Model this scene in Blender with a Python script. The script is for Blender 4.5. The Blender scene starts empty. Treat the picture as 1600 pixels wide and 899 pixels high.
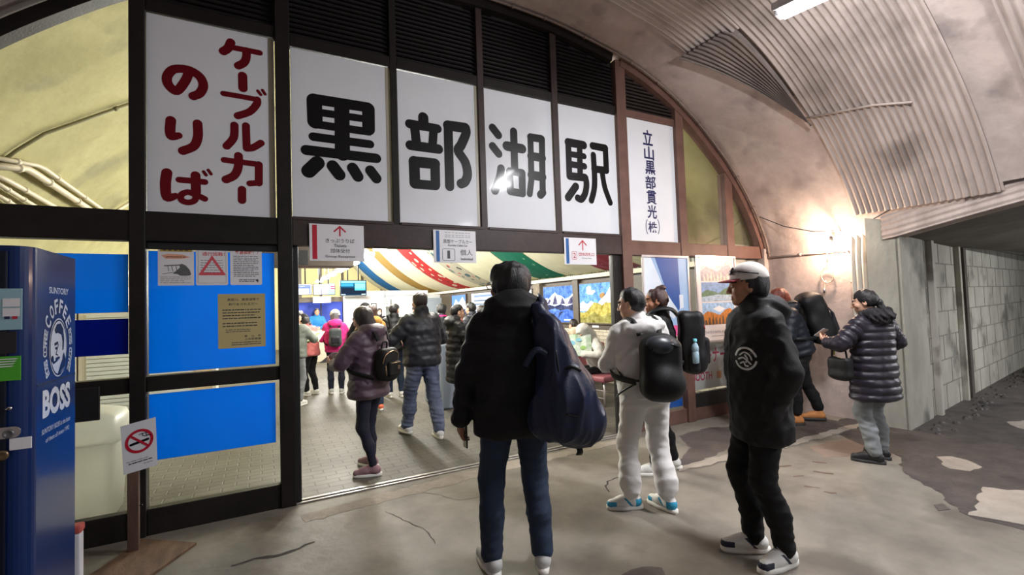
import bpy, bmesh, math, random
import numpy as np
from mathutils import Vector, Matrix
from mathutils.bvhtree import BVHTree

SC = bpy.context.scene
COL = SC.collection
random.seed(7)
PI = math.pi

# ------------------------------------------------------------------ camera, world, exposure
CAMZ = 1.56
FPX = 733.0                      # focal length in pixels of the 1600x899 frame
CAM_LOC = np.array([0.0, -4.294, CAMZ])


def _unit(v):
    return v / np.linalg.norm(v)


_X = _unit(np.array([2161. - 800, -(432. - 449.5), -FPX]))
_Y = _unit(np.array([406. - 800, -(490. - 449.5), -FPX]))
_Y = _unit(_Y - _X * np.dot(_X, _Y))
CAM_R = np.array([_X, _Y, np.cross(_X, _Y)])

cam_d = bpy.data.cameras.new('camera')
cam_d.sensor_fit = 'HORIZONTAL'
cam_d.sensor_width = 36.0
cam_d.lens = FPX / 1600 * 36.0
cam_d.clip_start = 0.05
cam_d.clip_end = 100
cam_o = bpy.data.objects.new('camera', cam_d)
COL.objects.link(cam_o)
cam_o.matrix_world = Matrix.Translation(Vector(CAM_LOC)) @ Matrix(CAM_R.tolist()).to_4x4()
SC.camera = cam_o

wd = bpy.data.worlds.new('world')
SC.world = wd
wd.use_nodes = True
wd.node_tree.nodes['Background'].inputs[0].default_value = (0.75, 0.80, 0.9, 1)
wd.node_tree.nodes['Background'].inputs[1].default_value = 0.12

SC.view_settings.view_transform = 'Standard'
SC.view_settings.look = 'None'
SC.view_settings.gamma = 1
SC.view_settings.use_curve_mapping = False
SC.view_settings.exposure = 1.35
SC.cycles.max_bounces = 8
SC.cycles.diffuse_bounces = 4
SC.cycles.transparent_max_bounces = 12
SC.cycles.sample_clamp_indirect = 4.0
SC.cycles.caustics_reflective = False
SC.cycles.caustics_refractive = False

# light levels (watts), used by the lamp builders below
LV_TUBE = 72.0        # fluorescent tubes of the outer tunnel
LV_BULB = 24.0        # naked bulb on the side wall
LV_HALL = 18.0        # each ceiling lamp of the hall
LV_PASSAGE = 85.0     # unseen lamp added in the side passage to light its block wall


def area_light(name, loc, rot, sx, sy, watts, colour, parent=None, spread=PI):
    l = bpy.data.lights.new(name, 'AREA')
    l.shape = 'RECTANGLE'
    l.size, l.size_y = sx, sy
    l.energy = watts
    l.color = colour
    l.spread = spread
    o = bpy.data.objects.new(name, l)
    COL.objects.link(o)
    o.location = loc
    o.rotation_euler = rot
    if parent:
        o.parent = parent
        o.matrix_parent_inverse = parent.matrix_basis.inverted()
    return o


# ------------------------------------------------------------------ unprojection helpers
def ray(px, py):
    return CAM_R @ np.array([px - 800., -(py - 449.5), -FPX])


def F(px, py, y=0.0):
    """point of the plane y = const seen at a photo pixel"""
    r = ray(px, py)
    return CAM_LOC + r * ((y - CAM_LOC[1]) / r[1])


def G(px, py, z=0.0):
    r = ray(px, py)
    return CAM_LOC + r * ((z - CAM_LOC[2]) / r[2])


def WX(px, py, x):
    r = ray(px, py)
    return CAM_LOC + r * ((x - CAM_LOC[0]) / r[0])


# ------------------------------------------------------------------ materials
def lin(c):
    out = []
    for v in c[:3]:
        v = v / 255.0
        out.append(v / 12.92 if v <= 0.04045 else ((v + 0.055) / 1.055) ** 2.4)
    return (*out, 1.0)


def mat(name, rgb, rough=0.6, var=0.12, scale=8.0, bump=0.0, bscale=40.0, metal=0.0,
        coat=0.0, sheen=0.0, emit=0.0, ergb=None, spec=0.5, rgb2=None, stretch=(1, 1, 1), trans=0.0, detail=4.0):
    m = bpy.data.materials.new(name)
    m.use_nodes = True
    nt = m.node_tree
    b = nt.nodes['Principled BSDF']
    b.inputs['Roughness'].default_value = rough
    b.inputs['Metallic'].default_value = metal
    b.inputs['Coat Weight'].default_value = coat
    b.inputs['Coat Roughness'].default_value = 0.08
    b.inputs['Sheen Weight'].default_value = sheen
    b.inputs['Specular IOR Level'].default_value = spec
    tc = nt.nodes.new('ShaderNodeTexCoord')
    mp = nt.nodes.new('ShaderNodeMapping')
    mp.inputs['Scale'].default_value = stretch
    nt.links.new(tc.outputs['Object'], mp.inputs['Vector'])
    c = lin(rgb)
    if var > 0 or rgb2:
        n = nt.nodes.new('ShaderNodeTexNoise')
        n.inputs['Scale'].default_value = scale
        n.inputs['Detail'].default_value = detail
        n.inputs['Roughness'].default_value = 0.6
        nt.links.new(mp.outputs[0], n.inputs['Vector'])
        r = nt.nodes.new('ShaderNodeValToRGB')
        r.color_ramp.elements[0].position = 0.3
        r.color_ramp.elements[1].position = 0.7
        c2 = lin(rgb2) if rgb2 else tuple(min(1, v * (1 + var)) for v in c[:3]) + (1,)
        c1 = c if rgb2 else tuple(v * (1 - var) for v in c[:3]) + (1,)
        r.color_ramp.elements[0].color = c1
        r.color_ramp.elements[1].color = c2
        nt.links.new(n.outputs[0], r.inputs[0])
        nt.links.new(r.outputs[0], b.inputs['Base Color'])
    else:
        b.inputs['Base Color'].default_value = c
    if bump > 0:
        n2 = nt.nodes.new('ShaderNodeTexNoise')
        n2.inputs['Scale'].default_value = bscale
        n2.inputs['Detail'].default_value = 3
        nt.links.new(mp.outputs[0], n2.inputs['Vector'])
        bp = nt.nodes.new('ShaderNodeBump')
        bp.inputs['Strength'].default_value = bump
        bp.inputs['Distance'].default_value = 0.01
        nt.links.new(n2.outputs[0], bp.inputs['Height'])
        nt.links.new(bp.outputs[0], b.inputs['Normal'])
    if emit > 0:
        b.inputs['Emission Color'].default_value = lin(ergb or rgb)
        b.inputs['Emission Strength'].default_value = emit
    return m


def nodes_of(m):
    nt = m.node_tree
    return nt, nt.nodes['Principled BSDF']


def film(name, rgb, trans=0.55, rough=0.35):
    """coloured translucent film stuck to a pane: diffuse front, lit through from the hall"""
    m = bpy.data.materials.new(name)
    m.use_nodes = True
    nt = m.node_tree
    b = nt.nodes['Principled BSDF']
    out = nt.nodes['Material Output']
    n = nt.nodes.new('ShaderNodeTexNoise')
    n.inputs['Scale'].default_value = 1.3
    tc = nt.nodes.new('ShaderNodeTexCoord')
    nt.links.new(tc.outputs['Object'], n.inputs['Vector'])
    r = nt.nodes.new('ShaderNodeValToRGB')
    c = lin(rgb)
    r.color_ramp.elements[0].color = tuple(v * 0.9 for v in c[:3]) + (1,)
    r.color_ramp.elements[1].color = tuple(min(1, v * 1.1) for v in c[:3]) + (1,)
    nt.links.new(n.outputs[0], r.inputs[0])
    nt.links.new(r.outputs[0], b.inputs['Base Color'])
    b.inputs['Roughness'].default_value = rough
    b.inputs['Coat Weight'].default_value = 0.15
    b.inputs['Coat Roughness'].default_value = 0.03
    t = nt.nodes.new('ShaderNodeBsdfTranslucent')
    nt.links.new(r.outputs[0], t.inputs['Color'])
    mx = nt.nodes.new('ShaderNodeMixShader')
    mx.inputs[0].default_value = trans
    nt.links.new(b.outputs[0], mx.inputs[1])
    nt.links.new(t.outputs[0], mx.inputs[2])
    nt.links.new(mx.outputs[0], out.inputs[0])
    return m


def glass(name, tint=(0.97, 0.98, 0.96), ior=1.3, gloss=1.0):
    m = bpy.data.materials.new(name)
    m.use_nodes = True
    nt = m.node_tree
    nt.nodes.remove(nt.nodes['Principled BSDF'])
    out = nt.nodes['Material Output']
    tr = nt.nodes.new('ShaderNodeBsdfTransparent')
    tr.inputs[0].default_value = (*tint, 1)
    gl = nt.nodes.new('ShaderNodeBsdfGlossy')
    gl.inputs['Roughness'].default_value = 0.02
    fr = nt.nodes.new('ShaderNodeFresnel')
    fr.inputs[0].default_value = ior
    mul = nt.nodes.new('ShaderNodeMath')
    mul.operation = 'MULTIPLY'
    mul.inputs[1].default_value = gloss
    nt.links.new(fr.outputs[0], mul.inputs[0])
    mx = nt.nodes.new('ShaderNodeMixShader')
    nt.links.new(mul.outputs[0], mx.inputs[0])
    nt.links.new(tr.outputs[0], mx.inputs[1])
    nt.links.new(gl.outputs[0], mx.inputs[2])
    nt.links.new(mx.outputs[0], out.inputs[0])
    return m


def emis(name, rgb, strength, var=0.0, scale=8.0):
    m = bpy.data.materials.new(name)
    m.use_nodes = True
    nt = m.node_tree
    nt.nodes.remove(nt.nodes['Principled BSDF'])
    e = nt.nodes.new('ShaderNodeEmission')
    c = lin(rgb)
    e.inputs[0].default_value = c
    e.inputs[1].default_value = strength
    if var:
        tc = nt.nodes.new('ShaderNodeTexCoord')
        n = nt.nodes.new('ShaderNodeTexNoise')
        n.inputs['Scale'].default_value = scale
        n.inputs['Detail'].default_value = 10
        n.inputs['Roughness'].default_value = 0.75
        nt.links.new(tc.outputs['Object'], n.inputs['Vector'])
        r = nt.nodes.new('ShaderNodeValToRGB')
        r.color_ramp.elements[0].position = 0.38
        r.color_ramp.elements[1].position = 0.62
        r.color_ramp.elements[0].color = tuple(v * (1 - 1.6 * var) for v in c[:3]) + (1,)
        r.color_ramp.elements[1].color = tuple(v * (1 - var * 0.1) + 0.25 * var for v in c[:3]) + (1,)
        nt.links.new(n.outputs[0], r.inputs[0])
        nt.links.new(r.outputs[0], e.inputs[0])
    nt.links.new(e.outputs[0], nt.nodes['Material Output'].inputs[0])
    return m


# ------------------------------------------------------------------ object helpers
def thing(name, label, cat, loc=(0, 0, 0), rz=0.0, group=None):
    o = bpy.data.objects.new(name, None)
    COL.objects.link(o)
    o.empty_display_size = 0.1
    o.location = loc
    o.rotation_euler = (0, 0, rz)
    # keep matrix_basis usable before any depsgraph update
    o['label'] = label
    o['category'] = cat
    if group:
        o['group'] = group
    return o


def tag(o, label, cat, group=None, kind=None):
    o['label'] = label
    o['category'] = cat
    if group:
        o['group'] = group
    if kind:
        o['kind'] = kind
    return o


def link_mesh(name, verts, faces, mats, parent=None, local=False, smooth=False, mi=None, structure=False):
    me = bpy.data.meshes.new(name)
    if isinstance(verts, np.ndarray):
        verts = verts.astype(float).tolist()
    if isinstance(faces, np.ndarray):
        faces = faces.tolist()
    me.from_pydata(verts, [], faces)
    if not isinstance(mats, (list, tuple)):
        mats = [mats]
    for m in mats:
        me.materials.append(m)
    if mi is not None:
        me.polygons.foreach_set('material_index', np.asarray(mi, dtype=np.int32))
    if smooth is True:
        me.polygons.foreach_set('use_smooth', np.ones(len(me.polygons), dtype=bool))
    elif isinstance(smooth, (list, np.ndarray)):
        me.polygons.foreach_set('use_smooth', np.asarray(smooth, dtype=bool))
    me.update()
    o = bpy.data.objects.new(name, me)
    COL.objects.link(o)
    if parent is not None:
        o.parent = parent
        if not local and parent.parent is None:
            o.matrix_parent_inverse = parent.matrix_basis.inverted()
    if structure:
        o['kind'] = 'structure'
    return o


class MB:
    """collects shapes into one mesh"""

    def __init__(s):
        s.v, s.f, s.s, s.m = [], [], [], []
        s.cm = 0

    def add(s, vs, fs, smooth=False, m=None):
        b = len(s.v)
        s.v += [tuple(float(c) for c in v) for v in vs]
        for f in fs:
            s.f.append(tuple(i + b for i in f))
            s.s.append(smooth)
            s.m.append(s.cm if m is None else m)
        return s

    def box(s, x0, x1, y0, y1, z0, z1, bev=0.0, M=None, m=None):
        x0, x1 = min(x0, x1), max(x0, x1)
        y0, y1 = min(y0, y1), max(y0, y1)
        z0, z1 = min(z0, z1), max(z0, z1)
        bm = bmesh.new()
        vs = [bm.verts.new((x, y, z)) for x in (x0, x1) for y in (y0, y1) for z in (z0, z1)]
        for q in ((0, 1, 3, 2), (4, 6, 7, 5), (0, 4, 5, 1), (2, 3, 7, 6), (0, 2, 6, 4), (1, 5, 7, 3)):
            bm.faces.new([vs[i] for i in q])
        if bev > 0:
            bev = min(bev, 0.45 * min(x1 - x0, y1 - y0, z1 - z0))
            bmesh.ops.bevel(bm, geom=bm.edges[:], offset=bev, segments=2, profile=0.5, affect='EDGES')
        bm.verts.index_update()
        vv = [v.co.copy() for v in bm.verts]
        if M is not None:
            vv = [M @ v for v in vv]
        ff = [[v.index for v in f.verts] for f in bm.faces]
        bm.free()
        return s.add(vv, ff, False, m)

    def prism(s, pts, d, m=None):
        """closed outline (3-D points, planar) extruded by vector d"""
        n = len(pts)
        a = [Vector(p) for p in pts]
        b = [p + Vector(d) for p in a]
        fs = [tuple(range(n)), tuple(range(2 * n - 1, n - 1, -1))]
        for i in range(n):
            j = (i + 1) % n
            fs.append((i, n + i, n + j, j))
        return s.add(a + b, fs, False, m)

    def tube(s, path, r, seg=8, cap=True, smooth=True, m=None, closed=False):
        path = [Vector(p) for p in path]
        n = len(path)
        rs = r if isinstance(r, (list, tuple)) else [r] * n
        vs, fs = [], []
        prev = None
        for i, p in enumerate(path):
            if closed:
                t = (path[(i + 1) % n] - path[i - 1]).normalized()
            else:
                t = (path[min(i + 1, n - 1)] - path[max(i - 1, 0)]).normalized()
            if prev is None:
                u = t.orthogonal().normalized()
            else:
                u = (prev - t * prev.dot(t))
                u = u.normalized() if u.length > 1e-6 else t.orthogonal().normalized()
            prev = u
            w = t.cross(u)
            for k in range(seg):
                a = 2 * PI * k / seg
                vs.append(p + (u * math.cos(a) + w * math.sin(a)) * rs[i])
        rng = n if closed else n - 1
        for i in range(rng):
            j2 = (i + 1) % n
            for k in range(seg):
                l = (k + 1) % seg
                fs.append((i * seg + k, i * seg + l, j2 * seg + l, j2 * seg + k))
        if cap and not closed:
            fs.append(tuple(range(seg - 1, -1, -1)))
            fs.append(tuple((n - 1) * seg + k for k in range(seg)))
        return s.add(vs, fs, smooth, m)

    def lathe(s, c, prof, seg=20, axis=(0, 0, 1), m=None, smooth=True):
        """profile of (radius, height) around an axis through c"""
        ax = Vector(axis).normalized()
        u = ax.orthogonal().normalized()
        w = ax.cross(u)
        c = Vector(c)
        vs, fs = [], []
        for (r, h) in prof:
            for k in range(seg):
                a = 2 * PI * k / seg
                vs.append(c + ax * h + (u * math.cos(a) + w * math.sin(a)) * max(r, 1e-4))
        for i in range(len(prof) - 1):
            for k in range(seg):
                l = (k + 1) % seg
                fs.append((i * seg + k, i * seg + l, (i + 1) * seg + l, (i + 1) * seg + k))
        fs.append(tuple(range(seg - 1, -1, -1)))
        fs.append(tuple((len(prof) - 1) * seg + k for k in range(seg)))
        return s.add(vs, fs, smooth, m)

    def build(s, name, mats, parent=None, structure=False, local=False):
        return link_mesh(name, s.v, s.f, mats, parent, local, s.s, s.m, structure)


# planar lettering: strokes as round-ended ribbons and text outlines, laid in a frame (origin, right, up, out)
class Frame:
    def __init__(s, o, u, v):
        s.o, s.u, s.v = Vector(o), Vector(u).normalized(), Vector(v).normalized()
        s.n = s.u.cross(s.v).normalized()

    def p(s, a, b, h=0.0):
        return s.o + s.u * a + s.v * b + s.n * h


def ribbon(mb, pts, w, fr, h, m=None, seg=10, sub=6, thick=0.002):
    """round ended stroke of width w through 2-D points (Catmull-Rom smoothed when sub > 1); w may be a list.
    One strip per stroke with mitred joints; every stroke of a mesh lies a hair above the one before it."""
    mb.ns = getattr(mb, 'ns', 0) + 1
    h = h + mb.ns * 6e-5
    P = [np.array(p, float) for p in pts]
    W = list(w) if isinstance(w, (list, tuple)) else [w] * len(P)
    closed = len(P) > 3 and np.linalg.norm(P[0] - P[-1]) < 1e-6
    Q, V_ = [], []
    if sub > 1 and len(P) > 2:
        for i in range(len(P) - 1):
            p0, p1, p2, p3 = P[max(i - 1, 0)], P[i], P[i + 1], P[min(i + 2, len(P) - 1)]
            for t in np.linspace(0, 1, sub, endpoint=False):
                Q.append(0.5 * ((2 * p1) + (-p0 + p2) * t + (2 * p0 - 5 * p1 + 4 * p2 - p3) * t * t + (-p0 + 3 * p1 - 3 * p2 + p3) * t ** 3))
                V_.append(W[i] * (1 - t) + W[i + 1] * t)
        Q.append(P[-1])
        V_.append(W[-1])
    else:
        Q, V_ = P, W
    q2, v2 = [Q[0]], [V_[0]]
    for a, b in zip(Q[1:], V_[1:]):
        if np.linalg.norm(a - q2[-1]) > 1e-5:
            q2.append(a)
            v2.append(b)
    Q, V_ = q2, v2
    n = len(Q)
    if n < 2:
        return
    if closed:
        Q, V_ = Q[:-1], V_[:-1]
        n -= 1
    L, Rr = [], []
    for i in range(n):
        if closed:
            d0, d1 = Q[i] - Q[i - 1], Q[(i + 1) % n] - Q[i]
        else:
            d0 = Q[i] - Q[max(i - 1, 0)] if i else Q[1] - Q[0]
            d1 = Q[i + 1] - Q[i] if i < n - 1 else Q[i] - Q[i - 1]
        d0, d1 = d0 / np.linalg.norm(d0), d1 / np.linalg.norm(d1)
        t = d0 + d1
        t = t / max(np.linalg.norm(t), 1e-6)
        nn = np.array([-t[1], t[0]])
        k = min(1.6, 1 / max(0.3, nn @ np.array([-d0[1], d0[0]])))
        L.append(Q[i] + nn * V_[i] / 2 * k)
        Rr.append(Q[i] - nn * V_[i] / 2 * k)
    vs = [fr.p(*p, h + i * 1.3e-5) for i, p in enumerate(L)] + [fr.p(*p, h + i * 1.3e-5) for i, p in enumerate(Rr)]
    fs = [(n + i, n + (i + 1) % n, (i + 1) % n, i) for i in range(n if closed else n - 1)]
    mb.add(vs, fs, False, m)
    if not closed:
        for (c, d, r, hh_) in ((Q[0], Q[0] - Q[1], V_[0] / 2, h), (Q[-1], Q[-1] - Q[-2], V_[-1] / 2, h + n * 1.3e-5)):
            a0 = math.atan2(d[1], d[0])
            pts_ = [fr.p(c[0] + r * math.cos(a0 - PI / 2 + PI * k / (seg + 2)), c[1] + r * math.sin(a0 - PI / 2 + PI * k / (seg + 2)), hh_) for k in range(seg + 3)]
            mb.add(pts_, [tuple(range(len(pts_)))], False, m)


_TXT = {}


def text_geo(body, offset=0.0, spacing=1.0):
    key = (body, offset, spacing)
    if key in _TXT:
        return _TXT[key]
    cu = bpy.data.curves.new('t', 'FONT')
    cu.body = body
    cu.size = 1.0
    cu.resolution_u = 3
    cu.offset = offset
    cu.space_character = spacing
    o = bpy.data.objects.new('t', cu)
    COL.objects.link(o)
    bpy.context.view_layer.update()
    dg = bpy.context.evaluated_depsgraph_get()
    me = bpy.data.meshes.new_from_object(o.evaluated_get(dg))
    v = np.array([tuple(x.co)[:2] for x in me.vertices]) if len(me.vertices) else np.zeros((0, 2))
    f = [tuple(p.vertices) for p in me.polygons]
    COL.objects.unlink(o)
    bpy.data.objects.remove(o)
    bpy.data.curves.remove(cu)
    bpy.data.meshes.remove(me)
    _TXT[key] = (v, f)
    return v, f


def put_text(mb, body, fr, x, y, height=None, width=None, h=0.002, m=None, align='C', offset=0.0, spacing=1.0, slant=0.0):
    """text box fitted so that its outline is `height` tall (and `width` wide when both given), centred/left at x, bottom at y"""
    v, f = text_geo(body, offset, spacing)
    if len(v) == 0:
        return
    lo, hi = v.min(0), v.max(0)
    sz = hi - lo
    if height is None:
        sx = sy = width / sz[0]
    else:
        sy = height / sz[1]
        sx = sy if width is None else width / sz[0]
    q = (v - lo) * np.array([sx, sy])
    q[:, 0] += slant * q[:, 1]
    wd_ = sz[0] * sx
    q[:, 0] += x - (wd_ / 2 if align == 'C' else (wd_ if align == 'R' else 0))
    q[:, 1] += y
    mb.add([fr.p(a, b, h) for a, b in q], f, False, m)


def poly2d(mb, pts, fr, h, m=None):
    mb.add([fr.p(a, b, h) for a, b in pts], [tuple(range(len(pts)))], False, m)


def rrect(x0, x1, y0, y1, r, n=4):
    out = []
    for cx, cy, a0 in ((x1 - r, y1 - r, 0), (x0 + r, y1 - r, 90), (x0 + r, y0 + r, 180), (x1 - r, y0 + r, 270)):
        for k in range(n + 1):
            a = math.radians(a0 + 90 * k / n)
            out.append((cx + r * math.cos(a), cy + r * math.sin(a)))
    return out
# ------------------------------------------------------------------ shared materials
M_STEEL = mat('brown_steel', (31, 27, 25), 0.5, 0.25, 6, 0.15, 60, spec=0.25)
M_STEEL_D = mat('brown_steel_door_lit', (62, 51, 49), 0.5, 0.2, 6, 0.12, 50, spec=0.3)  # same brown frame, lighter: stronger light at the doorway put into the colour
M_STEEL_R = mat('brown_steel_right_lit', (106, 79, 71), 0.5, 0.2, 5, 0.12, 50, spec=0.3)  # lightest copy of the frame brown: brighter light on the right painted in
M_LOUVRE = mat('louvre_black', (38, 34, 33), 0.6, 0.2, 10)
M_WHITE = mat('white_board', (225, 228, 233), 0.5, 0.02, 3, coat=0.16, spec=0.2)
M_PAPER = mat('white_paper', (228, 228, 232), 0.5, 0.02, 5)
M_GLASS = glass('window_glass', ior=1.22, gloss=0.8)
M_BLUE = film('blue_film', (0, 165, 250), 0.66)
M_NAVY = film('navy_film', (12, 54, 172), 0.55)
M_DARK = mat('dark_metal', (30, 30, 32), 0.4, 0.2, 8)
M_CABLE = mat('cable_grey', (92, 84, 80), 0.6, 0.15, 8)
M_CREAMPIPE = mat('cream_pipe', (196, 184, 160), 0.5, 0.1, 6)
M_CHROME = mat('chrome', (200, 200, 200), 0.2, 0, metal=1.0)


def concrete(name, rgb1, rgb2, scale, stretch, bump=0.35, spots=None, spot_rgb=None, rough=0.85):
    """weathered concrete: two noise octaves, streaks and blotches with a shape of their own"""
    m = mat(name, rgb1, rough, 0, bump=0.0)
    nt, b = nodes_of(m)
    tc = nt.nodes.new('ShaderNodeTexCoord')
    mp = nt.nodes.new('ShaderNodeMapping')
    mp.inputs['Scale'].default_value = stretch
    nt.links.new(tc.outputs['Object'], mp.inputs[0])
    n1 = nt.nodes.new('ShaderNodeTexNoise')
    n1.inputs['Scale'].default_value = scale
    n1.inputs['Detail'].default_value = 9
    n1.inputs['Roughness'].default_value = 0.65
    nt.links.new(mp.outputs[0], n1.inputs['Vector'])
    r1 = nt.nodes.new('ShaderNodeValToRGB')
    r1.color_ramp.elements[0].position = 0.34
    r1.color_ramp.elements[1].position = 0.68
    r1.color_ramp.elements[0].color = lin(rgb1)
    r1.color_ramp.elements[1].color = lin(rgb2)
    nt.links.new(n1.outputs[0], r1.inputs[0])
    last = r1.outputs[0]
    if spot_rgb:
        n2 = nt.nodes.new('ShaderNodeTexNoise')
        n2.inputs['Scale'].default_value = spots
        n2.inputs['Detail'].default_value = 7
        nt.links.new(tc.outputs['Object'], n2.inputs['Vector'])
        r2 = nt.nodes.new('ShaderNodeValToRGB')
        r2.color_ramp.elements[0].position = 0.56
        r2.color_ramp.elements[1].position = 0.68
        nt.links.new(n2.outputs[0], r2.inputs[0])
        mx = nt.nodes.new('ShaderNodeMixRGB')
        nt.links.new(r2.outputs[0], mx.inputs[0])
        nt.links.new(last, mx.inputs[1])
        mx.inputs[2].default_value = lin(spot_rgb)
        last = mx.outputs[0]
    nt.links.new(last, b.inputs['Base Color'])
    n3 = nt.nodes.new('ShaderNodeTexNoise')
    n3.inputs['Scale'].default_value = scale * 4
    n3.inputs['Detail'].default_value = 8
    nt.links.new(mp.outputs[0], n3.inputs['Vector'])
    bp = nt.nodes.new('ShaderNodeBump')
    bp.inputs['Strength'].default_value = bump
    bp.inputs['Distance'].default_value = 0.03
    nt.links.new(n3.outputs[0], bp.inputs['Height'])
    nt.links.new(bp.outputs[0], b.inputs['Normal'])
    return m


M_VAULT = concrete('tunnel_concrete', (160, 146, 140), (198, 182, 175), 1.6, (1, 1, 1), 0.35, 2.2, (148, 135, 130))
M_SHEET = concrete('corrugated_sheet', (150, 137, 130), (188, 174, 167), 1.2, (0.8, 3.0, 0.8), 0.1, 1.1, (128, 117, 111), rough=0.6)
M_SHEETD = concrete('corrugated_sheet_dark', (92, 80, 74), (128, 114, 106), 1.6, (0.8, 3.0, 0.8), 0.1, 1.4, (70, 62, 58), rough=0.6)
M_HALLV = concrete('hall_vault_paint', (148, 142, 98), (175, 168, 122), 1.1, (1, 1, 1), 0.45, 1.5, (134, 129, 96))
M_FLOOR = concrete('outer_concrete_floor', (108, 102, 93), (136, 130, 119), 1.8, (1, 1, 1), 0.25, 1.3, (95, 89, 81), rough=0.62)
M_ASPH = concrete('dark_asphalt', (58, 53, 51), (84, 77, 73), 5, (1, 1, 1), 0.5, 2.5, (46, 43, 42), rough=0.55)
M_PATCH = concrete('pale_concrete_patch', (132, 124, 114), (158, 149, 138), 3, (1, 1, 1), 0.4)
M_WET = concrete('damp_concrete', (72, 66, 64), (96, 88, 84), 3, (1, 1, 1), 0.25, rough=0.4)
M_RUST = concrete('rusty_stain', (118, 100, 88), (134, 118, 106), 3, (1, 1, 1), 0.2)
M_BLOCK = concrete('block_concrete', (146, 144, 133), (178, 176, 164), 2.0, (1, 1, 0.5), 0.35, 1.6, (104, 102, 94))
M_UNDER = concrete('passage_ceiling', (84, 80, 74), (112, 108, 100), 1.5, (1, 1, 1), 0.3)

# hall paving: worn setts
M_PAVE = mat('hall_paving', (140, 130, 120), 0.55, 0)
nt, b = nodes_of(M_PAVE)
tc = nt.nodes.new('ShaderNodeTexCoord')
mp = nt.nodes.new('ShaderNodeMapping')
mp.inputs['Rotation'].default_value = (0, 0, 0.0)
nt.links.new(tc.outputs['Object'], mp.inputs[0])
br = nt.nodes.new('ShaderNodeTexBrick')
br.inputs['Scale'].default_value = 1.0
br.inputs['Brick Width'].default_value = 0.21
br.inputs['Row Height'].default_value = 0.105
br.inputs['Mortar Size'].default_value = 0.008
br.inputs['Mortar Smooth'].default_value = 0.4
br.inputs['Color1'].default_value = lin((98, 95, 87))
br.inputs['Color2'].default_value = lin((90, 87, 79))
br.inputs['Mortar'].default_value = lin((79, 76, 70))
nt.links.new(mp.outputs[0], br.inputs[0])
nz = nt.nodes.new('ShaderNodeTexNoise')
nz.inputs['Scale'].default_value = 1.7
nz.inputs['Detail'].default_value = 8
nt.links.new(tc.outputs['Object'], nz.inputs[0])
mx = nt.nodes.new('ShaderNodeMixRGB')
mx.blend_type = 'MULTIPLY'
mx.inputs[0].default_value = 0.9
rr = nt.nodes.new('ShaderNodeValToRGB')
rr.color_ramp.elements[0].position = 0.3
rr.color_ramp.elements[0].color = (0.40, 0.39, 0.37, 1)
rr.color_ramp.elements[1].position = 0.62
rr.color_ramp.elements[1].color = (1, 1, 1, 1)
nt.links.new(nz.outputs[0], rr.inputs[0])
nt.links.new(br.outputs[0], mx.inputs[1])
nt.links.new(rr.outputs[0], mx.inputs[2])
nt.links.new(mx.outputs[0], b.inputs['Base Color'])
bp = nt.nodes.new('ShaderNodeBump')
bp.inputs['Strength'].default_value = 0.5
bp.inputs['Distance'].default_value = 0.01
bp.invert = True
nt.links.new(br.outputs['Fac'], bp.inputs['Height'])
nt.links.new(bp.outputs[0], b.inputs['Normal'])

# ------------------------------------------------------------------ tunnel vault
XC = 2.03
_PA = [(0, 4.72), (0.5, 4.705), (1, 4.66), (1.85, 4.50), (2.4, 4.31), (2.84, 4.08), (3.25, 3.79), (3.7, 3.40), (4.1, 2.93), (4.38, 2.45), (4.47, 2.15), (4.49, 1.8), (4.5, 0.0)]


def arch_half(n=60):
    """dense half profile (dx, z) from the crown to the foot, Catmull-Rom through the measured points"""
    P = [np.array(p) for p in _PA]
    out = []
    for i in range(len(P) - 1):
        p0 = P[i - 1] if i else np.array([-P[1][0], P[1][1]])
        p1, p2, p3 = P[i], P[i + 1], P[min(i + 2, len(P) - 1)]
        for t in np.linspace(0, 1, 6, endpoint=False):
            out.append(0.5 * ((2 * p1) + (-p0 + p2) * t + (2 * p0 - 5 * p1 + 4 * p2 - p3) * t * t + (-p0 + 3 * p1 - 3 * p2 + p3) * t ** 3))
    out.append(P[-1])
    return np.array(out)


AH = arch_half()
PROF = np.array([(XC - d, z) for d, z in AH[::-1]] + [(XC + d, z) for d, z in AH[1:]])      # left foot -> crown -> right foot
_seg = np.linalg.norm(np.diff(PROF, axis=0), axis=1)
_tan = np.gradient(PROF, axis=0)
_tan /= np.linalg.norm(_tan, axis=1)[:, None]
NRM_IN = np.stack([_tan[:, 1], -_tan[:, 0]], 1)                                            # pointing to the inside


def arch_z(x):
    d = abs(x - XC)
    return float(np.interp(d, AH[:60, 0], AH[:60, 1])) if d < 4.47 else 2.15


def V(px, py, off=0.0):
    """vault point seen at a photo pixel"""
    r = ray(px, py)
    for t in np.linspace(.0008, .03, 9000):
        q = CAM_LOC + r * t
        d = abs(q[0] - XC)
        if d >= 4.5 or q[2] >= np.interp(d, AH[:, 0], AH[:, 1]):
            break
    i = np.argmin((PROF[:, 0] - q[0]) ** 2 + (PROF[:, 1] - q[2]) ** 2)
    n = NRM_IN[i]
    return np.array([q[0] + n[0] * off, q[1], q[2] + n[1] * off])


def extrude_profile(name, prof, ys, mat_, skip=None, thick=0.25, structure=True):
    n = len(prof)
    vs, fs = [], []
    for y in ys:
        for (x, z) in prof:
            vs.append((x, y, z))
    for j in range(len(ys) - 1):
        for i in range(n - 1):
            if skip and skip(prof[i], prof[i + 1], ys[j], ys[j + 1]):
                continue
            fs.append((j * n + i, j * n + i + 1, (j + 1) * n + i + 1, (j + 1) * n + i))
    return link_mesh(name, vs, fs, mat_, smooth=True, structure=structure)


def lintel_z(y):
    """top edge of the side passage's opening: rises from the corner towards the camera"""
    t = max(0.0, -1.6 - y)
    return 2.30 + 0.205 * t - 0.012 * t * t


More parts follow.
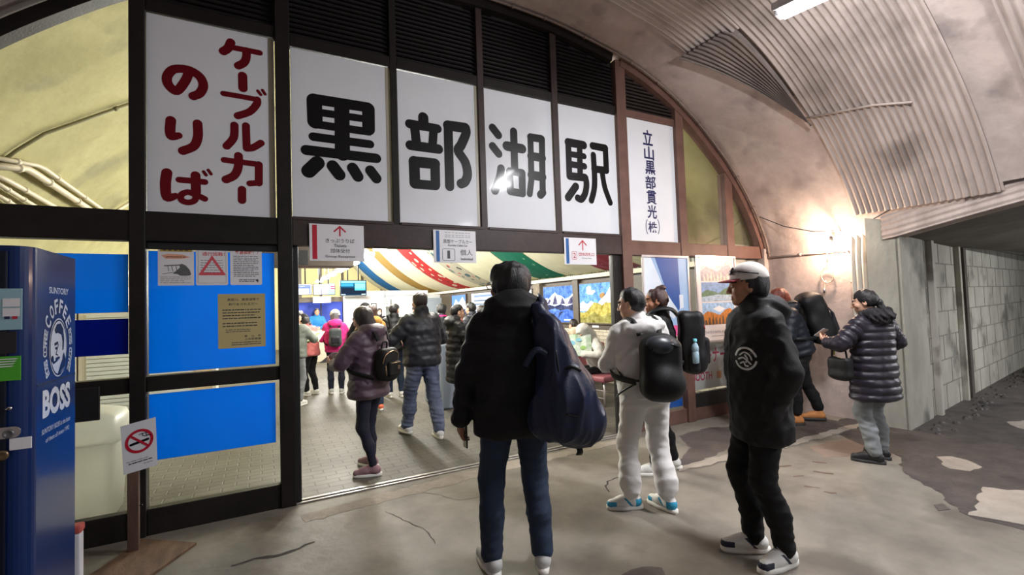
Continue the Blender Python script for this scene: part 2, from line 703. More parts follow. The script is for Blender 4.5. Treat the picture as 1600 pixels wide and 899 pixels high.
ysv = np.concatenate([np.linspace(-9, -5, 5), np.linspace(-4.8, -1.6, 33), np.linspace(-1.5, 0.06, 6)])
PR = PROF + 0.0
o = extrude_profile('ceiling', PROF, ysv, M_VAULT,
                    skip=lambda a, b_, y0, y1: (a[0] > XC and y1 <= -1.59 and min(a[1], b_[1]) < lintel_z((y0 + y1) / 2) + 0.02))
# hall vault behind the facade
hp = np.array([(x, z) for x, z in PROF])
o = extrude_profile('ceiling', hp, [0.06, 2, 4, 6, 9, 12, 15, 18], M_HALLV)

# ------------------------------------------------------------------ floors
mb = MB()
mb.box(-2.6, 15, -9, 0.0, -0.2, 0)
mb.build('floor', M_FLOOR, structure=True)
mb = MB()
mb.box(-2.6, 6.6, 0.0, 18, -0.2, 0)
mb.build('floor', M_PAVE, structure=True)


def floor_patch(name, pix, m, h, world=None):
    pts = world if world else [G(*p) for p in pix]
    # ragged outline: subdivide and jitter
    rnd = random.Random(len(pts) * 7 + int(h * 1e5))
    out = []
    for i in range(len(pts)):
        a, c = np.array(pts[i][:2]), np.array(pts[(i + 1) % len(pts)][:2])
        L = np.linalg.norm(c - a)
        k = max(1, int(L / 0.06))
        for t in range(k):
            q = a + (c - a) * t / k
            j = min(0.022, L * 0.1)
            out.append((q[0] + rnd.uniform(-j, j), q[1] + rnd.uniform(-j, j), h))
    mbp = MB()
    mbp.prism([(x, y, 0.0005) for x, y, _ in out], (0, 0, h))
    return mbp.build(name, m, structure=True)


# dark asphalt of the side passage, with pale concrete left in it
floor_patch('floor', [(1345, 640), (1290, 668), (1330, 690), (1405, 712), (1412, 740), (1468, 772), (1500, 800), (1530, 812), (1700, 850), (1800, 780), (1900, 640), (1760, 530), (1640, 560), (1560, 590), (1440, 655)], M_ASPH, 0.0016)
floor_patch('floor', [(1462, 715), (1485, 713), (1510, 720), (1530, 730), (1518, 738), (1480, 733)], M_PATCH, 0.0026)
floor_patch('floor', [(1535, 762), (1570, 765), (1640, 770), (1760, 800), (1640, 828), (1520, 806)], M_PATCH, 0.0026)
floor_patch('floor', [(1570, 660), (1640, 655), (1690, 668), (1600, 672)], M_PATCH, 0.0026)
# damp patch under the posters
floor_patch('floor', [(1060, 682), (1110, 668), (1150, 668), (1150, 690), (1130, 706), (1075, 728), (1050, 735), (1080, 700)], M_WET, 0.0016)
floor_patch('floor', [(1225, 650), (1290, 655), (1330, 662), (1290, 680), (1235, 690), (1190, 690), (1190, 665)], M_ASPH, 0.0021)
floor_patch('floor', [(1262, 700), (1335, 684), (1400, 694), (1390, 712), (1330, 712), (1290, 716)], M_RUST, 0.0011)
# pale kerb line along the facade's right end
floor_patch('floor', [(1058, 731), (1120, 716), (1190, 702), (1260, 684), (1345, 662), (1345, 668), (1262, 692), (1195, 709), (1125, 724), (1062, 738)], M_PATCH, 0.010)
# patched joint in front of the rails
floor_patch('floor', [(470, 806), (760, 730), (985, 683), (985, 690), (765, 741), (475, 818)], M_PATCH, 0.0012)
floor_patch('floor', [(975, 900), (1000, 885), (1035, 888), (1040, 905), (1000, 915)], M_WET, 0.0012)
floor_patch('floor', [(1460, 790), (1475, 788), (1485, 797), (1468, 800)], M_WET, 0.003)
M_CRACK = mat('crack_dark', (52, 46, 43), 0.9, 0.2, 10)


def crack(pix, w=0.012, m=None):
    mbp = MB()
    rnd = random.Random(int(pix[0][0]))
    P = []
    for i in range(len(pix) - 1):
        a, c = G(*pix[i]), G(*pix[i + 1])
        k = max(2, int(np.linalg.norm(c - a) / 0.05))
        for t in range(k):
            q = a + (c - a) * t / k
            P.append((q[0] + rnd.uniform(-.012, .012), q[1] + rnd.uniform(-.012, .012)))
    P.append(tuple(G(*pix[-1])[:2]))
    fr = Frame((0, 0, 0), (1, 0, 0), (0, 1, 0))
    ws = [w * rnd.uniform(0.4, 1.3) for _ in P]
    ribbon(mbp, P, ws, fr, 0.0014, sub=1, seg=3)
    return mbp.build('floor', m or M_CRACK, structure=True)


crack([(360, 885), (400, 872), (440, 868), (490, 848)], 0.03)
crack([(952, 768), (945, 760), (955, 750), (985, 742)], 0.014)
crack([(600, 800), (660, 825), (680, 850)], 0.006)
crack([(620, 760), (720, 782), (760, 775)], 0.005)
M_SCUFF = mat('brown_scuff', (98, 80, 70), 0.9, 0.2, 10)
for q in ([(1215, 730), (1235, 728)], [(1260, 760), (1280, 763)], [(1185, 735), (1200, 742)], [(1270, 722), (1290, 724)], [(1240, 745), (1255, 744)], [(1275, 738), (1300, 741)], [(1290, 770), (1305, 771)]):
    crack(q, 0.03, M_SCUFF)

# threshold rails
for k, (y, w) in enumerate(((-0.035, 0.022), (0.03, 0.03))):
    mb = MB()
    mb.box(0.24, 3.80, y - w / 2, y + w / 2, 0.0, 0.012, 0.003)
    mb.build('trim_%d' % (60 + k), mat('rail_metal', (176, 172, 168), 0.35, 0.15, 6, metal=0.7), structure=True)

# ------------------------------------------------------------------ tunnel side wall, corner, passage
WX0 = 6.5
mb = MB()
mb.box(WX0 - 0.02, WX0 + 0.3, -1.62, -0.07, 0, 2.16)
mb.build('wall_right', M_VAULT, structure=True)
# ribbed sheet at the corner of the side passage
mb = MB()
vs, fs = [], []
ny = 60
for i in range(ny + 1):
    y = -1.18 - 0.50 * i / ny
    x = WX0 - 0.05 - 0.012 * math.sin(2 * PI * i / 7.5)
    for z in (0, 0.5, 1.0, 1.5, 2.0, 2.42):
        vs.append((x + (0.05 if z == 2.42 else 0), y, z))
for i in range(ny):
    for k in range(5):
        fs.append((i * 6 + k, i * 6 + k + 1, (i + 1) * 6 + k + 1, (i + 1) * 6 + k))
mb.add(vs, fs, True)
M_PALE = concrete('pale_weathered_sheet', (150, 146, 138), (186, 182, 172), 2.2, (1, 1, 0.35), 0.3, 2.0, (120, 112, 104), rough=0.7)
mb.build('wall_right', M_PALE, structure=True)
# passage: block wall on its far side
P0, P1 = Vector((6.44, -1.68, 0)), Vector((14.2, -0.72, 0))
d = (P1 - P0).normalized()
nrm = Vector((d.y, -d.x, 0))
mb = MB()
mb.prism([P0, P1, P1 - nrm * 0.3, P0 - nrm * 0.3], (0, 0, 2.75))
mb.build('wall_passage', M_BLOCK, structure=True)
# block joints and two grey down-channels
M_JOINT = mat('joint', (122, 119, 110), 0.9, 0.2, 6)
k = 0
for row in range(7):
    z = 0.32 * (row + 1)
    mb = MB()
    a, c = P0 + d * 0.9, P1
    mb.prism([a + nrm * 0.004 + Vector((0, 0, z)), c + nrm * 0.004 + Vector((0, 0, z)), c + Vector((0, 0, z)) - nrm * 0.01, a + Vector((0, 0, z)) - nrm * 0.01], (0, 0, 0.014))
    for j in range(12):
        s = 0.95 + j * 0.62 + (0.31 if row % 2 else 0)
        if s > 7.4:
            continue
        q = P0 + d * s
        mb.prism([q + nrm * 0.004 + Vector((0, 0, z - 0.32)), q + d * 0.014 + nrm * 0.004 + Vector((0, 0, z - 0.32)), q + d * 0.014 - nrm * 0.01 + Vector((0, 0, z - 0.32)), q - nrm * 0.01 + Vector((0, 0, z - 0.32))], (0, 0, 0.32))
    mb.build('trim_%d' % (70 + row), M_JOINT, structure=True)
for j, (s, w) in enumerate(((1.05, 0.10), (2.35, 0.09), (2.6, 0.14))):
    q = P0 + d * s
    mb = MB()
    mb.prism([q + nrm * 0.06, q + d * w + nrm * 0.06, q + d * w - nrm * 0.02, q - nrm * 0.02], (0, 0, 2.6))
    mb.build('trim_%d' % (80 + j), [M_PALE, M_BLOCK, mat('dark_channel', (74, 68, 62), 0.8, 0.2, 5)][j], structure=True)
# pier between the corner and the blocks (smooth concrete)
mb = MB()
mb.prism([P0 + nrm * 0.02, P0 + d * 0.85 + nrm * 0.02, P0 + d * 0.85 - nrm * 0.02, P0 - nrm * 0.02], (0, 0, 2.5))
mb.build('trim_84', M_BLOCK, structure=True)
# rubble edge along the block wall
mb = MB()
rnd = random.Random(5)
for i in range(70):
    q = P0 + d * rnd.uniform(0.0, 6.5) + nrm * rnd.uniform(0.07, 0.32)
    r = rnd.uniform(0.015, 0.05)
    mb.lathe((q.x, q.y, 0.0), [(r, 0), (r * 0.8, r * 0.5), (r * 0.3, r * 0.8)], 6, smooth=False)
tag(mb.build('gravel', M_ASPH), 'crumbled dark rubble strewn along the foot of the block wall', 'rubble', kind='stuff')
# passage ceiling and end
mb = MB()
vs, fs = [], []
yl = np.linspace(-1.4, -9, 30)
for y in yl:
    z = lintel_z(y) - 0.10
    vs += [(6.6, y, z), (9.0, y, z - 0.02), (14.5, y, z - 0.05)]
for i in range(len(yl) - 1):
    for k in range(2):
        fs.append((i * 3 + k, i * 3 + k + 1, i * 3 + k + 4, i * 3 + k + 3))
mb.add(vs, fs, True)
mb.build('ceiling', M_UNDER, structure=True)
mb = MB()
mb.box(14.2, 14.4, -9, 0, 0, 3.5)
mb.build('wall_passage', M_BLOCK, structure=True)
# lintel beam with corrugated cladding, follows the rising edge
vs, fs = [], []
yl = np.linspace(-1.55, -9, 60)
prof_l = []
nr = 28
for k in range(nr + 1):
    t = k / nr
    prof_l.append((-0.10 + 0.010 * math.sin(2 * PI * t * 5), -0.12 + 0.33 * t))
prof_l = [(0.14, -0.12)] + prof_l + [(0.10, 0.25)]
for y in yl:
    for (dx, dz) in prof_l:
        vs.append((WX0 + dx, y, lintel_z(y) + dz))
n = len(prof_l)
for i in range(len(yl) - 1):
    for k in range(n - 1):
        fs.append((i * n + k, i * n + k + 1, (i + 1) * n + k + 1, (i + 1) * n + k))
link_mesh('trim_90', vs, fs, M_SHEET, smooth=True, structure=True)


# corrugated sheets lining the vault
def sheet(name, y0, y1, xa, xb, m, off=0.03, pitch=0.062, amp=0.011, far=None, zmin=None):
    """ribs run round the arch; covers y0..y1 between the arch positions xa..xb (x of the profile, right half)"""
    idx = [i for i in range(len(PROF)) if xa <= PROF[i, 0] <= xb and (zmin is None or PROF[i, 1] > zmin)]
    nyy = max(8, int((y1 - y0) / pitch * 6))
    vs, fs = [], []
    for i in idx:
        yf = y1 if far is None else far(PROF[i, 0])
        for k in range(nyy + 1):
            y = y0 + (y1 - y0) * k / nyy
            a = amp * math.sin(2 * PI * (y - y0) / pitch)
            if far is not None:
                y = min(y, yf)
            q = PROF[i] + NRM_IN[i] * (off + a)
            vs.append((q[0], y, q[1]))
    m_ = nyy + 1
    for a in range(len(idx) - 1):
        for k in range(nyy):
            fs.append((a * m_ + k, a * m_ + k + 1, (a + 1) * m_ + k + 1, (a + 1) * m_ + k))
    return link_mesh(name, vs, fs, m, smooth=True, structure=True)


sheet('ceiling', -2.58, -1.30, -1.0, 6.44, M_SHEET, zmin=2.45)
sheet('ceiling', -1.32, -0.70, -1.0, 4.36, M_SHEET, off=0.045)
# hanging torn piece: fans from the vault sheet down to a point
idx = [i for i in range(len(PROF)) if 4.22 <= PROF[i, 0] <= 5.6]
vs, fs = [], []
NR = 84
for i in idx:
    t = (PROF[i, 0] - 4.36) / (5.55 - 4.36)
    for k in range(NR + 1):
        w = k / NR
        y = -0.66 - 0.64 * t - (1 - max(0, t)) * 0.60 * w
        y = max(y, -1.36)
        q = PROF[i] + NRM_IN[i] * (0.075 + 0.012 * math.sin(2 * PI * w * 9.5))
        vs.append((q[0], y, q[1]))
for a in range(len(idx) - 1):
    for k in range(NR):
        fs.append((a * (NR + 1) + k, a * (NR + 1) + k + 1, (a + 1) * (NR + 1) + k + 1, (a + 1) * (NR + 1) + k))
link_mesh('ceiling', vs, fs, M_SHEETD, smooth=True, structure=True)
sheet('ceiling', -5.6, -2.93, -1.0, 6.44, M_SHEET, zmin=2.75)
# joint strap across the sheet
idx = [i for i in range(len(PROF)) if 5.50 <= PROF[i, 0] <= 5.60]
mb = MB()
q = PROF[idx[0]] + NRM_IN[idx[0]] * 0.045
mb.tube([(q[0], -1.28, q[1]), (q[0] + 0.1, -1.9, q[1] - 0.08), (q[0] + 0.16, -2.2, q[1] - 0.16)], 0.012, 6)
mb.build('trim_91', M_SHEET, structure=True)

# ------------------------------------------------------------------ facade frame
TRIM = [0]


def trim(x0, x1, y0, y1, z0, z1, m=None, bev=0.006):
    TRIM[0] += 1
    q = MB()
    q.box(x0, x1, y0, y1, z0, z1, bev)
    return q.build('trim_%d' % TRIM[0], m or M_STEEL, structure=True)


def post(x0, x1, z0, m=None, y0=-0.06, y1=0.06, top=None):
    return trim(x0, x1, y0, y1, z0, top if top else min(arch_z(x0), arch_z(x1)) - 0.02, m)


post(-0.82, -0.725, 0)
post(0.135, 0.245, 0)
post(1.085, 1.15, 2.33, y0=-0.035)
post(1.975, 2.045, 2.33, M_STEEL_D, y0=-0.035)
post(2.875, 2.955, 2.33, M_STEEL_D, y0=-0.035)
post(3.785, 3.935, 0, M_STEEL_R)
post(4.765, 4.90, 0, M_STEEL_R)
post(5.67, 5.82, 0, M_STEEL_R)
trim(-2.40, 0.245, -0.05, 0.05, 2.115, 2.335)
trim(0.245, 3.785, -0.05, 0.05, 2.115, 2.335, M_STEEL_D)
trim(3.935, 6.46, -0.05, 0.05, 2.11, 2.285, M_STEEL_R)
# inner jambs of the doorway
trim(0.245, 0.29, 0.0, 0.09, 0, 2.115, M_DARK)
trim(3.70, 3.785, 0.02, 0.10, 0, 2.115, M_DARK)
trim(3.66, 3.785, -0.02, 0.02, 0.0, 2.115, M_STEEL)
# head rail above the boards and sill under them
for (xa, xb) in ((-0.725, 0.135), (0.245, 1.085), (1.15, 1.975), (2.045, 2.875), (2.955, 3.785)):
    zt = 3.845 if xa < 0 else 3.805
    trim(xa, xb, -0.035, 0.035, zt, zt + 0.10)
    if xa > 0:
        trim(xa, xb, -0.055, -0.01, 2.325, 2.355, M_STEEL_D)
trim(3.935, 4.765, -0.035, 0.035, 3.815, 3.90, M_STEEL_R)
# rails of the left glass bays
for (xa, xb) in ((-2.40, -0.82), (-0.725, 0.135)):
    trim(xa, xb, -0.04, 0.04, 1.02, 1.13)
    trim(xa, xb, -0.04, 0.04, 0.0, 0.185)
trim(-2.40, -0.98, -0.055, -0.04, 0.86, 1.09, M_DARK)
# right bays
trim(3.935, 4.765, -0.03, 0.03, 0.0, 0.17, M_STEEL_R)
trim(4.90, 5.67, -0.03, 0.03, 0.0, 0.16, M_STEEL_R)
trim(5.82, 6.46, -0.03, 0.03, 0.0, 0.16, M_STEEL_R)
trim(4.90, 5.67, -0.035, 0.035, 0.16, 0.34, M_DARK)
trim(5.82, 6.46, -0.035, 0.035, 0.16, 0.34, M_DARK)
# curved head frame following the vault
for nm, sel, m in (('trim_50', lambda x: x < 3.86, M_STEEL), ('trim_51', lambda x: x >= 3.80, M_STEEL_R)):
    idx = [i for i in range(len(PROF)) if sel(PROF[i, 0]) and PROF[i, 1] > 1.9]
    vs, fs = [], []
    for i in idx:
        a, c = PROF[i], PROF[i] + NRM_IN[i] * 0.105
        vs += [(a[0], -0.07, a[1]), (c[0], -0.07, c[1]), (c[0], 0.05, c[1]), (a[0], 0.05, a[1])]
    for j in range(len(idx) - 1):
        for k in range(4):
            l = (k + 1) % 4
            fs.append((j * 4 + k, j * 4 + l, (j + 1) * 4 + l, (j + 1) * 4 + k))
    link_mesh(nm, vs, fs, m, structure=True)
# pale plaster jamb between the frame's right end and the side wall
trim(6.40, 6.52, -0.10, 0.06, 0, 2.25, M_VAULT)


# louvred panels above the boards
def louvre(n, xa, xb, z0, m=M_LOUVRE):
    q = MB()
    z = z0
    while z < 4.72:
        # clip the slat to the arch
        x0, x1 = xa, xb
        xs = [x for x in np.linspace(xa, xb, 60) if arch_z(x) - 0.10 > z + 0.03]
        if xs:
            x0, x1 = min(xs), max(xs)
            if x1 - x0 > 0.03:
                q.prism([(x0, -0.020, z), (x0, -0.012, z + 0.006), (x0, 0.016, z + 0.036), (x0, 0.010, z + 0.028)], (x1 - x0, 0, 0))
        z += 0.043
    back = [(xa, 0.022, z0 - 0.02)] + [(x, 0.022, arch_z(x) - 0.05) for x in np.linspace(xa, xb, 12)] + [(xb, 0.022, z0 - 0.02)]
    q.prism(back, (0, 0.01, 0))
    return q.build('window_%d' % n, m, structure=True)


louvre(1, -0.725, 0.135, 3.945)
louvre(2, 0.245, 1.085, 3.90)
louvre(3, 1.15, 1.975, 3.90)
louvre(4, 2.045, 2.875, 3.90)
louvre(5, 2.955, 3.785, 3.90)
louvre(6, 3.935, 4.765, 3.90, mat('louvre_brown', (58, 48, 45), 0.6, 0.2, 10))


# glass panes (closed outlines, 6 mm thick)
def pane(n, outline, y=0.0):
    q = MB()
    q.prism([(x, y - 0.003, z) for x, z in outline], (0, 0.006, 0))
    return q.build('window_%d' % n, M_GLASS, structure=True)


def under_arch(xa, xb, z0, off=0.10):
    xs = np.linspace(xa, xb, 10)
    return [(xa, z0)] + [(xb, z0)] + [(x, max(z0 + 0.002, arch_z(x) - off)) for x in xs[::-1]]


pane(11, under_arch(-2.25, -0.82, 2.335))
pane(12, under_arch(4.90, 5.67, 2.285))
pane(13, under_arch(5.82, 6.33, 2.285))
pane(14, [(-2.40, 1.13), (-0.82, 1.13), (-0.82, 2.115), (-2.40, 2.115)])
pane(15, [(-2.40, 0.185), (-0.82, 0.185), (-0.82, 1.02), (-2.40, 1.02)])
pane(16, [(-0.725, 1.13), (0.135, 1.13), (0.135, 2.115), (-0.725, 2.115)])
pane(17, [(-0.725, 0.185), (0.135, 0.185), (0.135, 1.02), (-0.725, 1.02)])
pane(18, [(3.935, 0.17), (4.765, 0.17), (4.765, 2.11), (3.935, 2.11)])
pane(19, [(4.90, 0.34), (5.67, 0.34), (5.67, 2.11), (4.90, 2.11)])
pane(20, [(5.82, 0.34), (6.40, 0.34), (6.40, 2.11), (5.82, 2.11)])


# films on the inside of the left panes
def film_sheet(label, x0, x1, z0, z1, m, slope=0.0):
    q = MB()
    q.prism([(x0, 0.006, z0 + slope), (x1, 0.006, z0), (x1, 0.006, z1), (x0, 0.006, z1)], (0, 0.003, 0))
    return tag(q.build('window_film', m), label, 'film')


film_sheet('bright blue film on the wide glass pane under the four notices', -0.718, 0.110, 1.145, 2.05, M_BLUE)
film_sheet('bright blue film on the low pane beside the no smoking board', -0.718, 0.105, 0.515, 0.995, M_BLUE)
film_sheet('bright blue film on the pane beside the drink machine', -2.36, -0.835, 1.60, 2.02, M_BLUE)
film_sheet('dark navy film strip on the pane beside the drink machine', -2.36, -0.835, 1.30, 1.555, M_NAVY)
# pale edge of the film's pane
trim(-0.725, 0.135, -0.012, 0.012, 2.06, 2.115, M_DARK)
# ------------------------------------------------------------------ lamps and cables of the outer tunnel
M_TUBE = emis('fluorescent_tube', (255, 252, 255), 14.0)
M_FIX = mat('lamp_housing', (222, 222, 226), 0.35, 0.03)


def tube_lamp(label, a, b, watts):
    a, b = Vector(a), Vector(b)
    c = (a + b) / 2
    d = (b - a).normalized()
    w = d.cross(Vector((0, 0, 1))).normalized()
    t = thing('fluorescent_lamp', label, 'lamp', tuple(c))
    q = MB()
    M = Matrix.Translation(c) @ Matrix((w, d, Vector((0, 0, 1)))).transposed().to_4x4()
    L = (b - a).length
    q.box(-0.06, 0.06, -L / 2 - 0.03, L / 2 + 0.03, 0.025, 0.085, 0.006, M)
    q.prism([M @ Vector(v) for v in ((-0.045, -L / 2, 0.025), (-0.10, -L / 2, 0.004), (-0.10, -L / 2, 0.0), (-0.045, -L / 2, 0.018))], d * L)
    q.prism([M @ Vector(v) for v in ((0.045, -L / 2, 0.025), (0.10, -L / 2, 0.004), (0.10, -L / 2, 0.0), (0.045, -L / 2, 0.018))], d * L)
    q.build('housing', M_FIX, t)
    for s in (-1, 1):
        q = MB()
        q.tube([M @ Vector((s * 0.035, -L / 2 + 0.02, 0.0)), M @ Vector((s * 0.035, L / 2 - 0.02, 0.0))], 0.019, 10)
        q.build('tube', M_TUBE, t)
    for y in (-L / 2, L / 2):
        q = MB()
        q.box(-0.05, 0.05, y - 0.015, y + 0.015, -0.018, 0.022, 0.004, M)
        q.build('socket', M_FIX, t)
    for y in (-L * 0.3, L * 0.3):
        p = M @ Vector((0, y, 0.07))
        i = np.argmin(np.abs(PROF[:, 0] - p.x) + (PROF[:, 1] < 2.4) * 9)
        q = MB()
        q.tube([p, (p.x, p.y, arch_z(p.x) + 0.02)], 0.006, 6)
        q.build('hanger', M_DARK, t)
    area_light('tube_light', tuple(c - Vector((0, 0, 0.03))), (0, 0, math.atan2(d.y, d.x)), L, 0.09, watts * 0.5, (0.97, 0.97, 1.0), t)
    pl = bpy.data.lights.new('tube_glow', 'POINT')
    pl.energy = watts * 0.8
    pl.color = (0.97, 0.97, 1.0)
    pl.shadow_soft_size = 0.05
    po = bpy.data.objects.new('tube_glow', pl)
    COL.objects.link(po)
    po.location = c - Vector((0, 0, 0.09))
    po.parent = t
    po.matrix_parent_inverse = t.matrix_basis.inverted()
    return t


p0 = Vector(G(1217, 24, 3.72))
dr = (Vector(G(1262, 3, 3.72)) - p0).normalized()
tube_lamp('lit fluorescent tube lamp hanging under the corrugated vault', p0, p0 + dr * 1.2, LV_TUBE * 0.85)
tube_lamp('lit fluorescent tube lamp just past the frame, reflected in the third big board', (4.25, -3.25, 4.05), (4.40, -4.3, 3.98), LV_TUBE * 0.3)
tube_lamp('lit fluorescent tube lamp over the mouth of the side passage behind the viewer', (4.6, -6.2, 3.6), (4.6, -7.4, 3.6), LV_TUBE * 0.62)
tube_lamp('added fluorescent tube lamp, unseen in the side passage, lighting the block wall', (9.6, -4.4, 2.35), (10.8, -4.4, 2.35), LV_PASSAGE)  # added out of view to brighten the block wall

# naked bulb in a wire cage on the side wall
c = WX(1299, 384, 6.40)
t = thing('bulb_lamp', 'glowing bare bulb in a wire cage on the side wall', 'lamp', tuple(c))
q = MB()
q.lathe(c, [(0.008, 0.05), (0.02, 0.035), (0.030, 0.0), (0.024, -0.022), (0.008, -0.034)][::-1], 16)
q.build('bulb', emis('bulb_glow', (255, 214, 170), 60.0), t)
q = MB()
q.lathe(c + np.array([0, 0, 0.05]), [(0.016, 0), (0.02, 0.01), (0.018, 0.06), (0.008, 0.075)], 14)
q.build('holder', M_DARK, t)
q = MB()
for k in range(6):
    a = k * PI / 3
    q.tube([(c[0] + r * math.cos(a), c[1] + r * math.sin(a), c[2] + z) for r, z in ((0.02, 0.05), (0.05, 0.02), (0.052, -0.02), (0.02, -0.06))], 0.0018, 5)
q.build('cage', M_DARK, t)
area = bpy.data.lights.new('bulb_light', 'POINT')
area.energy = LV_BULB
area.color = (1.0, 0.70, 0.50)
area.shadow_soft_size = 0.035
lo = bpy.data.objects.new('bulb_light', area)
COL.objects.link(lo)
lo.location = (c[0] - 0.06, c[1], c[2] - 0.01)
lo.parent = t
lo.matrix_parent_inverse = t.matrix_basis.inverted()

# conduit and cords on the side wall
q = MB()
xw = 6.462
P_ = [WX(1200, 403, xw), WX(1250, 398, xw), WX(1322, 392, xw), WX(1329, 400, xw), WX(1333, 440, xw), WX(1333, 480, xw)]
q.tube(P_, 0.014, 8)
for k in (1, 4):
    q.tube([P_[k] + np.array([0, -0.02, 0.0]), P_[k] + np.array([0, 0.02, 0.0])], 0.019, 8)
tag(q.build('conduit', M_VAULT), 'painted conduit pipe running along the side wall under the bulb and down', 'pipe')
q = MB()
pts = []
cc = WX(1293, 430, 6.44)
for a in np.linspace(PI / 2, PI / 2 + 4 * PI, 60):
    pts.append((cc[0] - 0.006 * (a % 1), cc[1] + 0.075 * math.cos(a), cc[2] + 0.10 * math.sin(a)))
q.tube(pts, 0.006, 6)
q.tube([WX(1292, 388, 6.43), WX(1293, 410, 6.44)], 0.006, 6)
e0 = WX(1288, 455, 6.44)
q.tube([WX(1290, 438, 6.44), e0, WX(1286, 480, 6.44), WX(1285, 512, 6.44)], 0.005, 6)
t = tag(q.build('power_cord', M_CREAMPIPE), 'pale power cord looped in a coil below the wall bulb', 'cord')
q = MB()
q.lathe(e0, [(0.012, -0.03), (0.02, -0.015), (0.02, 0.015), (0.01, 0.03)], 12)
q.build('plug', M_CHROME, t)
q = MB()
P_ = [V(1188, 338, 0.02)] + [np.array(F(px, py, y)) for px, py, y in ((1225, 354, -0.5), (1270, 362, -0.9), (1315, 361, -1.1), (1350, 350, -1.35))] + [WX(1389, 329, 6.36)]
q.tube(P_, 0.007, 6)
tag(q.build('cable', M_CABLE), 'grey cable sagging across the side wall above the bulb', 'cable')
# cable clipped along the outside of the facade arch
idx = [i for i in range(len(PROF)) if PROF[i, 0] > 0.4 and PROF[i, 1] > 2.1]
q = MB()
P_ = [(PROF[i, 0] + NRM_IN[i, 0] * 0.035, -0.13, PROF[i, 1] + NRM_IN[i, 1] * 0.035) for i in idx]
q.tube(P_, 0.014, 8)
for i in idx[::5]:
    q.tube([(PROF[i, 0] + NRM_IN[i, 0] * 0.035, -0.145, PROF[i, 1] + NRM_IN[i, 1] * 0.035), (PROF[i, 0] + NRM_IN[i, 0] * 0.035, -0.115, PROF[i, 1] + NRM_IN[i, 1] * 0.035)], 0.021, 8)
tag(q.build('cable', mat('arch_cable', (120, 104, 96), 0.6, 0.15, 8)), 'long cable clipped along the curved head of the facade', 'cable')
q = MB()
P_ = [(PROF[i, 0] + NRM_IN[i, 0] * 0.045, -0.02 + 0.0, PROF[i, 1] + NRM_IN[i, 1] * 0.045) for i in range(len(PROF)) if PROF[i, 0] < 0.6 and PROF[i, 1] > 2.6]
P_ = [(x, -0.16, z) for x, _, z in P_]
q.tube(P_, 0.02, 8)
tag(q.build('conduit', mat('conduit_grey', (110, 104, 100), 0.5, 0.1)), 'thick grey conduit following the arch above the left window', 'pipe')
# ------------------------------------------------------------------ sign boards with brushed lettering
M_INK = mat('black_lettering', (8, 8, 9), 0.4, 0, coat=0.12, spec=0.2)
M_REDINK = mat('dark_red_lettering', (104, 4, 20), 0.5, 0.05, 4, spec=0.2)
M_NAVYINK = mat('navy_lettering', (32, 34, 84), 0.4, 0)
M_RED = mat('sign_red', (190, 22, 50), 0.45, 0.05, 4)
M_SBLUE = mat('sign_blue', (20, 92, 160), 0.45, 0.05, 4)
M_GREYINK = mat('grey_lettering', (66, 66, 70), 0.5, 0)
FR = Frame((0, 0, 0), (1, 0, 0), (0, 0, 1))       # facade frame: normal points to the camera side (-y)


def fac(px, py, y):
    p = F(px, py, y)
    return (p[0], p[2])


def board(name, label, x0, x1, z0, z1, yb=-0.012, th=0.01, m=None):
    t = thing(name, label, 'sign', ((x0 + x1) / 2, yb, z0))
    q = MB()
    q.box(x0, x1, yb, yb + th, z0, z1, 0.002)
    q.build('board', m or M_WHITE, t)
    return t


def strokes(parent, ox, oy, sc, ws, lst, m, yb, split=None):
    """lst of (points in crop pixels, width in crop pixels[, sub]) on the board face; split = strokes per character"""
    if split:
        k = 0
        for n_ in split:
            strokes(parent, ox, oy, sc, ws, lst[k:k + n_], m, yb)
            k += n_
        return
    mb = MB()
    fr = Frame((0, yb - 0.0015, 0), (1, 0, 0), (0, 0, 1))
    for it in lst:
        pts = [fac(ox + p[0] / sc, oy + p[1] / sc, yb) for p in it[0]]
        w = [q * ws for q in it[1]] if isinstance(it[1], (list, tuple)) else it[1] * ws
        ribbon(mb, pts, w, fr, 0.0, seg=9, sub=it[2] if len(it) > 2 else 6)
    return mb.build('character', m, parent)


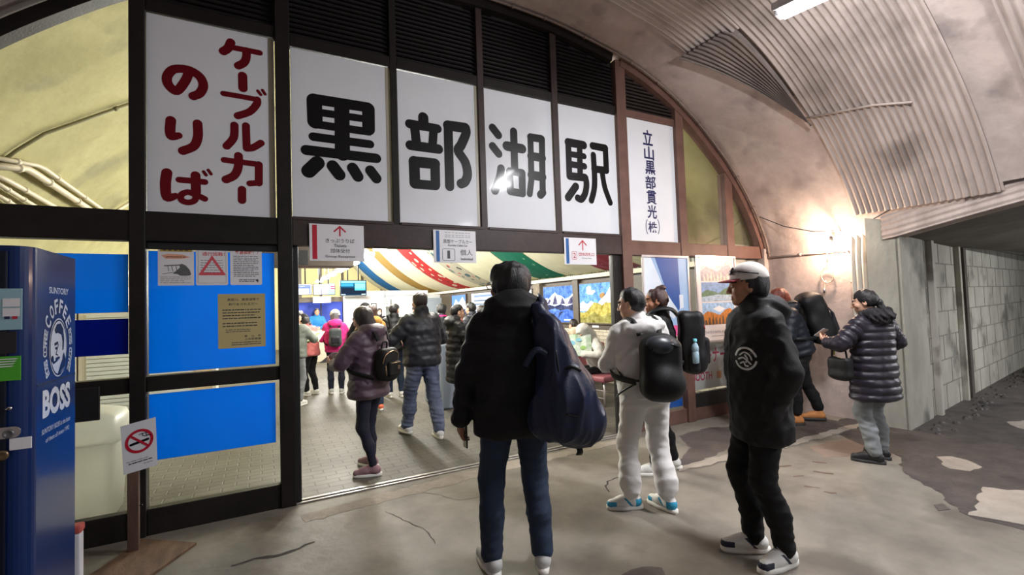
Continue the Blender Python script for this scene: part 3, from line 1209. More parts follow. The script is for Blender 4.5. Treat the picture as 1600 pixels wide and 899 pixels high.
YB = -0.014
b1 = board('cable_car_sign', 'tall white sign with dark red cable car boarding lettering, left of the black characters', -0.722, 0.128, 2.34, 3.84, YB)
strokes(b1, 240, 50, 6.42, .00071, [
    ([(775, 105), (745, 165), (700, 195)], 90), ([(785, 155), (1065, 210)], 64, 1), ([(932, 190), (930, 260), (905, 310), (850, 340)], 86),
    ([(893, 440), (897, 565)], 93, 1),
    ([(700, 618), (860, 645), (1035, 678)], 60, 1), ([(1040, 682), (1035, 725), (965, 800), (845, 842)], 80), ([(1045, 592), (1075, 630)], 34, 1), ([(1092, 585), (1118, 625)], 34, 1),
    ([(355, 400), (320, 490), (232, 592), (150, 530), (137, 450), (190, 382), (280, 370), (380, 392), (468, 455), (500, 540), (465, 615), (400, 645)], 90)], M_REDINK, YB, (3, 1, 4, 1))
strokes(b1, 240, 180, 5.99, .00076, [
    ([(162, 50), (155, 150), (170, 198), (235, 192)], [88, 88, 82, 66]), ([(412, 80), (415, 200), (378, 290), (275, 335)], 84),
    ([(757, 95), (750, 210), (685, 290)], 76), ([(865, 100), (868, 200), (872, 310)], 74, 1), ([(872, 312), (930, 305), (1005, 262)], 72),
    ([(660, 420), (985, 462)], 60, 1), ([(985, 465), (985, 635)], 76, 1), ([(985, 635), (900, 640)], 62, 1), ([(795, 382), (792, 490), (755, 565), (680, 603)], 82),
    ([(828, 697), (828, 798)], 78, 1),
    ([(125, 540), (112, 650), (128, 768), (205, 757)], [90, 90, 84, 60]), ([(240, 605), (480, 627)], 60, 1), ([(393, 565), (398, 720)], 84, 1),
    ([(398, 720), (388, 795), (325, 818), (262, 795), (262, 745), (325, 722), (405, 750), (480, 785)], 58),
    ([(468, 530), (492, 562)], 30, 1), ([(512, 515), (538, 552)], 30, 1)], M_REDINK, YB, (2, 3, 4, 1, 6))

b2 = board('station_name_sign', 'white sign with four dot black character, first of four big boards', 0.25, 1.08, 2.36, 3.80, YB)
strokes(b2, 455, 120, 4.99, .00106, [
    ([(180, 186), (186, 350)], 116, 1), ([(602, 250), (604, 408)], 106, 1), ([(395, 225), (400, 600)], 120, 1),
    ([(178, 174), (600, 240)], 88, 1), ([(180, 273), (600, 333)], 62, 1), ([(184, 370), (606, 430)], 66, 1),
    ([(172, 468), (615, 527)], 70, 1), ([(117, 572), (664, 637)], 82, 1),
    ([(205, 672), (137, 736)], 110, 1), ([(325, 697), (376, 765)], 96, 1), ([(480, 713), (520, 778)], 92, 1), ([(618, 732), (664, 793)], 88, 1)], M_INK, YB)
b3 = board('station_name_sign', 'white sign with black character of box and hooked stroke, second of four big boards', 1.155, 1.97, 2.36, 3.80, YB)
strokes(b3, 620, 160, 5.99, .00104, [
    ([(248, 142), (250, 215)], 98, 1), ([(120, 202), (380, 247)], 84, 1), ([(166, 230), (186, 400)], 86, 1), ([(345, 252), (333, 420)], 82, 1),
    ([(127, 402), (390, 438)], 90, 1), ([(162, 553), (170, 758)], 100, 1), ([(358, 577), (362, 772)], 92, 1), ([(162, 556), (356, 576)], 102, 1), ([(175, 765), (362, 780)], 86, 1),
    ([(480, 215), (495, 788)], 90, 1), ([(480, 218), (640, 240)], 100, 1), ([(645, 240), (648, 290), (605, 395), (575, 455), (640, 560), (662, 670), (640, 740), (602, 762)], 92)], M_INK, YB)
b4 = board('station_name_sign', 'white sign with three dot black lake character, third of four big boards', 2.05, 2.87, 2.36, 3.80, YB)
strokes(b4, 755, 180, 6.42, .00108, [
    ([(95, 128), (150, 200)], 82, 1), ([(95, 312), (155, 388)], 80, 1), ([(180, 537), (165, 630), (118, 758)], 82),
    ([(305, 165), (315, 520)], 80, 1), ([(237, 310), (390, 338)], 94, 1),
    ([(266, 565), (273, 765)], 74, 1), ([(390, 580), (394, 787)], 76, 1), ([(266, 563), (390, 580)], 76, 1), ([(272, 765), (394, 786)], 76, 1),
    ([(473, 218), (484, 640), (466, 790)], 68, 1), ([(588, 240), (597, 770)], 72, 1), ([(597, 775), (575, 800)], 84, 1), ([(475, 222), (585, 240)], 80, 1),
    ([(480, 412), (592, 430)], 88, 1), ([(485, 602), (594, 620)], 92, 1)], M_INK, YB)
b5 = board('station_name_sign', 'white sign with the black station character, rightmost of four big boards', 2.96, 3.78, 2.36, 3.80, YB)
strokes(b5, 870, 205, 7.19, .00108, [
    ([(127, 120), (141, 508)], 74, 1), ([(127, 126), (300, 158)], 90, 1), ([(255, 150), (262, 500)], 72, 1), ([(132, 256), (305, 283)], 66, 1), ([(136, 370), (310, 396)], 70, 1),
    ([(147, 506), (315, 522)], 84, 1), ([(322, 525), (333, 600), (318, 700), (277, 765), (235, 752)], 76), ([(213, 622), (127, 745)], 84, 1),
    ([(402, 166), (543, 192)], 82, 1), ([(545, 195), (556, 440)], 74, 1), ([(420, 426), (555, 442)], 80, 1),
    ([(410, 270), (424, 520), (418, 660), (388, 778)], 72), ([(508, 455), (538, 630), (600, 805)], 68)], M_INK, YB)
b6 = board('company_sign', 'narrow white sign with a column of small navy characters beside the big boards', 3.94, 4.76, 2.295, 3.81, YB)
mb = MB()
frb = Frame((0, YB - 0.0015, 0), (1, 0, 0), (0, 0, 1))
for ch, (a, b_, c, d_) in (('立', (112, 62, 184, 176)), ('山', (122, 184, 194, 284)), ('黒', (130, 290, 204, 392)), ('部', (132, 402, 208, 500)), ('貫', (140, 510, 214, 612)), ('光', (146, 618, 216, 718))):
    zt, zb = fac(980 + (a + c) / 2 / 4.73, 190 + b_ / 4.73, YB)[1], fac(980 + (a + c) / 2 / 4.73, 190 + d_ / 4.73, YB)[1]
    xl, xr = fac(980 + a / 4.73, 190 + b_ / 4.73, YB)[0], fac(980 + c / 4.73, 190 + b_ / 4.73, YB)[0]
    put_text(mb, ch, frb, (xl + xr) / 2, zb, zt - zb, xr - xl, 0, offset=0.022)
for ch, (a, b_, c, d_), of in (('株', (155, 740, 222, 822), 0.02), ('（', (136, 722, 152, 835), 0.0), ('）', (224, 722, 240, 835), 0.0)):
    zt, zb = fac(980 + (a + c) / 2 / 4.73, 190 + b_ / 4.73, YB)[1], fac(980 + (a + c) / 2 / 4.73, 190 + d_ / 4.73, YB)[1]
    xl, xr = fac(980 + a / 4.73, 190 + 780 / 4.73, YB)[0], fac(980 + c / 4.73, 190 + 780 / 4.73, YB)[0]
    put_text(mb, ch, frb, (xl + xr) / 2, zb, zt - zb, xr - xl, 0, offset=of)
mb.build('lettering', M_NAVYINK, b6)
# narrow film edges at the boards' right side
for (xa, zb, zt, m) in ((0.085, 2.34, 3.84, None), (1.045, 2.36, 3.80, None), (1.94, 2.36, 3.80, None)):
    q = MB()
    q.box(xa, xa + 0.036, YB - 0.002, YB - 0.0005, zb, zt)
    q.build('yellowed_edge', mat('yellowed_edge', (166, 158, 138), 0.4, 0.1, 2), b1 if xa < 0.2 else (b2 if xa < 1.2 else b3))


# ------------------------------------------------------------------ three plates on the door beam
def arrow_up(mb, fr, x, z0, z1, w, t, h=0.0):
    ribbon(mb, [(x, z0), (x, z1 - t * 0.5)], t, fr, h, sub=1, seg=3)
    ribbon(mb, [(x - w, z1 - w * 0.95), (x, z1), (x + w, z1 - w * 0.95)], t, fr, h, sub=1, seg=3)


def ring_box(mb, fr, x0, x1, z0, z1, r, t, h=0.0):
    pts = rrect(x0, x1, z0, z1, r)
    ribbon(mb, pts + [pts[0]], t, fr, h, sub=1, seg=3)


YS = -0.066
s1 = board('direction_plate', 'white plate with a red bar and up arrow for tickets on the door beam', 0.372, 0.815, 1.985, 2.300, YS, 0.006, M_PAPER)
fs = Frame((0, YS - 0.001, 0), (1, 0, 0), (0, 0, 1))
q = MB()
poly2d(q, [(0.395, 2.0), (0.432, 2.0), (0.432, 2.29), (0.395, 2.29)], fs, 0)
arrow_up(q, fs, 0.615, 2.205, 2.283, 0.045, 0.013)
q.build('arrow_and_bar', M_RED, s1)
q = MB()
put_text(q, 'きっぷうりば', fs, 0.617, 2.143, 0.036, 0.235, 0, offset=0.008)
q.build('lettering', M_GREYINK, s1)
q = MB()
put_text(q, 'Tickets', fs, 0.617, 2.106, 0.026, 0.10)
q.build('lettering', M_GREYINK, s1)
q = MB()
put_text(q, '団体受付', fs, 0.617, 2.056, 0.036, 0.155, 0, offset=0.006)
q.build('lettering', M_GREYINK, s1)
q = MB()
put_text(q, 'Group Reception', fs, 0.617, 2.010, 0.027, 0.24)
q.build('lettering', M_GREYINK, s1)

s2 = board('direction_plate', 'white plate with a blue bar and boxed numeral for individual cable car passengers', 1.452, 1.890, 1.985, 2.300, YS, 0.006, M_PAPER)
q = MB()
poly2d(q, [(1.478, 1.995), (1.512, 1.995), (1.512, 2.29), (1.478, 2.29)], fs, 0)
q.build('bar', M_SBLUE, s2)
q = MB()
put_text(q, '黒部ケーブルカー', fs, 1.70, 2.172, 0.040, 0.30, 0, offset=0.006)
put_text(q, 'Kurobe Cable Car', fs, 1.70, 2.145, 0.020, 0.20)
q.build('lettering', M_GREYINK, s2)
q = MB()
put_text(q, '個人', fs, 1.785, 2.058, 0.058, 0.13, 0, offset=0.004)
put_text(q, 'Individual', fs, 1.79, 2.012, 0.026, 0.125)
q.build('lettering', M_GREYINK, s2)
q = MB()
ring_box(q, fs, 1.54, 1.665, 2.005, 2.12, 0.015, 0.004)
put_text(q, '1', fs, 1.602, 2.025, 0.078, 0.028, 0, offset=0.006)
q.build('numeral', M_GREYINK, s2)
q = MB()
for zz in (2.275, 2.25, 2.232):
    put_text(q, '－－ － －－－ －－', fs, 1.70, zz, 0.003, 0.26)
q.build('lettering', M_GREYINK, s2)

s3 = board('direction_plate', 'small white plate with a blue bar and red up arrow for the group gate', 2.945, 3.385, 1.985, 2.285, YS, 0.006, M_PAPER)
q = MB()
poly2d(q, [(2.968, 1.995), (3.008, 1.995), (3.008, 2.275), (2.968, 2.275)], fs, 0)
q.build('bar', M_SBLUE, s3)
q = MB()
arrow_up(q, fs, 3.195, 2.150, 2.255, 0.052, 0.013)
put_text(q, '団体改札口', fs, 3.245, 2.082, 0.040, 0.215, 0, offset=0.006)
ring_box(q, fs, 3.045, 3.11, 2.045, 2.13, 0.008, 0.004)
put_text(q, '2', fs, 3.078, 2.06, 0.055, 0.036)
q.build('lettering', M_RED, s3)
q = MB()
put_text(q, 'Group Gate', fs, 3.245, 2.048, 0.020, 0.13)
q.build('caption', M_GREYINK, s3)


# ------------------------------------------------------------------ notices stuck on the blue pane
def sheet_notice(label, x0, x1, z0, z1, paper, y=-0.0035, r=0.012, cat='notice'):
    t = thing('notice', label, cat, ((x0 + x1) / 2, y, z0))
    q = MB()
    q.prism([(x, y - 0.001, z) for x, z in rrect(x0, x1, z0, z1, r)], (0, 0.001, 0))
    q.build('sheet', paper, t)
    return t, Frame((x0, y - 0.0016, z0), (1, 0, 0), (0, 0, 1)), x1 - x0, z1 - z0


def text_lines(q, fr, x0, x1, z_top, n, pitch, t, rnd, m=None):
    """rows too small to read: broken dark dashes"""
    for i in range(n):
        x = x0
        xe = x1 - rnd.uniform(0, 0.25) * (x1 - x0) * (1 if i % 3 == 2 else 0.2)
        z = z_top - i * pitch
        while x < xe:
            w = min(rnd.uniform(0.006, 0.03), xe - x)
            poly2d(q, [(x, z), (x + w, z), (x + w, z + t), (x, z + t)], fr, 0, m)
            x += w + rnd.uniform(0.002, 0.006)


rn = random.Random(3)
t, fr, w, h = sheet_notice('white notice with ochre title band and grey animal drawing, leftmost on the pane', -0.66, -0.437, 1.79, 2.09, M_PAPER, r=0.003)
q = MB()
poly2d(q, [(0.012, h - 0.045), (w - 0.012, h - 0.045), (w - 0.012, h - 0.012), (0.012, h - 0.012)], fr, 0)
q.build('title_band', mat('ochre_band', (176, 150, 60), 0.5, 0.05), t)
q = MB()
poly2d(q, [(0.02, h - 0.075), (0.06, h - 0.062), (0.15, h - 0.066), (0.20, h - 0.085), (0.15, h - 0.098), (0.05, h - 0.1)], fr, 0)
q.build('orange_flash', mat('pale_orange', (226, 164, 138), 0.5, 0.05), t)
q = MB()
blob = [(0.205, 0.085), (0.195, 0.12), (0.17, 0.152), (0.145, 0.165), (0.13, 0.155), (0.135, 0.135), (0.11, 0.11), (0.09, 0.088), (0.12, 0.086), (0.135, 0.074), (0.165, 0.072), (0.195, 0.075)]
poly2d(q, blob, fr, 0)
ribbon(q, [(0.04, 0.148), (0.14, 0.155)], 0.008, fr, 0, sub=1, seg=4)
for a in (0.06, 0.085, 0.11):
    ribbon(q, [(a, 0.145), (a + 0.006, 0.11)], 0.004, fr, 0, sub=1, seg=4)
ribbon(q, [(0.03, 0.088), (0.10, 0.10)], 0.004, fr, 0, sub=1, seg=4)
q.build('drawing', mat('drawing_grey', (96, 98, 100), 0.6, 0.1), t)
q = MB()
text_lines(q, fr, 0.05, 0.17, h - 0.088, 1, 0.02, 0.006, rn)
text_lines(q, fr, 0.015, w - 0.015, 0.062, 4, 0.014, 0.0035, rn)
for i in range(5):
    poly2d(q, [(0.03 + i * 0.034, h - 0.038), (0.05 + i * 0.034, h - 0.038), (0.05 + i * 0.034, h - 0.02), (0.03 + i * 0.034, h - 0.02)], fr, 0.0004)
q.build('print', mat('brown_print', (92, 78, 60), 0.6, 0), t)

t, fr, w, h = sheet_notice('white notice with a red warning triangle, middle one of the three on the blue pane', -0.425, -0.215, 1.79, 2.09, M_PAPER)
q = MB()
put_text(q, '通行困難！', fr, w / 2 + 0.01, h - 0.072, 0.03, 0.15, 0, offset=0.012)
c = (w / 2, 0)
tri_o = [(0.03, 0.088), (w - 0.03, 0.088), (w / 2, 0.215)]
ribbon(q, tri_o + [tri_o[0], tri_o[1]], 0.022, fr, 0, sub=1, seg=2)
q.build('red_print', mat('notice_red', (214, 84, 96), 0.5, 0.05), t)
q = MB()
text_lines(q, fr, 0.03, w - 0.03, 0.19, 7, 0.0185, 0.004, rn)
q.build('print', M_GREYINK, t)
q = MB()
ring_box(q, fr, 0.014, w - 0.014, 0.018, h - 0.02, 0.004, 0.002)
q.build('border', mat('border_grey', (150, 150, 140), 0.5, 0), t)

t, fr, w, h = sheet_notice('white notice with slanted red heading, rightmost of three on the blue pane', -0.20, 0.02, 1.79, 2.085, M_PAPER)
q = MB()
put_text(q, '緊急情報！！', fr, w / 2, h - 0.05, 0.028, 0.16, 0, offset=0.02, slant=0.3)
q.build('heading', mat('heading_red', (196, 62, 40), 0.5, 0.05), t)
q = MB()
text_lines(q, fr, 0.022, w - 0.02, h - 0.068, 12, 0.0145, 0.005, rn)
text_lines(q, fr, 0.06, w - 0.05, 0.038, 2, 0.013, 0.006, rn)
poly2d(q, [(w - 0.05, 0.04), (w - 0.03, 0.048), (w - 0.024, 0.036), (w - 0.03, 0.018), (w - 0.04, 0.03)], fr, 0)
q.build('print', M_GREYINK, t)

t, fr, w, h = sheet_notice('beige notice to anglers hanging lower on the blue pane', -0.285, 0.04, 1.295, 1.72, mat('beige_paper', (188, 172, 118), 0.45, 0.04, 3, coat=0.25), r=0.004)
q = MB()
put_text(q, '黒部川、黒部湖等で', fr, w / 2 + 0.01, h - 0.056, 0.022, 0.22, 0, offset=0.008)
put_text(q, '釣りをされる方へ', fr, w / 2 + 0.01, h - 0.092, 0.022, 0.20, 0, offset=0.008)
q.build('heading', M_GREYINK, t)
q = MB()
text_lines(q, fr, 0.03, w - 0.03, h - 0.13, 4, 0.022, 0.008, rn)
q.build('print', M_GREYINK, t)
q = MB()
text_lines(q, fr, 0.03, w - 0.05, h - 0.235, 2, 0.022, 0.008, rn)
q.build('print', M_GREYINK, t)
q = MB()
text_lines(q, fr, 0.05, w - 0.10, h - 0.285, 2, 0.015, 0.005, rn)
q.build('print', M_GREYINK, t)
q = MB()
put_text(q, '富　山　県', fr, w - 0.09, 0.082, 0.016, 0.115, 0, offset=0.006)
put_text(q, '上市警察署', fr, w - 0.09, 0.056, 0.018, 0.115, 0, offset=0.006)
text_lines(q, fr, 0.09, w - 0.03, 0.038, 2, 0.016, 0.006, rn)
q.build('signature', M_GREYINK, t)

# ------------------------------------------------------------------ no smoking stand
cx, cy = -0.755, -0.275
t = thing('no_smoking_stand', 'white no smoking board on a brown wooden post with a plywood base', 'sign stand', (cx, cy, 0))
M_PLY = mat('weathered_plywood', (124, 96, 72), 0.8, 0, rgb2=(86, 66, 52), scale=5, bump=0.4, bscale=60, stretch=(4, 1, 1))
M_POST = mat('brown_post', (94, 70, 60), 0.6, 0.25, 12, 0.2, 60, stretch=(1, 1, 0.2))
q = MB()
bpts = [np.array(p) for p in (G(138, 905), G(222, 846), G(307, 852), G(205, 925))]
q.prism([(p[0], p[1], 0.001) for p in bpts], (0, 0, 0.016))
q.build('base_board', M_PLY, t)
q = MB()
q.box(cx - 0.03, cx + 0.03, cy - 0.025, cy + 0.025, 0.015, 0.80, 0.004)
q.build('post', M_POST, t)
q = MB()
q.tube([(cx + 0.03, cy, 0.30), (cx + 0.045, cy - 0.005, 0.305), (cx + 0.05, cy - 0.01, 0.295)], 0.004, 6)
q.build('hook', M_DARK, t)
yb = cy - 0.03
A = F(188, 667, yb); B_ = F(243, 652, yb); C_ = F(246, 727, yb); D_ = F(193, 743, yb)
q = MB()
q.prism([A, B_, C_, D_], (0, 0.004, 0))
q.build('board', M_WHITE, t)
u = Vector(B_ - A)
ul = u.length
frn = Frame(Vector(D_) + Vector((0, -0.0015, 0)), u, Vector(A - D_))
hh = (Vector(A) - Vector(D_)).length
q = MB()
cxx, czz, rr_ = ul * 0.5, hh * 0.60, ul * 0.36
ribbon(q, [(cxx + rr_ * math.cos(a), czz + rr_ * math.sin(a)) for a in np.linspace(0, 2 * PI, 40)], 0.017, frn, 0, sub=1, seg=3)
ribbon(q, [(cxx - rr_ * 0.7, czz + rr_ * 0.7), (cxx + rr_ * 0.7, czz - rr_ * 0.7)], 0.014, frn, 0.0006, sub=1, seg=3)
q.build('red_ring', M_RED, t)
q = MB()
ribbon(q, [(cxx - rr_ * 0.68, czz - 0.012), (cxx + rr_ * 0.68, czz - 0.002)], 0.016, frn, 0.0003, sub=1, seg=2)
for o_ in (0, 0.02):
    ribbon(q, [(cxx + 0.0 + o_, czz + 0.04), (cxx + 0.02 + o_, czz + 0.045), (cxx + 0.02 + o_, czz + 0.03), (cxx + 0.045 + o_, czz + 0.02)], 0.004, frn, 0.0003, seg=3)
text_lines(q, frn, 0.02, ul - 0.05, hh * 0.22, 1, 0.02, 0.003, rn)
text_lines(q, frn, 0.03, ul - 0.03, hh * 0.17, 1, 0.02, 0.006, rn)
text_lines(q, frn, ul - 0.08, ul - 0.03, hh * 0.11, 1, 0.02, 0.003, rn)
q.build('print', M_INK, t)

# ------------------------------------------------------------------ drink vending machine
VXR, VY0, VY1, VZ = -0.735, -1.955, -1.485, 1.835
t = thing('vending_machine', 'tall dark blue coffee vending machine with a white oval emblem at the left edge', 'vending machine', (-1.25, -1.7, 0))
M_VSIDE = mat('machine_blue', (5, 34, 86), 0.3, 0.06, 2, coat=0.12, spec=0.3)
M_VFRONT = mat('machine_front', (6, 16, 38), 0.3, 0.08, 2, coat=0.1, spec=0.3)
q = MB()
R_ = 0.055
prof = [(-1.76, VY1), (VXR, VY1)] + [(VXR - R_ + R_ * math.cos(a), VY0 + R_ - R_ * math.sin(a)) for a in np.linspace(0, PI / 2, 8)] + [(-1.76, VY0)]
q.prism([(x, y, 0.06) for x, y in prof], (0, 0, VZ - 0.06))
q.box(-1.72, VXR - 0.03, VY0 + 0.05, VY1 - 0.03, 0, 0.06)
bodyv = q.build('body', M_VSIDE, t)
q = MB()
q.box(-1.75, VXR - R_ - 0.004, VY0 - 0.012, VY0 - 0.001, 0.10, VZ - 0.02, 0.006)
q.build('front_door', M_VFRONT, t)
q = MB()
q.box(VXR - 0.002, VXR + 0.0015, VY0 + R_, VY1, WX(90, 593, VXR)[2] - 0.003, WX(90, 593, VXR)[2] + 0.003)
q.build('seam', M_DARK, t)
yf = VY0 - 0.013


def vcard(name, p0, p1, m, th=0.003):
    a, c = F(*p0, yf), F(*p1, yf)
    q = MB()
    q.box(a[0], c[0], yf - th, yf, c[2], a[2], 0.001)
    return q.build(name, m, t), a, c


card, a, c = vcard('price_card', (-70, 452), (35, 515), mat('pale_blue_card', (150, 190, 200), 0.4, 0.03))
fv = Frame((0, yf - 0.0045, 0), (1, 0, 0), (0, 0, 1))
q = MB()
xs = [F(p, 480, yf)[0] for p in (-64, -30, 3, 34)]
for r_ in range(2):
    z1 = a[2] - 0.035 - r_ * 0.035
    for k in range(3):
        poly2d(q, [(xs[k] + 0.003, z1 - 0.03), (xs[k + 1] - 0.003, z1 - 0.03), (xs[k + 1] - 0.003, z1), (xs[k] + 0.003, z1)], fv, 0)
q.build('price_tags', M_PAPER, t)
q = MB()
zz = F(20, 497, yf)[2]
for k, xx in enumerate((F(12, 497, yf)[0], F(24, 497, yf)[0])):
    poly2d(q, [(xx - 0.007, zz - 0.004), (xx + 0.007, zz - 0.004), (xx + 0.007, zz + 0.006), (xx - 0.007, zz + 0.006)], fv, 0.0004, k)
q.build('price_marks', [M_NAVYINK, M_RED], t)
vcard('dark_display', (-70, 522), (26, 552), M_DARK)
gc, a, c = vcard('green_label', (-70, 562), (33, 594), mat('label_green', (74, 170, 40), 0.4, 0.05))
q = MB()
for k in range(4):
    zz = a[2] - 0.008 - k * 0.0085
    poly2d(q, [(a[0] + 0.01, zz - 0.0035), (c[0] - 0.012 - 0.004 * k, zz - 0.0035), (c[0] - 0.006 - 0.004 * k, zz), (a[0] + 0.01, zz)], fv, 0)
q.build('label_print', M_PAPER, t)
p = F(16, 638, yf)
q = MB()
q.lathe((p[0], yf, p[2]), [(0.007, 0), (0.007, 0.008), (0.004, 0.012)], 14, (0, -1, 0))
q.box(p[0] - 0.009, p[0] + 0.003, yf - 0.012, yf - 0.008, p[2] - 0.003, p[2] + 0.001)
q.build('return_lever', M_CHROME, t)
a, c = F(-50, 667, yf), F(33, 690, yf)
q = MB()
zc_ = (a[2] + c[2]) / 2
q.prism([(x, yf - 0.004, z) for x, z in rrect(a[0], c[0], zc_ - 0.02, zc_ + 0.02, 0.019, 6)], (0, 0.004, 0))
q.build('coin_plate', M_CHROME, t)
q = MB()
p = F(14, 678, yf)
q.lathe((p[0], yf - 0.004, p[2]), [(0.016, 0), (0.015, 0.004), (0.010, 0.005), (0.009, 0.002)], 18, (0, -1, 0))
q.build('coin_slot', mat('slot_grey', (120, 122, 126), 0.3, 0, metal=0.6), t)
q = MB()
p = F(4, 712, yf)
q.lathe((p[0], yf, p[2]), [(0.018, 0), (0.018, 0.006), (0.012, 0.010), (0.008, 0.006)], 18, (0, -1, 0))
q.build('lock', mat('lock_bronze', (120, 100, 76), 0.35, 0.1, metal=0.7), t)
vcard('sticker', (15, 686), (50, 700), M_PAPER)
# side emblem: oval with a bust smoking a pipe, arched words, big word below
fsd = Frame((VXR + 0.0012, 0, 0), (0, 1, 0), (0, 0, 1))


def sd(px, py):
    p = WX(px, py, VXR)
    return (p[1], p[2])


M_VW = mat('emblem_white', (206, 214, 224), 0.35, 0.02, coat=0.3)
q = MB()
c0 = sd(91, 543)
rx = (sd(105, 543)[0] - sd(77, 543)[0]) / 2
rz_ = (sd(91, 497)[1] - sd(91, 588)[1]) / 2
ov = [(c0[0] + rx * math.cos(a), c0[1] + rz_ * math.sin(a)) for a in np.linspace(0, 2 * PI, 40, endpoint=False)]
poly2d(q, ov, fsd, 0)
q.build('emblem_oval', M_VW, t)
q = MB()


def ep(a, b_):
    return (c0[0] + a * rx, c0[1] + b_ * rz_)


poly2d(q, [ep(*p) for p in [(-.45, .62), (-.2, .8), (.2, .82), (.5, .62), (.62, .25), (.55, -.1), (.42, -.12), (.42, .2), (.3, .42), (-.1, .5), (-.35, .48)]], fsd, 0.0006)
poly2d(q, [ep(*p) for p in [(.45, -.3), (.6, -.2), (.8, -.45), (.6, -.7), (.1, -.92), (-.1, -.9), (.2, -.6), (.4, -.45)]], fsd, 0.0006)
ribbon(q, [ep(-.42, .12), (ep(-.12, .16))], rx * 0.12, fsd, 0.0006, sub=1, seg=3)
ribbon(q, [ep(-.35, -.02), (ep(-.2, -.02))], rx * 0.10, fsd, 0.0006, sub=1, seg=3)
ribbon(q, [ep(-.05, .1), ep(-.3, -.22), ep(-.12, -.26)], rx * 0.06, fsd, 0.0006, sub=1, seg=3)
ribbon(q, [ep(-.15, -.42), ep(-.55, -.5), ep(-.68, -.35)], [rx * 0.1, rx * 0.1, rx * 0.26], fsd, 0.0006, sub=1, seg=3)
ribbon(q, [ep(-.3, -.38), ep(.05, -.36)], rx * 0.12, fsd, 0.0006, sub=1, seg=3)
ov2 = [(c0[0] + rx * 0.93 * math.cos(a), c0[1] + rz_ * 0.93 * math.sin(a)) for a in np.linspace(0, 2 * PI, 41)]
ribbon(q, ov2, 0.006, fsd, 0.0004, sub=1, seg=2)
q.build('emblem_portrait', M_VFRONT, t)
q = MB()
# words on the arc round the oval


def arc_text(word, a0, a1, k, hgt):
    n = len(word)
    for i, ch in enumerate(word):
        if ch == ' ':
            continue
        a = math.radians(a0 + (a1 - a0) * (i / (n - 1)))
        p = (c0[0] + rx * k * math.cos(a), c0[1] + rz_ * k * math.sin(a))
        tx, tz = math.sin(a) * rx, -math.cos(a) * rz_
        f2 = Frame(fsd.p(p[0], p[1]), (0, tx, tz), Vector((1, 0, 0)).cross(Vector((0, tx, tz))))
        put_text(q, ch, f2, 0, -hgt / 2, hgt, hgt * 0.62, 0, offset=0.03)


arc_text('COFFEE', 142, 38, 1.42, 0.060)
arc_text('BOSS COFFEE', 215, 158, 1.42, 0.036)
arc_text('BOSS COFFEE', 22, -35, 1.42, 0.036)
a, b_ = sd(66, 655), sd(109, 597)
put_text(q, 'BOSS', fsd, (sd(66, 625)[0] + sd(109, 625)[0]) / 2, sd(88, 645)[1], sd(88, 603)[1] - sd(88, 645)[1], (sd(109, 625)[0] - sd(66, 625)[0]), 0, offset=0.045)
put_text(q, 'SUNTORY', fsd, sd(92, 455)[0], sd(92, 460)[1], 0.026, sd(106, 455)[0] - sd(76, 455)[0], 0, offset=0.02)
put_text(q, 'SUNTORY BOSS is the boss', fsd, sd(88, 662)[0], sd(88, 668)[1], 0.02, sd(110, 660)[0] - sd(66, 660)[0], 0, slant=0.2)
put_text(q, 'of them all since 1992', fsd, sd(90, 674)[0], sd(90, 681)[1], 0.018, sd(108, 674)[0] - sd(72, 674)[0], 0, slant=0.2)
q.build('emblem_lettering', M_VW, t)

# small white post with a red cap between machine and glass
p = F(121, 850, -0.80)
t = thing('marker_post', 'short white post with a red cap just behind the drink machine', 'post', (p[0], -0.80, 0))
q = MB()
zt = F(121, 832, -0.8)[2]
q.box(p[0] - 0.035, p[0] + 0.02, -0.83, -0.77, 0, zt, 0.008)
q.build('post', M_PAPER, t)
q = MB()
q.box(p[0] - 0.04, p[0] + 0.026, -0.836, -0.764, zt, zt + 0.045, 0.012)
q.build('cap', mat('cap_red', (196, 92, 84), 0.5, 0.05), t)


# ------------------------------------------------------------------ posters in snap frames on the right bays
M_ALU = mat('aluminium', (206, 200, 200), 0.3, 0.05, metal=0.5)


def framed(label, x0, x1, z0, z1, y, sheetm):
    t = thing('poster_frame', label, 'poster', ((x0 + x1) / 2, y, z0))
    q = MB()
    w = 0.03
    q.box(x0, x1, y - 0.02, y, z0, z0 + w, 0.004)
    q.box(x0, x1, y - 0.02, y, z1 - w, z1, 0.004)
    q.box(x0, x0 + w, y - 0.02, y, z0 + w, z1 - w, 0.004)
    q.box(x1 - w, x1, y - 0.02, y, z0 + w, z1 - w, 0.004)
    q.build('frame', M_ALU, t)
    q = MB()
    q.box(x0 + w, x1 - w, y - 0.008, y - 0.002, z0 + w, z1 - w)
    q.build('poster_sheet', sheetm, t)
    return t, Frame((0, y - 0.0095, 0), (1, 0, 0), (0, 0, 1))


M_PB = mat('poster_light_blue', (150, 184, 222), 0.4, 0.10, 3, coat=0.3)
t, fr = framed('framed poster of a dark blue shape on pale blue, beside the doorway', 4.05, 4.85, 1.08, 2.115, -0.075, M_PB)
q = MB()
q.cm = 0
poly2d(q, [(4.27, 2.085), (4.66, 2.085), (4.68, 1.50), (4.64, 1.42), (4.46, 1.62)], fr, 0)
q.build('dark_blue_shape', mat('poster_navy', (36, 84, 158), 0.4, 0.05, coat=0.3), t)
q = MB()
poly2d(q, [(4.08, 2.085), (4.20, 2.085), (4.40, 1.70), (4.60, 1.45), (4.62, 1.40), (4.55, 1.32), (4.30, 1.45), (4.08, 1.5)], fr, 0.0004)
poly2d(q, [(4.66, 1.62), (4.73, 1.62), (4.73, 1.46), (4.66, 1.44)], fr, 0.0004)
q.build('white_streak', mat('poster_white', (214, 226, 240), 0.4, 0.05, 4, coat=0.3), t)
q = MB()
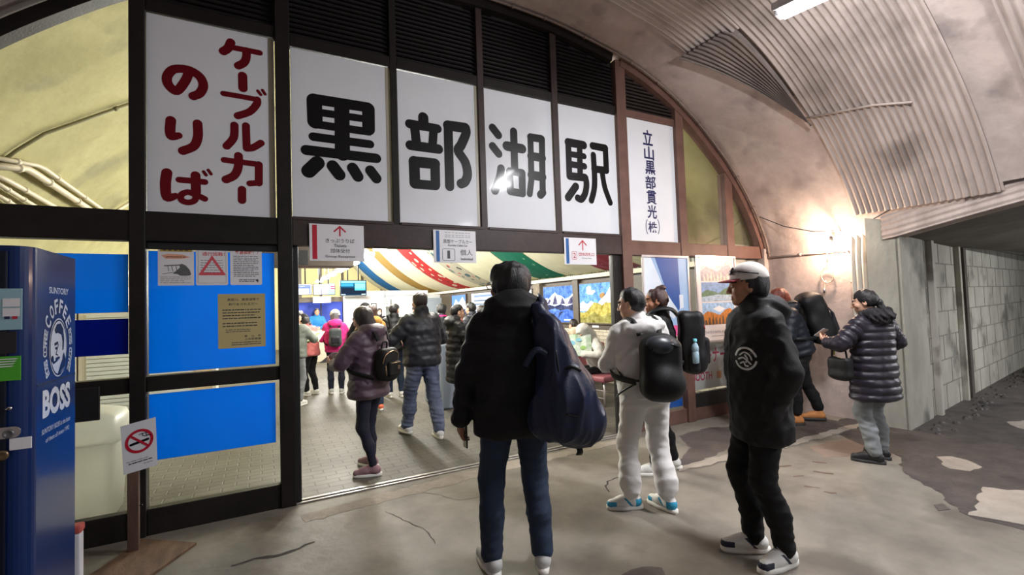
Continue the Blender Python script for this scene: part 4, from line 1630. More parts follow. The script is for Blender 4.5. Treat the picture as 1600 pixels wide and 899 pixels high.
poly2d(q, [(4.08, 1.11), (4.82, 1.11), (4.82, 1.235), (4.08, 1.25)], fr, 0.0006)
q.build('pink_band', mat('poster_pink', (222, 90, 150), 0.4, 0.05, coat=0.3), t)

t, fr = framed('framed poster with three landscape photos of lake and autumn mountains, behind the capped man', 4.97, 5.77, 0.985, 2.13, -0.075, mat('poster_pale', (226, 218, 216), 0.4, 0.04, 4, coat=0.3))
cols = [((196, 190, 196), (160, 150, 160), (206, 196, 176)), ((120, 150, 190), (96, 124, 96), (170, 186, 200)), ((160, 190, 222), (190, 120, 56), (96, 76, 60))]
zs = [(1.79, 2.09), (1.52, 1.775), (1.215, 1.505)]
for k, (zl, zh) in enumerate(zs):
    x0, x1 = 5.07, 5.70
    H_ = zh - zl
    q = MB()
    poly2d(q, [(x0, zl), (x1, zl), (x1, zh), (x0, zh)], fr, 0, 0)
    ridge = [(x0, zl + H_ * .45), (x0 + .1, zl + H_ * .62), (x0 + .2, zl + H_ * .55), (x0 + .33, zl + H_ * .42), (x0 + .45, zl + H_ * .66), (x0 + .55, zl + H_ * .72), (x1, zl + H_ * .5)]
    poly2d(q, [(x0, zl)] + [(x1, zl)] + ridge[::-1], fr, 0.0004, 1)
    if k != 1:
        for j in range(9):
            xx = x0 + 0.04 + j * 0.066
            poly2d(q, [(xx, zl), (xx + .05, zl), (xx + 0.035, zl + H_ * (0.2 + 0.12 * (j % 3))), (xx + 0.01, zl + H_ * (0.25 + 0.1 * (j % 2)))], fr, 0.0008, 2)
    else:
        poly2d(q, [(x0, zl), (x1, zl), (x1, zl + H_ * .3), (x0 + .3, zl + H_ * .36), (x0, zl + H_ * .24)], fr, 0.0008, 2)
    if k == 2:
        poly2d(q, [(x0 + .2, zl + H_ * .72), (x0 + .33, zl + H_ * .85), (x0 + .45, zl + H_ * .7), (x0 + .33, zl + H_ * .55)], fr, 0.0006, 3)
    q.build('photo', [mat('photo_tone', cc, 0.4, 0.38, 22, coat=0.2, detail=10) for cc in cols[k]] + [M_PAPER], t)
q = MB()
put_text(q, 'TATEYAMA KUROBE', fr, 5.38, 1.10, 0.035, 0.56)
text_lines(q, fr, 5.22, 5.56, 1.06, 1, 0.02, 0.008, rn)
q.build('lettering', mat('poster_grey', (140, 136, 140), 0.5, 0), t)

# stamp rally boards behind the glass
M_PINKINK = mat('pink_lettering', (206, 40, 96), 0.45, 0.03)
M_ORANGE = mat('orange_square', (206, 140, 84), 0.5, 0.05)
yb = 0.05
t = board('booth_sign', 'low white board with pink stamp corner lettering behind the lower pane', 4.93, 5.66, 0.36, 0.99, yb, 0.01, M_WHITE)
fb = Frame((0, yb - 0.0012, 0), (1, 0, 0), (0, 0, 1))
q = MB()
put_text(q, 'コーナー', fb, 5.38, 0.70, 0.19, 0.78 * 0.72, 0, offset=0.02)
put_text(q, 'BOOTH', fb, 5.17, 0.475, 0.11, 0.38, 0, offset=0.02)
q.build('lettering', M_PINKINK, t)
q = MB()
poly2d(q, [(5.45, 0.475), (5.55, 0.475), (5.55, 0.575), (5.45, 0.575)], fb, 0)
q.build('orange_mark', M_ORANGE, t)
t = board('booth_sign', 'upright white board with pink rally booth words behind the pane by the wall', 5.825, 6.40, 0.98, 2.10, yb, 0.01, M_WHITE)
q = MB()
put_text(q, 'スタンプコーナー', fb, 6.04, 1.86, 0.065, 0.42, 0, offset=0.01)
put_text(q, 'STAMP RALLY BOOTH', fb, 6.11, 1.655, 0.085, 0.56, 0, offset=0.02)
q.build('lettering', M_PINKINK, t)
q = MB()
poly2d(q, [(6.30, 1.82), (6.34, 1.84), (6.345, 1.89), (6.32, 1.96), (6.295, 1.89)], fb, 0)
q.build('orange_mark', M_ORANGE, t)
q = MB()
q.box(4.36, 4.75, 0.02, 0.05, 0.20, 0.46, 0.004)
tag(q.build('blue_panel', mat('panel_blue', (24, 92, 190), 0.4, 0.05, coat=0.2)), 'small bright blue panel low behind the glass beside the white tracksuit', 'panel')
q = MB()
q.box(4.30, 4.44, 0.10, 0.13, 0.42, 0.66, 0.004)
tag(q.build('leaflet', M_PAPER), 'white leaflet standing above the small blue panel', 'leaflet')
# ------------------------------------------------------------------ station hall behind the facade
M_HALLW = mat('hall_wall_cream', (206, 200, 184), 0.7, 0.05, 2)
M_BROWNF = mat('hall_frame_brown', (74, 64, 54), 0.5, 0.15, 6)
M_LAMPE = emis('hall_lamp_diffuser', (255, 250, 240), 9.0)
RW = 5.90            # inner face of the hall's right wall
# right wall: brick wainscot, dark frame zone, ledge
M_BRICK = mat('cream_brick', (196, 188, 170), 0.7, 0)
nt, b = nodes_of(M_BRICK)
tc = nt.nodes.new('ShaderNodeTexCoord')
sp = nt.nodes.new('ShaderNodeSeparateXYZ')
cb = nt.nodes.new('ShaderNodeCombineXYZ')
nt.links.new(tc.outputs['Object'], sp.inputs[0])
nt.links.new(sp.outputs['Y'], cb.inputs['X'])
nt.links.new(sp.outputs['Z'], cb.inputs['Y'])
br = nt.nodes.new('ShaderNodeTexBrick')
br.inputs['Scale'].default_value = 1
br.inputs['Brick Width'].default_value = 0.22
br.inputs['Row Height'].default_value = 0.075
br.inputs['Mortar Size'].default_value = 0.006
br.inputs['Color1'].default_value = lin((206, 200, 182))
br.inputs['Color2'].default_value = lin((186, 178, 160))
br.inputs['Mortar'].default_value = lin((128, 122, 112))
nt.links.new(cb.outputs[0], br.inputs[0])
nt.links.new(br.outputs[0], b.inputs['Base Color'])
q = MB()
q.box(RW, RW + 0.2, 0.07, 18, 0, 1.08)
q.build('wall_hall', M_BRICK, structure=True)
q = MB()
q.box(RW + 0.02, RW + 0.2, 0.07, 18, 1.08, 2.05)
q.build('wall_hall', M_BROWNF, structure=True)
q = MB()
q.box(RW - 0.10, RW + 0.3, 0.07, 18, 2.05, 2.13, 0.004)
q.build('trim_100', M_HALLW, structure=True)
q = MB()
q.box(RW - 0.03, RW + 0.02, 0.07, 18, 1.03, 1.09, 0.004)
q.build('trim_101', M_BROWNF, structure=True)
# louvred strip between ledge and canopy
q = MB()
q.box(RW + 0.06, RW + 0.4, 0.07, 18, 2.13, 2.32)
for k in range(110):
    y = 0.3 + k * 0.075
    q.box(RW + 0.035, RW + 0.06, y, y + 0.04, 2.14, 2.31)
q.build('trim_102', mat('grey_louvre', (168, 168, 160), 0.5, 0.08, 6), structure=True)
# left hall wall, back wall with mullions
q = MB()
q.box(-2.62, -2.42, 0.07, 18, 0, 2.2)
q.build('wall_hall', M_HALLW, structure=True)
q = MB()
pts = [(x, 17.95, z) for x, z in PROF]
q.prism(pts, (0, 0.2, 0))
M_BACKW = mat('hall_end_wall', (214, 202, 150), 0.7, 0.05, 1)
q.build('wall_back', M_BACKW, structure=True)
for k, px in enumerate((469, 501, 535, 566, 596)):
    x = F(px, 440, 17.9)[0]
    q = MB()
    q.box(x - 0.05, x + 0.05, 17.88, 17.95, 1.5, 4.4)
    q.build('trim_%d' % (110 + k), M_BROWNF, structure=True)

# ------------------------------------------------------------------ ceiling lamps in a row
for k, y in enumerate((1.7, 3.15, 4.57, 5.97, 7.64, 9.0, 10.05, 11.56, 13.22, 15.13)):
    if k < 2:
        lb = 'long lit ceiling lamp just inside the doorway' if k == 0 else 'second long lit ceiling lamp inside the doorway'
    else:
        lb = '%s lit ceiling lamp of the row seen under the door beam, counted from the nearest' % ('first', 'second', 'third', 'fourth', 'fifth', 'sixth', 'seventh', 'farthest')[k - 2]
    t = thing('ceiling_lamp', lb, 'lamp', (2.03, y, 2.70), group='hall ceiling lamps')
    q = MB()
    q.prism([(2.03 + a, y + b_, 2.72) for a, b_ in rrect(-0.13, 0.13, -0.33, 0.33, 0.12, 6)], (0, 0, 0.05))
    q.build('housing', M_FIX, t)
    q = MB()
    q.prism([(2.03 + a, y + b_, 2.69) for a, b_ in rrect(-0.115, 0.115, -0.315, 0.315, 0.11, 6)], (0, 0, 0.03))
    q.build('diffuser', M_LAMPE, t)
    for s in (-0.22, 0.22):
        q = MB()
        q.tube([(2.03, y + s, 2.77), (2.03, y + s, 4.72)], 0.008, 6)
        q.build('hanger', M_DARK, t)
    l = area_light('hall_lamp_light', (2.03, y, 2.68), (0, 0, 0), 0.22, 0.6, LV_HALL * 0.35, (1.0, 0.965, 0.89), t)
    for zz, ee in ((2.58, 1.3),):
        pl = bpy.data.lights.new('hall_lamp_side', 'POINT')
        pl.energy = LV_HALL * ee
        pl.color = (1.0, 0.965, 0.89)
        pl.shadow_soft_size = 0.12
        po = bpy.data.objects.new('hall_lamp_side', pl)
        COL.objects.link(po)
        po.location = (2.03, y, zz)
        po.parent = t
        po.matrix_parent_inverse = t.matrix_basis.inverted()
    # the diffuser also throws light up past the housing
    pl = bpy.data.lights.new('hall_lamp_glow', 'POINT')
    pl.energy = LV_HALL * 4.2
    pl.color = (1.0, 0.965, 0.89)
    pl.shadow_soft_size = 0.12
    po = bpy.data.objects.new('hall_lamp_glow', pl)
    COL.objects.link(po)
    po.location = (2.03, y, 2.98)
    po.parent = t
    po.matrix_parent_inverse = t.matrix_basis.inverted()


# ------------------------------------------------------------------ draped cloth canopy
def cloth_mat(name, rgb, pat=None):
    m = mat(name, rgb, 0.8, 0.06, 3)
    nt, b = nodes_of(m)
    out = nt.nodes['Material Output']
    col = b.inputs['Base Color'].links[0].from_socket
    if pat:
        tc = nt.nodes.new('ShaderNodeTexCoord')
        last = col
        for (scale, th, c2, seed) in pat:
            vo = nt.nodes.new('ShaderNodeTexVoronoi')
            vo.inputs['Scale'].default_value = scale
            mp = nt.nodes.new('ShaderNodeMapping')
            mp.inputs['Location'].default_value = (seed, seed * 1.7, 0)
            nt.links.new(tc.outputs['Object'], mp.inputs[0])
            nt.links.new(mp.outputs[0], vo.inputs['Vector'])
            lt = nt.nodes.new('ShaderNodeMath')
            lt.operation = 'LESS_THAN'
            lt.inputs[1].default_value = th
            nt.links.new(vo.outputs['Distance'], lt.inputs[0])
            mx = nt.nodes.new('ShaderNodeMixRGB')
            nt.links.new(lt.outputs[0], mx.inputs[0])
            nt.links.new(last, mx.inputs[1])
            mx.inputs[2].default_value = lin(c2)
            last = mx.outputs[0]
        nt.links.new(last, b.inputs['Base Color'])
        col = last
    tr = nt.nodes.new('ShaderNodeBsdfTranslucent')
    nt.links.new(col, tr.inputs['Color'])
    ms = nt.nodes.new('ShaderNodeMixShader')
    ms.inputs[0].default_value = 0.5
    nt.links.new(b.outputs[0], ms.inputs[1])
    nt.links.new(tr.outputs[0], ms.inputs[2])
    nt.links.new(ms.outputs[0], out.inputs[0])
    return m


C_CREAM = cloth_mat('cream_cloth', (252, 250, 226))
C_RED = cloth_mat('red_patterned_cloth', (206, 50, 54), [(3.4, 0.30, (240, 222, 206), 1), (4.5, 0.17, (40, 60, 62), 4)])
C_TEAL = cloth_mat('teal_cloth', (28, 128, 104), [(3.5, 0.12, (120, 190, 160), 3)])
C_GREY = cloth_mat('grey_patterned_cloth', (206, 204, 190), [(2.8, 0.30, (92, 130, 140), 2), (3.4, 0.22, (214, 110, 110), 5), (4, 0.2, (90, 100, 100), 8)])
C_BLUE = cloth_mat('blue_cloth', (44, 120, 192))
C_TAN = cloth_mat('tan_cloth', (186, 152, 84))
C_MAROON = cloth_mat('maroon_cloth', (156, 62, 82), [(6, 0.12, (200, 120, 140), 2)])


def drape_z(x):
    d = 5.86 - x
    return 2.17 + 0.18 * d + 0.215 * d * d


SEAMS = [(1.2, 1.75, C_CREAM, 'cream'), (1.75, 2.75, C_MAROON, 'maroon'), (2.75, 4.05, C_CREAM, 'cream'), (4.05, 5.15, C_TEAL, 'teal'), (5.15, 7.35, C_CREAM, 'cream'), (7.35, 8.35, C_GREY, 'grey'), (8.35, 9.25, C_CREAM, 'cream'), (9.25, 10.35, C_RED, 'red'), (10.35, 12.2, C_CREAM, 'cream'), (12.2, 13.3, C_TAN, 'tan'), (13.3, 15.4, C_CREAM, 'cream'), (15.4, 16.9, C_BLUE, 'blue'), (16.9, 17.8, C_CREAM, 'cream')]
names = {'maroon': 'dull maroon striped cloth drape nearest the doorway', 'teal': 'teal green cloth drape above the front man', 'grey': 'pale grey cloth drape with coloured leaf and fish pattern', 'red': 'red cloth drape with white and dark patterned dots', 'tan': 'plain tan cloth drape between blue and red ones', 'blue': 'plain blue cloth drape farthest along the hall'}
prevn = 'doorway'
nxt = [s[3] for s in SEAMS]
for i, (ya, yb_, m, nm) in enumerate(SEAMS):
    if nm == 'cream':
        lb = 'cream cloth drape between the %s and %s' % ((nxt[i - 1] + ' drape') if i else 'doorway', (nxt[i + 1] + ' drape') if i + 1 < len(nxt) else 'end wall')
    else:
        lb = names[nm]
    vs, fs = [], []
    nx, ny = 28, 14
    for a in range(nx + 1):
        x = 5.86 - (5.86 - 2.75) * a / nx
        for k in range(ny + 1):
            u = k / ny
            y = ya + (yb_ - ya) * u
            sag = 0.10 * (yb_ - ya) / 1.5 * math.sin(PI * u) * (0.25 + 0.75 * math.sin(PI * min(1, (5.86 - x) / 3.0)))
            wr = 0.010 * math.sin(u * 23 + a * 0.4) * (1 - a / nx)
            z = min(drape_z(x), arch_z(x) - 0.12) - sag + wr
            vs.append((x, y, z))
    for a in range(nx):
        for k in range(ny):
            fs.append((a * (ny + 1) + k, (a + 1) * (ny + 1) + k, (a + 1) * (ny + 1) + k + 1, a * (ny + 1) + k + 1))
    o = link_mesh('cloth_drape', vs, fs, m, smooth=True)
    tag(o, lb, 'drape', 'cloth drapes along the right side of the hall ceiling')
# drapes on the other side (cream), farther in
for i, (ya, yb_) in enumerate(((12.4, 14.2), (14.2, 16.0), (16.0, 17.7))):
    vs, fs = [], []
    nx, ny = 20, 12
    for a in range(nx + 1):
        x = -1.75 + (1.35 + 1.75) * a / nx
        for k in range(ny + 1):
            u = k / ny
            y = ya + (yb_ - ya) * u
            d = x + 1.8
            z = min(2.17 + 0.18 * d + 0.215 * d * d, arch_z(x) - 0.12) - 0.14 * math.sin(PI * u) * math.sin(PI * min(1, (d + .2) / 3.2))
            vs.append((x, y, z))
    for a in range(nx):
        for k in range(ny):
            fs.append((a * (ny + 1) + k, a * (ny + 1) + k + 1, (a + 1) * (ny + 1) + k + 1, (a + 1) * (ny + 1) + k))
    tag(link_mesh('cloth_drape', vs, fs, C_CREAM, smooth=True), 'cream cloth drape on the far left side of the hall ceiling, left of the lamps', 'drape', 'cream drapes left of the lamp row')

# dark header box hanging inside the doorway
q = MB()
a, c = F(448, 389, 3.0), F(548, 416, 3.0)
q.box(a[0] - 0.3, c[0] + 0.05, 3.0, 3.35, F(540, 417, 3.0)[2], a[2] + 0.05, 0.01)
t = thing('hanging_cabinet', 'dark brown boxy header hanging behind the tickets plate', 'cabinet', (0.7, 3.17, 2.2))
o = q.build('body', M_BROWNF, t)
q = MB()
q.box(a[0] + 0.02, F(482, 400, 3.0)[0], 2.99, 3.0, F(470, 414, 3.0)[2], F(470, 391, 3.0)[2], 0.003)
q.build('front_panel', M_DARK, t)
for s in (a[0] - 0.1, c[0] - 0.1):
    q = MB()
    q.tube([(s, 3.17, 2.3), (s, 3.17, arch_z(s) + 0.02)], 0.012, 6)
    q.build('hanger', M_DARK, t)

# ------------------------------------------------------------------ far counter, curtains, screens
YC = 12.0


def at(px, py, y=YC):
    p = F(px, py, y)
    return p[0], p[2]


M_CURT = mat('blue_partition', (36, 62, 168), 0.6, 0.06, 2)
q = MB()
x0, zt = at(440, 473)
x1, _ = at(537, 473)
xm, _ = at(503, 473)
for (xa, xb, lb) in ((x0, xm - 0.02, 'blue partition panel behind the counter staff'), (xm + 0.02, x1, 'blue partition panel right of the counter staff')):
    t = thing('partition_panel', lb, 'partition', ((xa + xb) / 2, YC + 0.3, 0))
    q = MB()
    q.box(xa, xb, YC + 0.28, YC + 0.32, 0, zt, 0.005)
    q.build('panel', M_CURT, t)
    q = MB()
    q.box(xb, xb + 0.04, YC + 0.27, YC + 0.33, 0, zt + 0.03, 0.003)
    q.build('edge_post', M_DARK, t)
# white counter wall to the right
t = thing('ticket_counter', 'white ticket counter with a header board across the end of the hall', 'counter', (3.5, YC, 0))
q = MB()
xa, zc_ = at(537, 520)
xb = RW - 0.12
q.box(at(450, 500)[0], xb, YC - 0.6, YC - 0.1, 0, 0.98, 0.01)
q.build('desk', M_HALLW, t)
q = MB()
z1 = at(560, 463)[1]
q.box(xa, xb, YC - 0.05, YC, 1.0, z1, 0.005)
q.build('back_panel', mat('counter_pale', (214, 218, 222), 0.5, 0.04, 2), t)
q = MB()
q.box(at(537, 470)[0], 5.3, YC - 0.12, YC - 0.05, z1, z1 + 0.16, 0.005)
q.build('header', M_WHITE, t)
q = MB()
q.box(at(448, 470)[0], xa, YC - 0.02, YC + 0.05, at(480, 473)[1], at(480, 465)[1], 0.004)
q.build('brown_header', M_BROWNF, t)
for k, (px0, px1, py0, py1) in enumerate(((578, 592, 478, 510), (602, 612, 468, 512), (633, 652, 466, 500), (665, 690, 466, 500))):
    q = MB()
    a, c = at(px0, py0), at(px1, py1)
    q.box(a[0], c[0], YC - 0.06, YC - 0.052, c[1], a[1], 0.002)
    q.build('window_pane', [M_PAPER, mat('grey_pane', (120, 128, 128), 0.3, 0.05), M_PAPER, mat('grey_pane2', (160, 172, 184), 0.3, 0.05)][k], t)
t = thing('pictogram_sign', 'small white square sign with a dark pictogram on the counter back', 'sign', (at(584, 479)[0], YC - 0.07, at(584, 484)[1]))
q = MB()
a, c = at(579, 474), at(588, 484)
q.box(a[0], c[0], YC - 0.075, YC - 0.065, c[1], a[1])
q.build('board', M_DARK, t)
q = MB()
q.box(a[0] + .03, c[0] - .03, YC - 0.078, YC - 0.0755, c[1] + .03, a[1] - .03)
q.build('face', M_PAPER, t)
q = MB()
f2 = Frame((0, YC - 0.079, 0), (1, 0, 0), (0, 0, 1))
xm_, zm_ = (a[0] + c[0]) / 2, (a[1] + c[1]) / 2
ribbon(q, [(xm_, zm_ + .03), (xm_, zm_ - .02)], 0.03, f2, 0, sub=1, seg=4)
ribbon(q, [(xm_ - .04, zm_ - .045), (xm_, zm_ - .01), (xm_ + .04, zm_ - .045)], 0.02, f2, 0, sub=1, seg=4)
q.build('figure', M_DARK, t)


def screen(label, px0, py0, px1, py1, y, cells, frame=0.02, base=(30, 60, 90), light=1.0):
    a, c = F(px0, py0, y), F(px1, py1, y)
    t = thing('display_screen', label, 'screen', ((a[0] + c[0]) / 2, y, c[2]))
    q = MB()
    q.box(a[0], c[0], y, y + 0.08, c[2], a[2], 0.008)
    q.build('case', M_DARK, t)
    W_, H_ = c[0] - a[0], a[2] - c[2]
    q = MB()
    ms = []
    f2 = Frame((a[0], y - 0.002, c[2]), (1, 0, 0), (0, 0, 1))
    poly2d(q, [(frame, frame), (W_ - frame, frame), (W_ - frame, H_ - frame), (frame, H_ - frame)], f2, 0, 0)
    ms.append(emis('screen_base', base, light))
    for k, (u0, v0, u1, v1, rgb, st) in enumerate(cells):
        poly2d(q, [(W_ * u0, H_ * v0), (W_ * u1, H_ * v0), (W_ * u1, H_ * v1), (W_ * u0, H_ * v1)], f2, 0.001, k + 1)
        ms.append(emis('screen_cell', rgb, st))
    q.build('picture', ms, t)
    q = MB()
    for s in (0.3, 0.7):
        q.tube([(a[0] + W_ * s, y + 0.05, a[2]), (a[0] + W_ * s, y + 0.05, arch_z(a[0] + W_ * s) + 0.05)], 0.02, 6)
    q.build('hanger', M_DARK, t)
    return t


screen('bright white wall screen with a dark blue bordered notice, leftmost of three', 452, 444, 488, 461, YC - 0.4, [(.06, .1, .94, .9, (120, 134, 190), 1.0), (.14, .14, .86, .58, (240, 246, 255), 1.2), (.1, .62, .9, .68, (60, 70, 130), .7), (.3, .72, .7, .8, (220, 226, 240), 1)], base=(235, 238, 250), light=1.2)
screen('bright white wall screen with red and cyan boxes, middle of three', 489, 444, 524, 461, YC - 0.4, [(.04, .06, .66, .94, (206, 208, 240), 1.1), (.66, .06, .97, .45, (150, 220, 240), 1.1), (.78, .50, .97, .64, (190, 90, 120), .9), (.78, .7, .97, .82, (190, 80, 110), .9), (.1, .3, .5, .36, (150, 150, 190), 1), (.1, .5, .6, .55, (150, 150, 190), 1)], base=(225, 228, 250), light=1.1)
screen('dark wall screen with cyan timetable panels, rightmost of three', 531, 438, 573, 462, YC - 0.6, [(.04, .82, .96, .94, (130, 226, 240), 1.1), (.04, .6, .5, .78, (60, 150, 196), .9), (.55, .34, .95, .78, (120, 220, 240), 1.1), (.04, .08, .96, .5, (34, 46, 66), .6), (.04, .06, .2, .12, (200, 226, 240), 1), (.55, .34, .95, .44, (70, 180, 200), 1), (.8, .06, .96, .12, (200, 226, 240), 1)], base=(26, 74, 104), light=0.7)


def hang_sign(label, px0, py0, px1, py1, y, txt, th=0.03):
    a, c = F(px0, py0, y), F(px1, py1, y)
    t = thing('counter_sign', label, 'sign', ((a[0] + c[0]) / 2, y, c[2]))
    q = MB()
    q.box(a[0], c[0], y, y + th, c[2], a[2], 0.004)
    q.build('board', M_WHITE, t)
    q = MB()
    f2 = Frame((a[0], y - 0.002, c[2]), (1, 0, 0), (0, 0, 1))
    W_, H_ = c[0] - a[0], a[2] - c[2]
    if txt:
        put_text(q, txt, f2, W_ * 0.5, H_ * 0.25, H_ * 0.5)
    else:
        text_lines(q, f2, W_ * .1, W_ * .9, H_ * .75, 3, H_ * .22, H_ * .07, rn)
    q.build('print', M_GREYINK, t)
    q = MB()
    q.tube([(a[0] + W_ * .5, y + .015, a[2]), (a[0] + W_ * .5, y + .015, a[2] + 0.25)], 0.01, 6)
    q.build('hanger', M_DARK, t)


hang_sign('plain white sign hanging left under the bordered screen', 452, 461, 466, 471, YC - 0.45, None)
hang_sign('white sign numbered 2 hanging under the middle screen', 489, 464, 517, 473, YC - 0.45, '2')
hang_sign('narrow white notice board hanging right of the dark screen', 594, 466, 610, 479, YC - 0.5, None)

# ------------------------------------------------------------------ light boxes on the right wall
YW = RW - 0.02


def wy(px):
    return WX(px, 470, RW)[1]


def lightbox(label, y0, y1, z0, z1, kind):
    t = thing('light_box', label, 'picture', (RW, (y0 + y1) / 2, z0))
    q = MB()
    q.box(RW - 0.03, RW + 0.03, y0 - 0.03, y1 + 0.03, z0 - 0.03, z1 + 0.03, 0.006)
    q.build('case', M_BROWNF, t)
    fr = Frame((RW - 0.032, y1, z0), (0, -1, 0), (0, 0, 1))     # seen from the hall, right = towards the door
    W_, H_ = y1 - y0, z1 - z0
    P = lambda L: [(u * W_, v * H_) for u, v in L]
    q = MB()
    if kind == 'autumn':
        cs = [((110, 170, 236), 1.0), ((238, 242, 252), 1.15), ((196, 178, 70), 1.0), ((160, 150, 60), 0.9), ((226, 226, 236), 1.1), ((190, 140, 70), 0.9)]
        poly2d(q, P([(0, 0), (1, 0), (1, 1), (0, 1)]), fr, 0, 0)
        poly2d(q, P([(0, .3), (0, .5), (.1, .56), (.2, .48), (.32, .56), (.42, .5), (.5, .5), (.6, .62), (.7, .7), (.8, .86), (.88, .9), (1, .98), (1, .3)]), fr, .0006, 1)
        poly2d(q, P([(0, 0), (1, 0), (1, .62), (.9, .56), (.8, .5), (.7, .52), (.6, .44), (.5, .50), (.4, .52), (.3, .42), (.2, .3), (.1, .26), (0, .28)]), fr, .0012, 2)
        poly2d(q, P([(.0, 0), (1, 0), (1, .18), (.8, .26), (.6, .16), (.4, .28), (.2, .14), (0, .12)]), fr, .0018, 3)
        poly2d(q, P([(.2, .76), (.26, .72), (.36, .72), (.44, .78), (.42, .84), (.34, .82), (.32, .92), (.26, .95), (.2, .9)]), fr, .0008, 4)
        poly2d(q, P([(.54, .66), (.6, .6), (.68, .68), (.68, .74), (.62, .76), (.56, .72)]), fr, .0016, 5)
        ribbon(q, [(p[0], p[1]) for p in P([(.58, .82), (.66, .9)])], 0.008, fr, .002, m=5, sub=1, seg=3)
    elif kind == 'lake':
        cs = [((90, 140, 226), 1.0), ((232, 236, 250), 1.15), ((96, 92, 130), .8), ((54, 64, 110), .7), ((60, 110, 206), 1.0), ((214, 220, 240), 1.1)]
        poly2d(q, P([(0, 0), (1, 0), (1, 1), (0, 1)]), fr, 0, 0)
        poly2d(q, P([(0, .4), (0, .62), (.1, .7), (.2, .66), (.3, .76), (.42, .84), (.5, .76), (.62, .74), (.75, .64), (.88, .68), (1, .78), (1, .4)]), fr, .0006, 1)
        for L in ([(.1, .5), (.22, .66), (.26, .6), (.2, .5)], [(.32, .5), (.42, .78), (.46, .66), (.5, .5)], [(.58, .5), (.66, .7), (.72, .58), (.76, .5)], [(.82, .5), (.92, .66), (1, .72), (1, .5)]):
            poly2d(q, P(L), fr, .0010, 2)
        poly2d(q, P([(0, .42), (.2, .5), (.4, .44), (.6, .5), (.8, .44), (1, .5), (1, .3), (.8, .36), (.6, .32), (.4, .38), (.2, .34), (0, .36)]), fr, .0014, 3)
        poly2d(q, P([(0, .0), (1, 0), (1, .3), (.7, .36), (.4, .30), (0, .34)]), fr, .0012, 4)
        for L in ([(.0, .06), (.2, .2), (.1, .24)], [(.5, .12), (.7, .3), (.56, .28)], [(.2, .02), (.42, .24), (.3, .22)]):
            poly2d(q, P(L), fr, .0020, 3)
        poly2d(q, P([(.7, .04), (.95, .04), (.95, .08), (.7, .08)]), fr, .0022, 5)
    elif kind == 'notice':
        cs = [((226, 232, 240), .9), ((110, 130, 160), .7), ((150, 170, 196), .8)]
        poly2d(q, P([(0, 0), (1, 0), (1, 1), (0, 1)]), fr, 0, 0)
        for k in range(5):
            poly2d(q, P([(.1, .2 + k * .13), (.9 - .1 * (k % 2), .2 + k * .13), (.9 - .1 * (k % 2), .24 + k * .13), (.1, .24 + k * .13)]), fr, .0008, 1)
        poly2d(q, P([(.1, .86), (.9, .86), (.9, .94), (.1, .94)]), fr, .0008, 2)
    else:
        cs = [((110, 150, 226), .9), ((236, 236, 246), 1.0), ((80, 90, 130), .7)]
        poly2d(q, P([(0, 0), (1, 0), (1, 1), (0, 1)]), fr, 0, 0)
        poly2d(q, P([(0, .3), (.3, .8), (.5, .6), (.8, .9), (1, .6), (1, .0), (0, 0)]), fr, .0008, 1)
        poly2d(q, P([(0, 0), (1, 0), (1, .3), (.5, .2), (0, .34)]), fr, .0012, 2)
    q.build('picture', [emis('picture_tone', c, s_ * 0.85, 0.35 if kind in ('autumn', 'lake') else 0.0, 9.0) for c, s_ in cs], t)


lightbox('glowing picture of a white mountain over yellow autumn woods, nearest the doorway', 2.45, 3.64, 1.15, 1.94, 'autumn')
lightbox('glowing picture of snowy peaks above a blue lake, left of the autumn one', 3.88, 5.05, 1.15, 1.94, 'lake')
lightbox('pale glowing notice panel on the right wall beyond the lake picture', 5.6, 6.9, 1.2, 1.92, 'notice')
lightbox('white information panel on the right wall above the long coat woman', 7.3, 9.3, 1.1, 1.95, 'notice')
lightbox('small blue mountain picture farthest along the right wall', 9.8, 11.0, 1.3, 1.95, 'peak')
# stone pilaster between
q = MB()
q.box(RW - 0.08, RW + 0.05, 5.15, 5.45, 1.0, 2.05, 0.01)
q.build('trim_120', mat('stone_pilaster', (128, 118, 104), 0.8, 0.3, 20, 0.5, 30), structure=True)
q = MB()
q.box(RW - 0.06, RW + 0.05, 3.66, 3.86, 1.08, 2.05, 0.01)
q.build('trim_121', M_BROWNF, structure=True)
q = MB()
q.box(RW - 0.035, RW - 0.03, 3.05, 3.25, 1.06, 1.10)
tag(q.build('caption_plate', M_PAPER), 'tiny white caption plate under the autumn mountain picture', 'label')

# ------------------------------------------------------------------ benches
M_MAROON = mat('maroon_upholstery', (146, 84, 92), 0.5, 0.08, 5, 0.1, 80)


def bench(label, x, y, rz, L):
    """seat facing local +y, back at local -y, length along x"""
    t = thing('waiting_bench', label, 'bench', (x, y, 0), rz)
    M = Matrix.Translation((x, y, 0)) @ Matrix.Rotation(rz, 4, 'Z')
    q = MB()
    q.box(-L / 2, L / 2, -0.22, 0.26, 0.36, 0.45, 0.03, M)
    q.build('seat', M_MAROON, t)
    q = MB()
    q.box(-L / 2, L / 2, -0.30, -0.20, 0.30, 0.80, 0.03, M)
    q.build('backrest', M_MAROON, t)
    for sx in (-1, 1):
        for yy in (-0.24, 0.20):
            q = MB()
            q.tube([M @ Vector((sx * (L / 2 - 0.06), yy, 0)), M @ Vector((sx * (L / 2 - 0.06), yy, 0.37))], 0.014, 8)
            q.build('leg', M_ALU, t)
    q = MB()
    for yy in (-0.24, 0.20):
        q.tube([M @ Vector((-L / 2 + 0.06, yy, 0.12)), M @ Vector((L / 2 - 0.06, yy, 0.12))], 0.009, 6)
    q.build('rail', M_ALU, t)
    return t


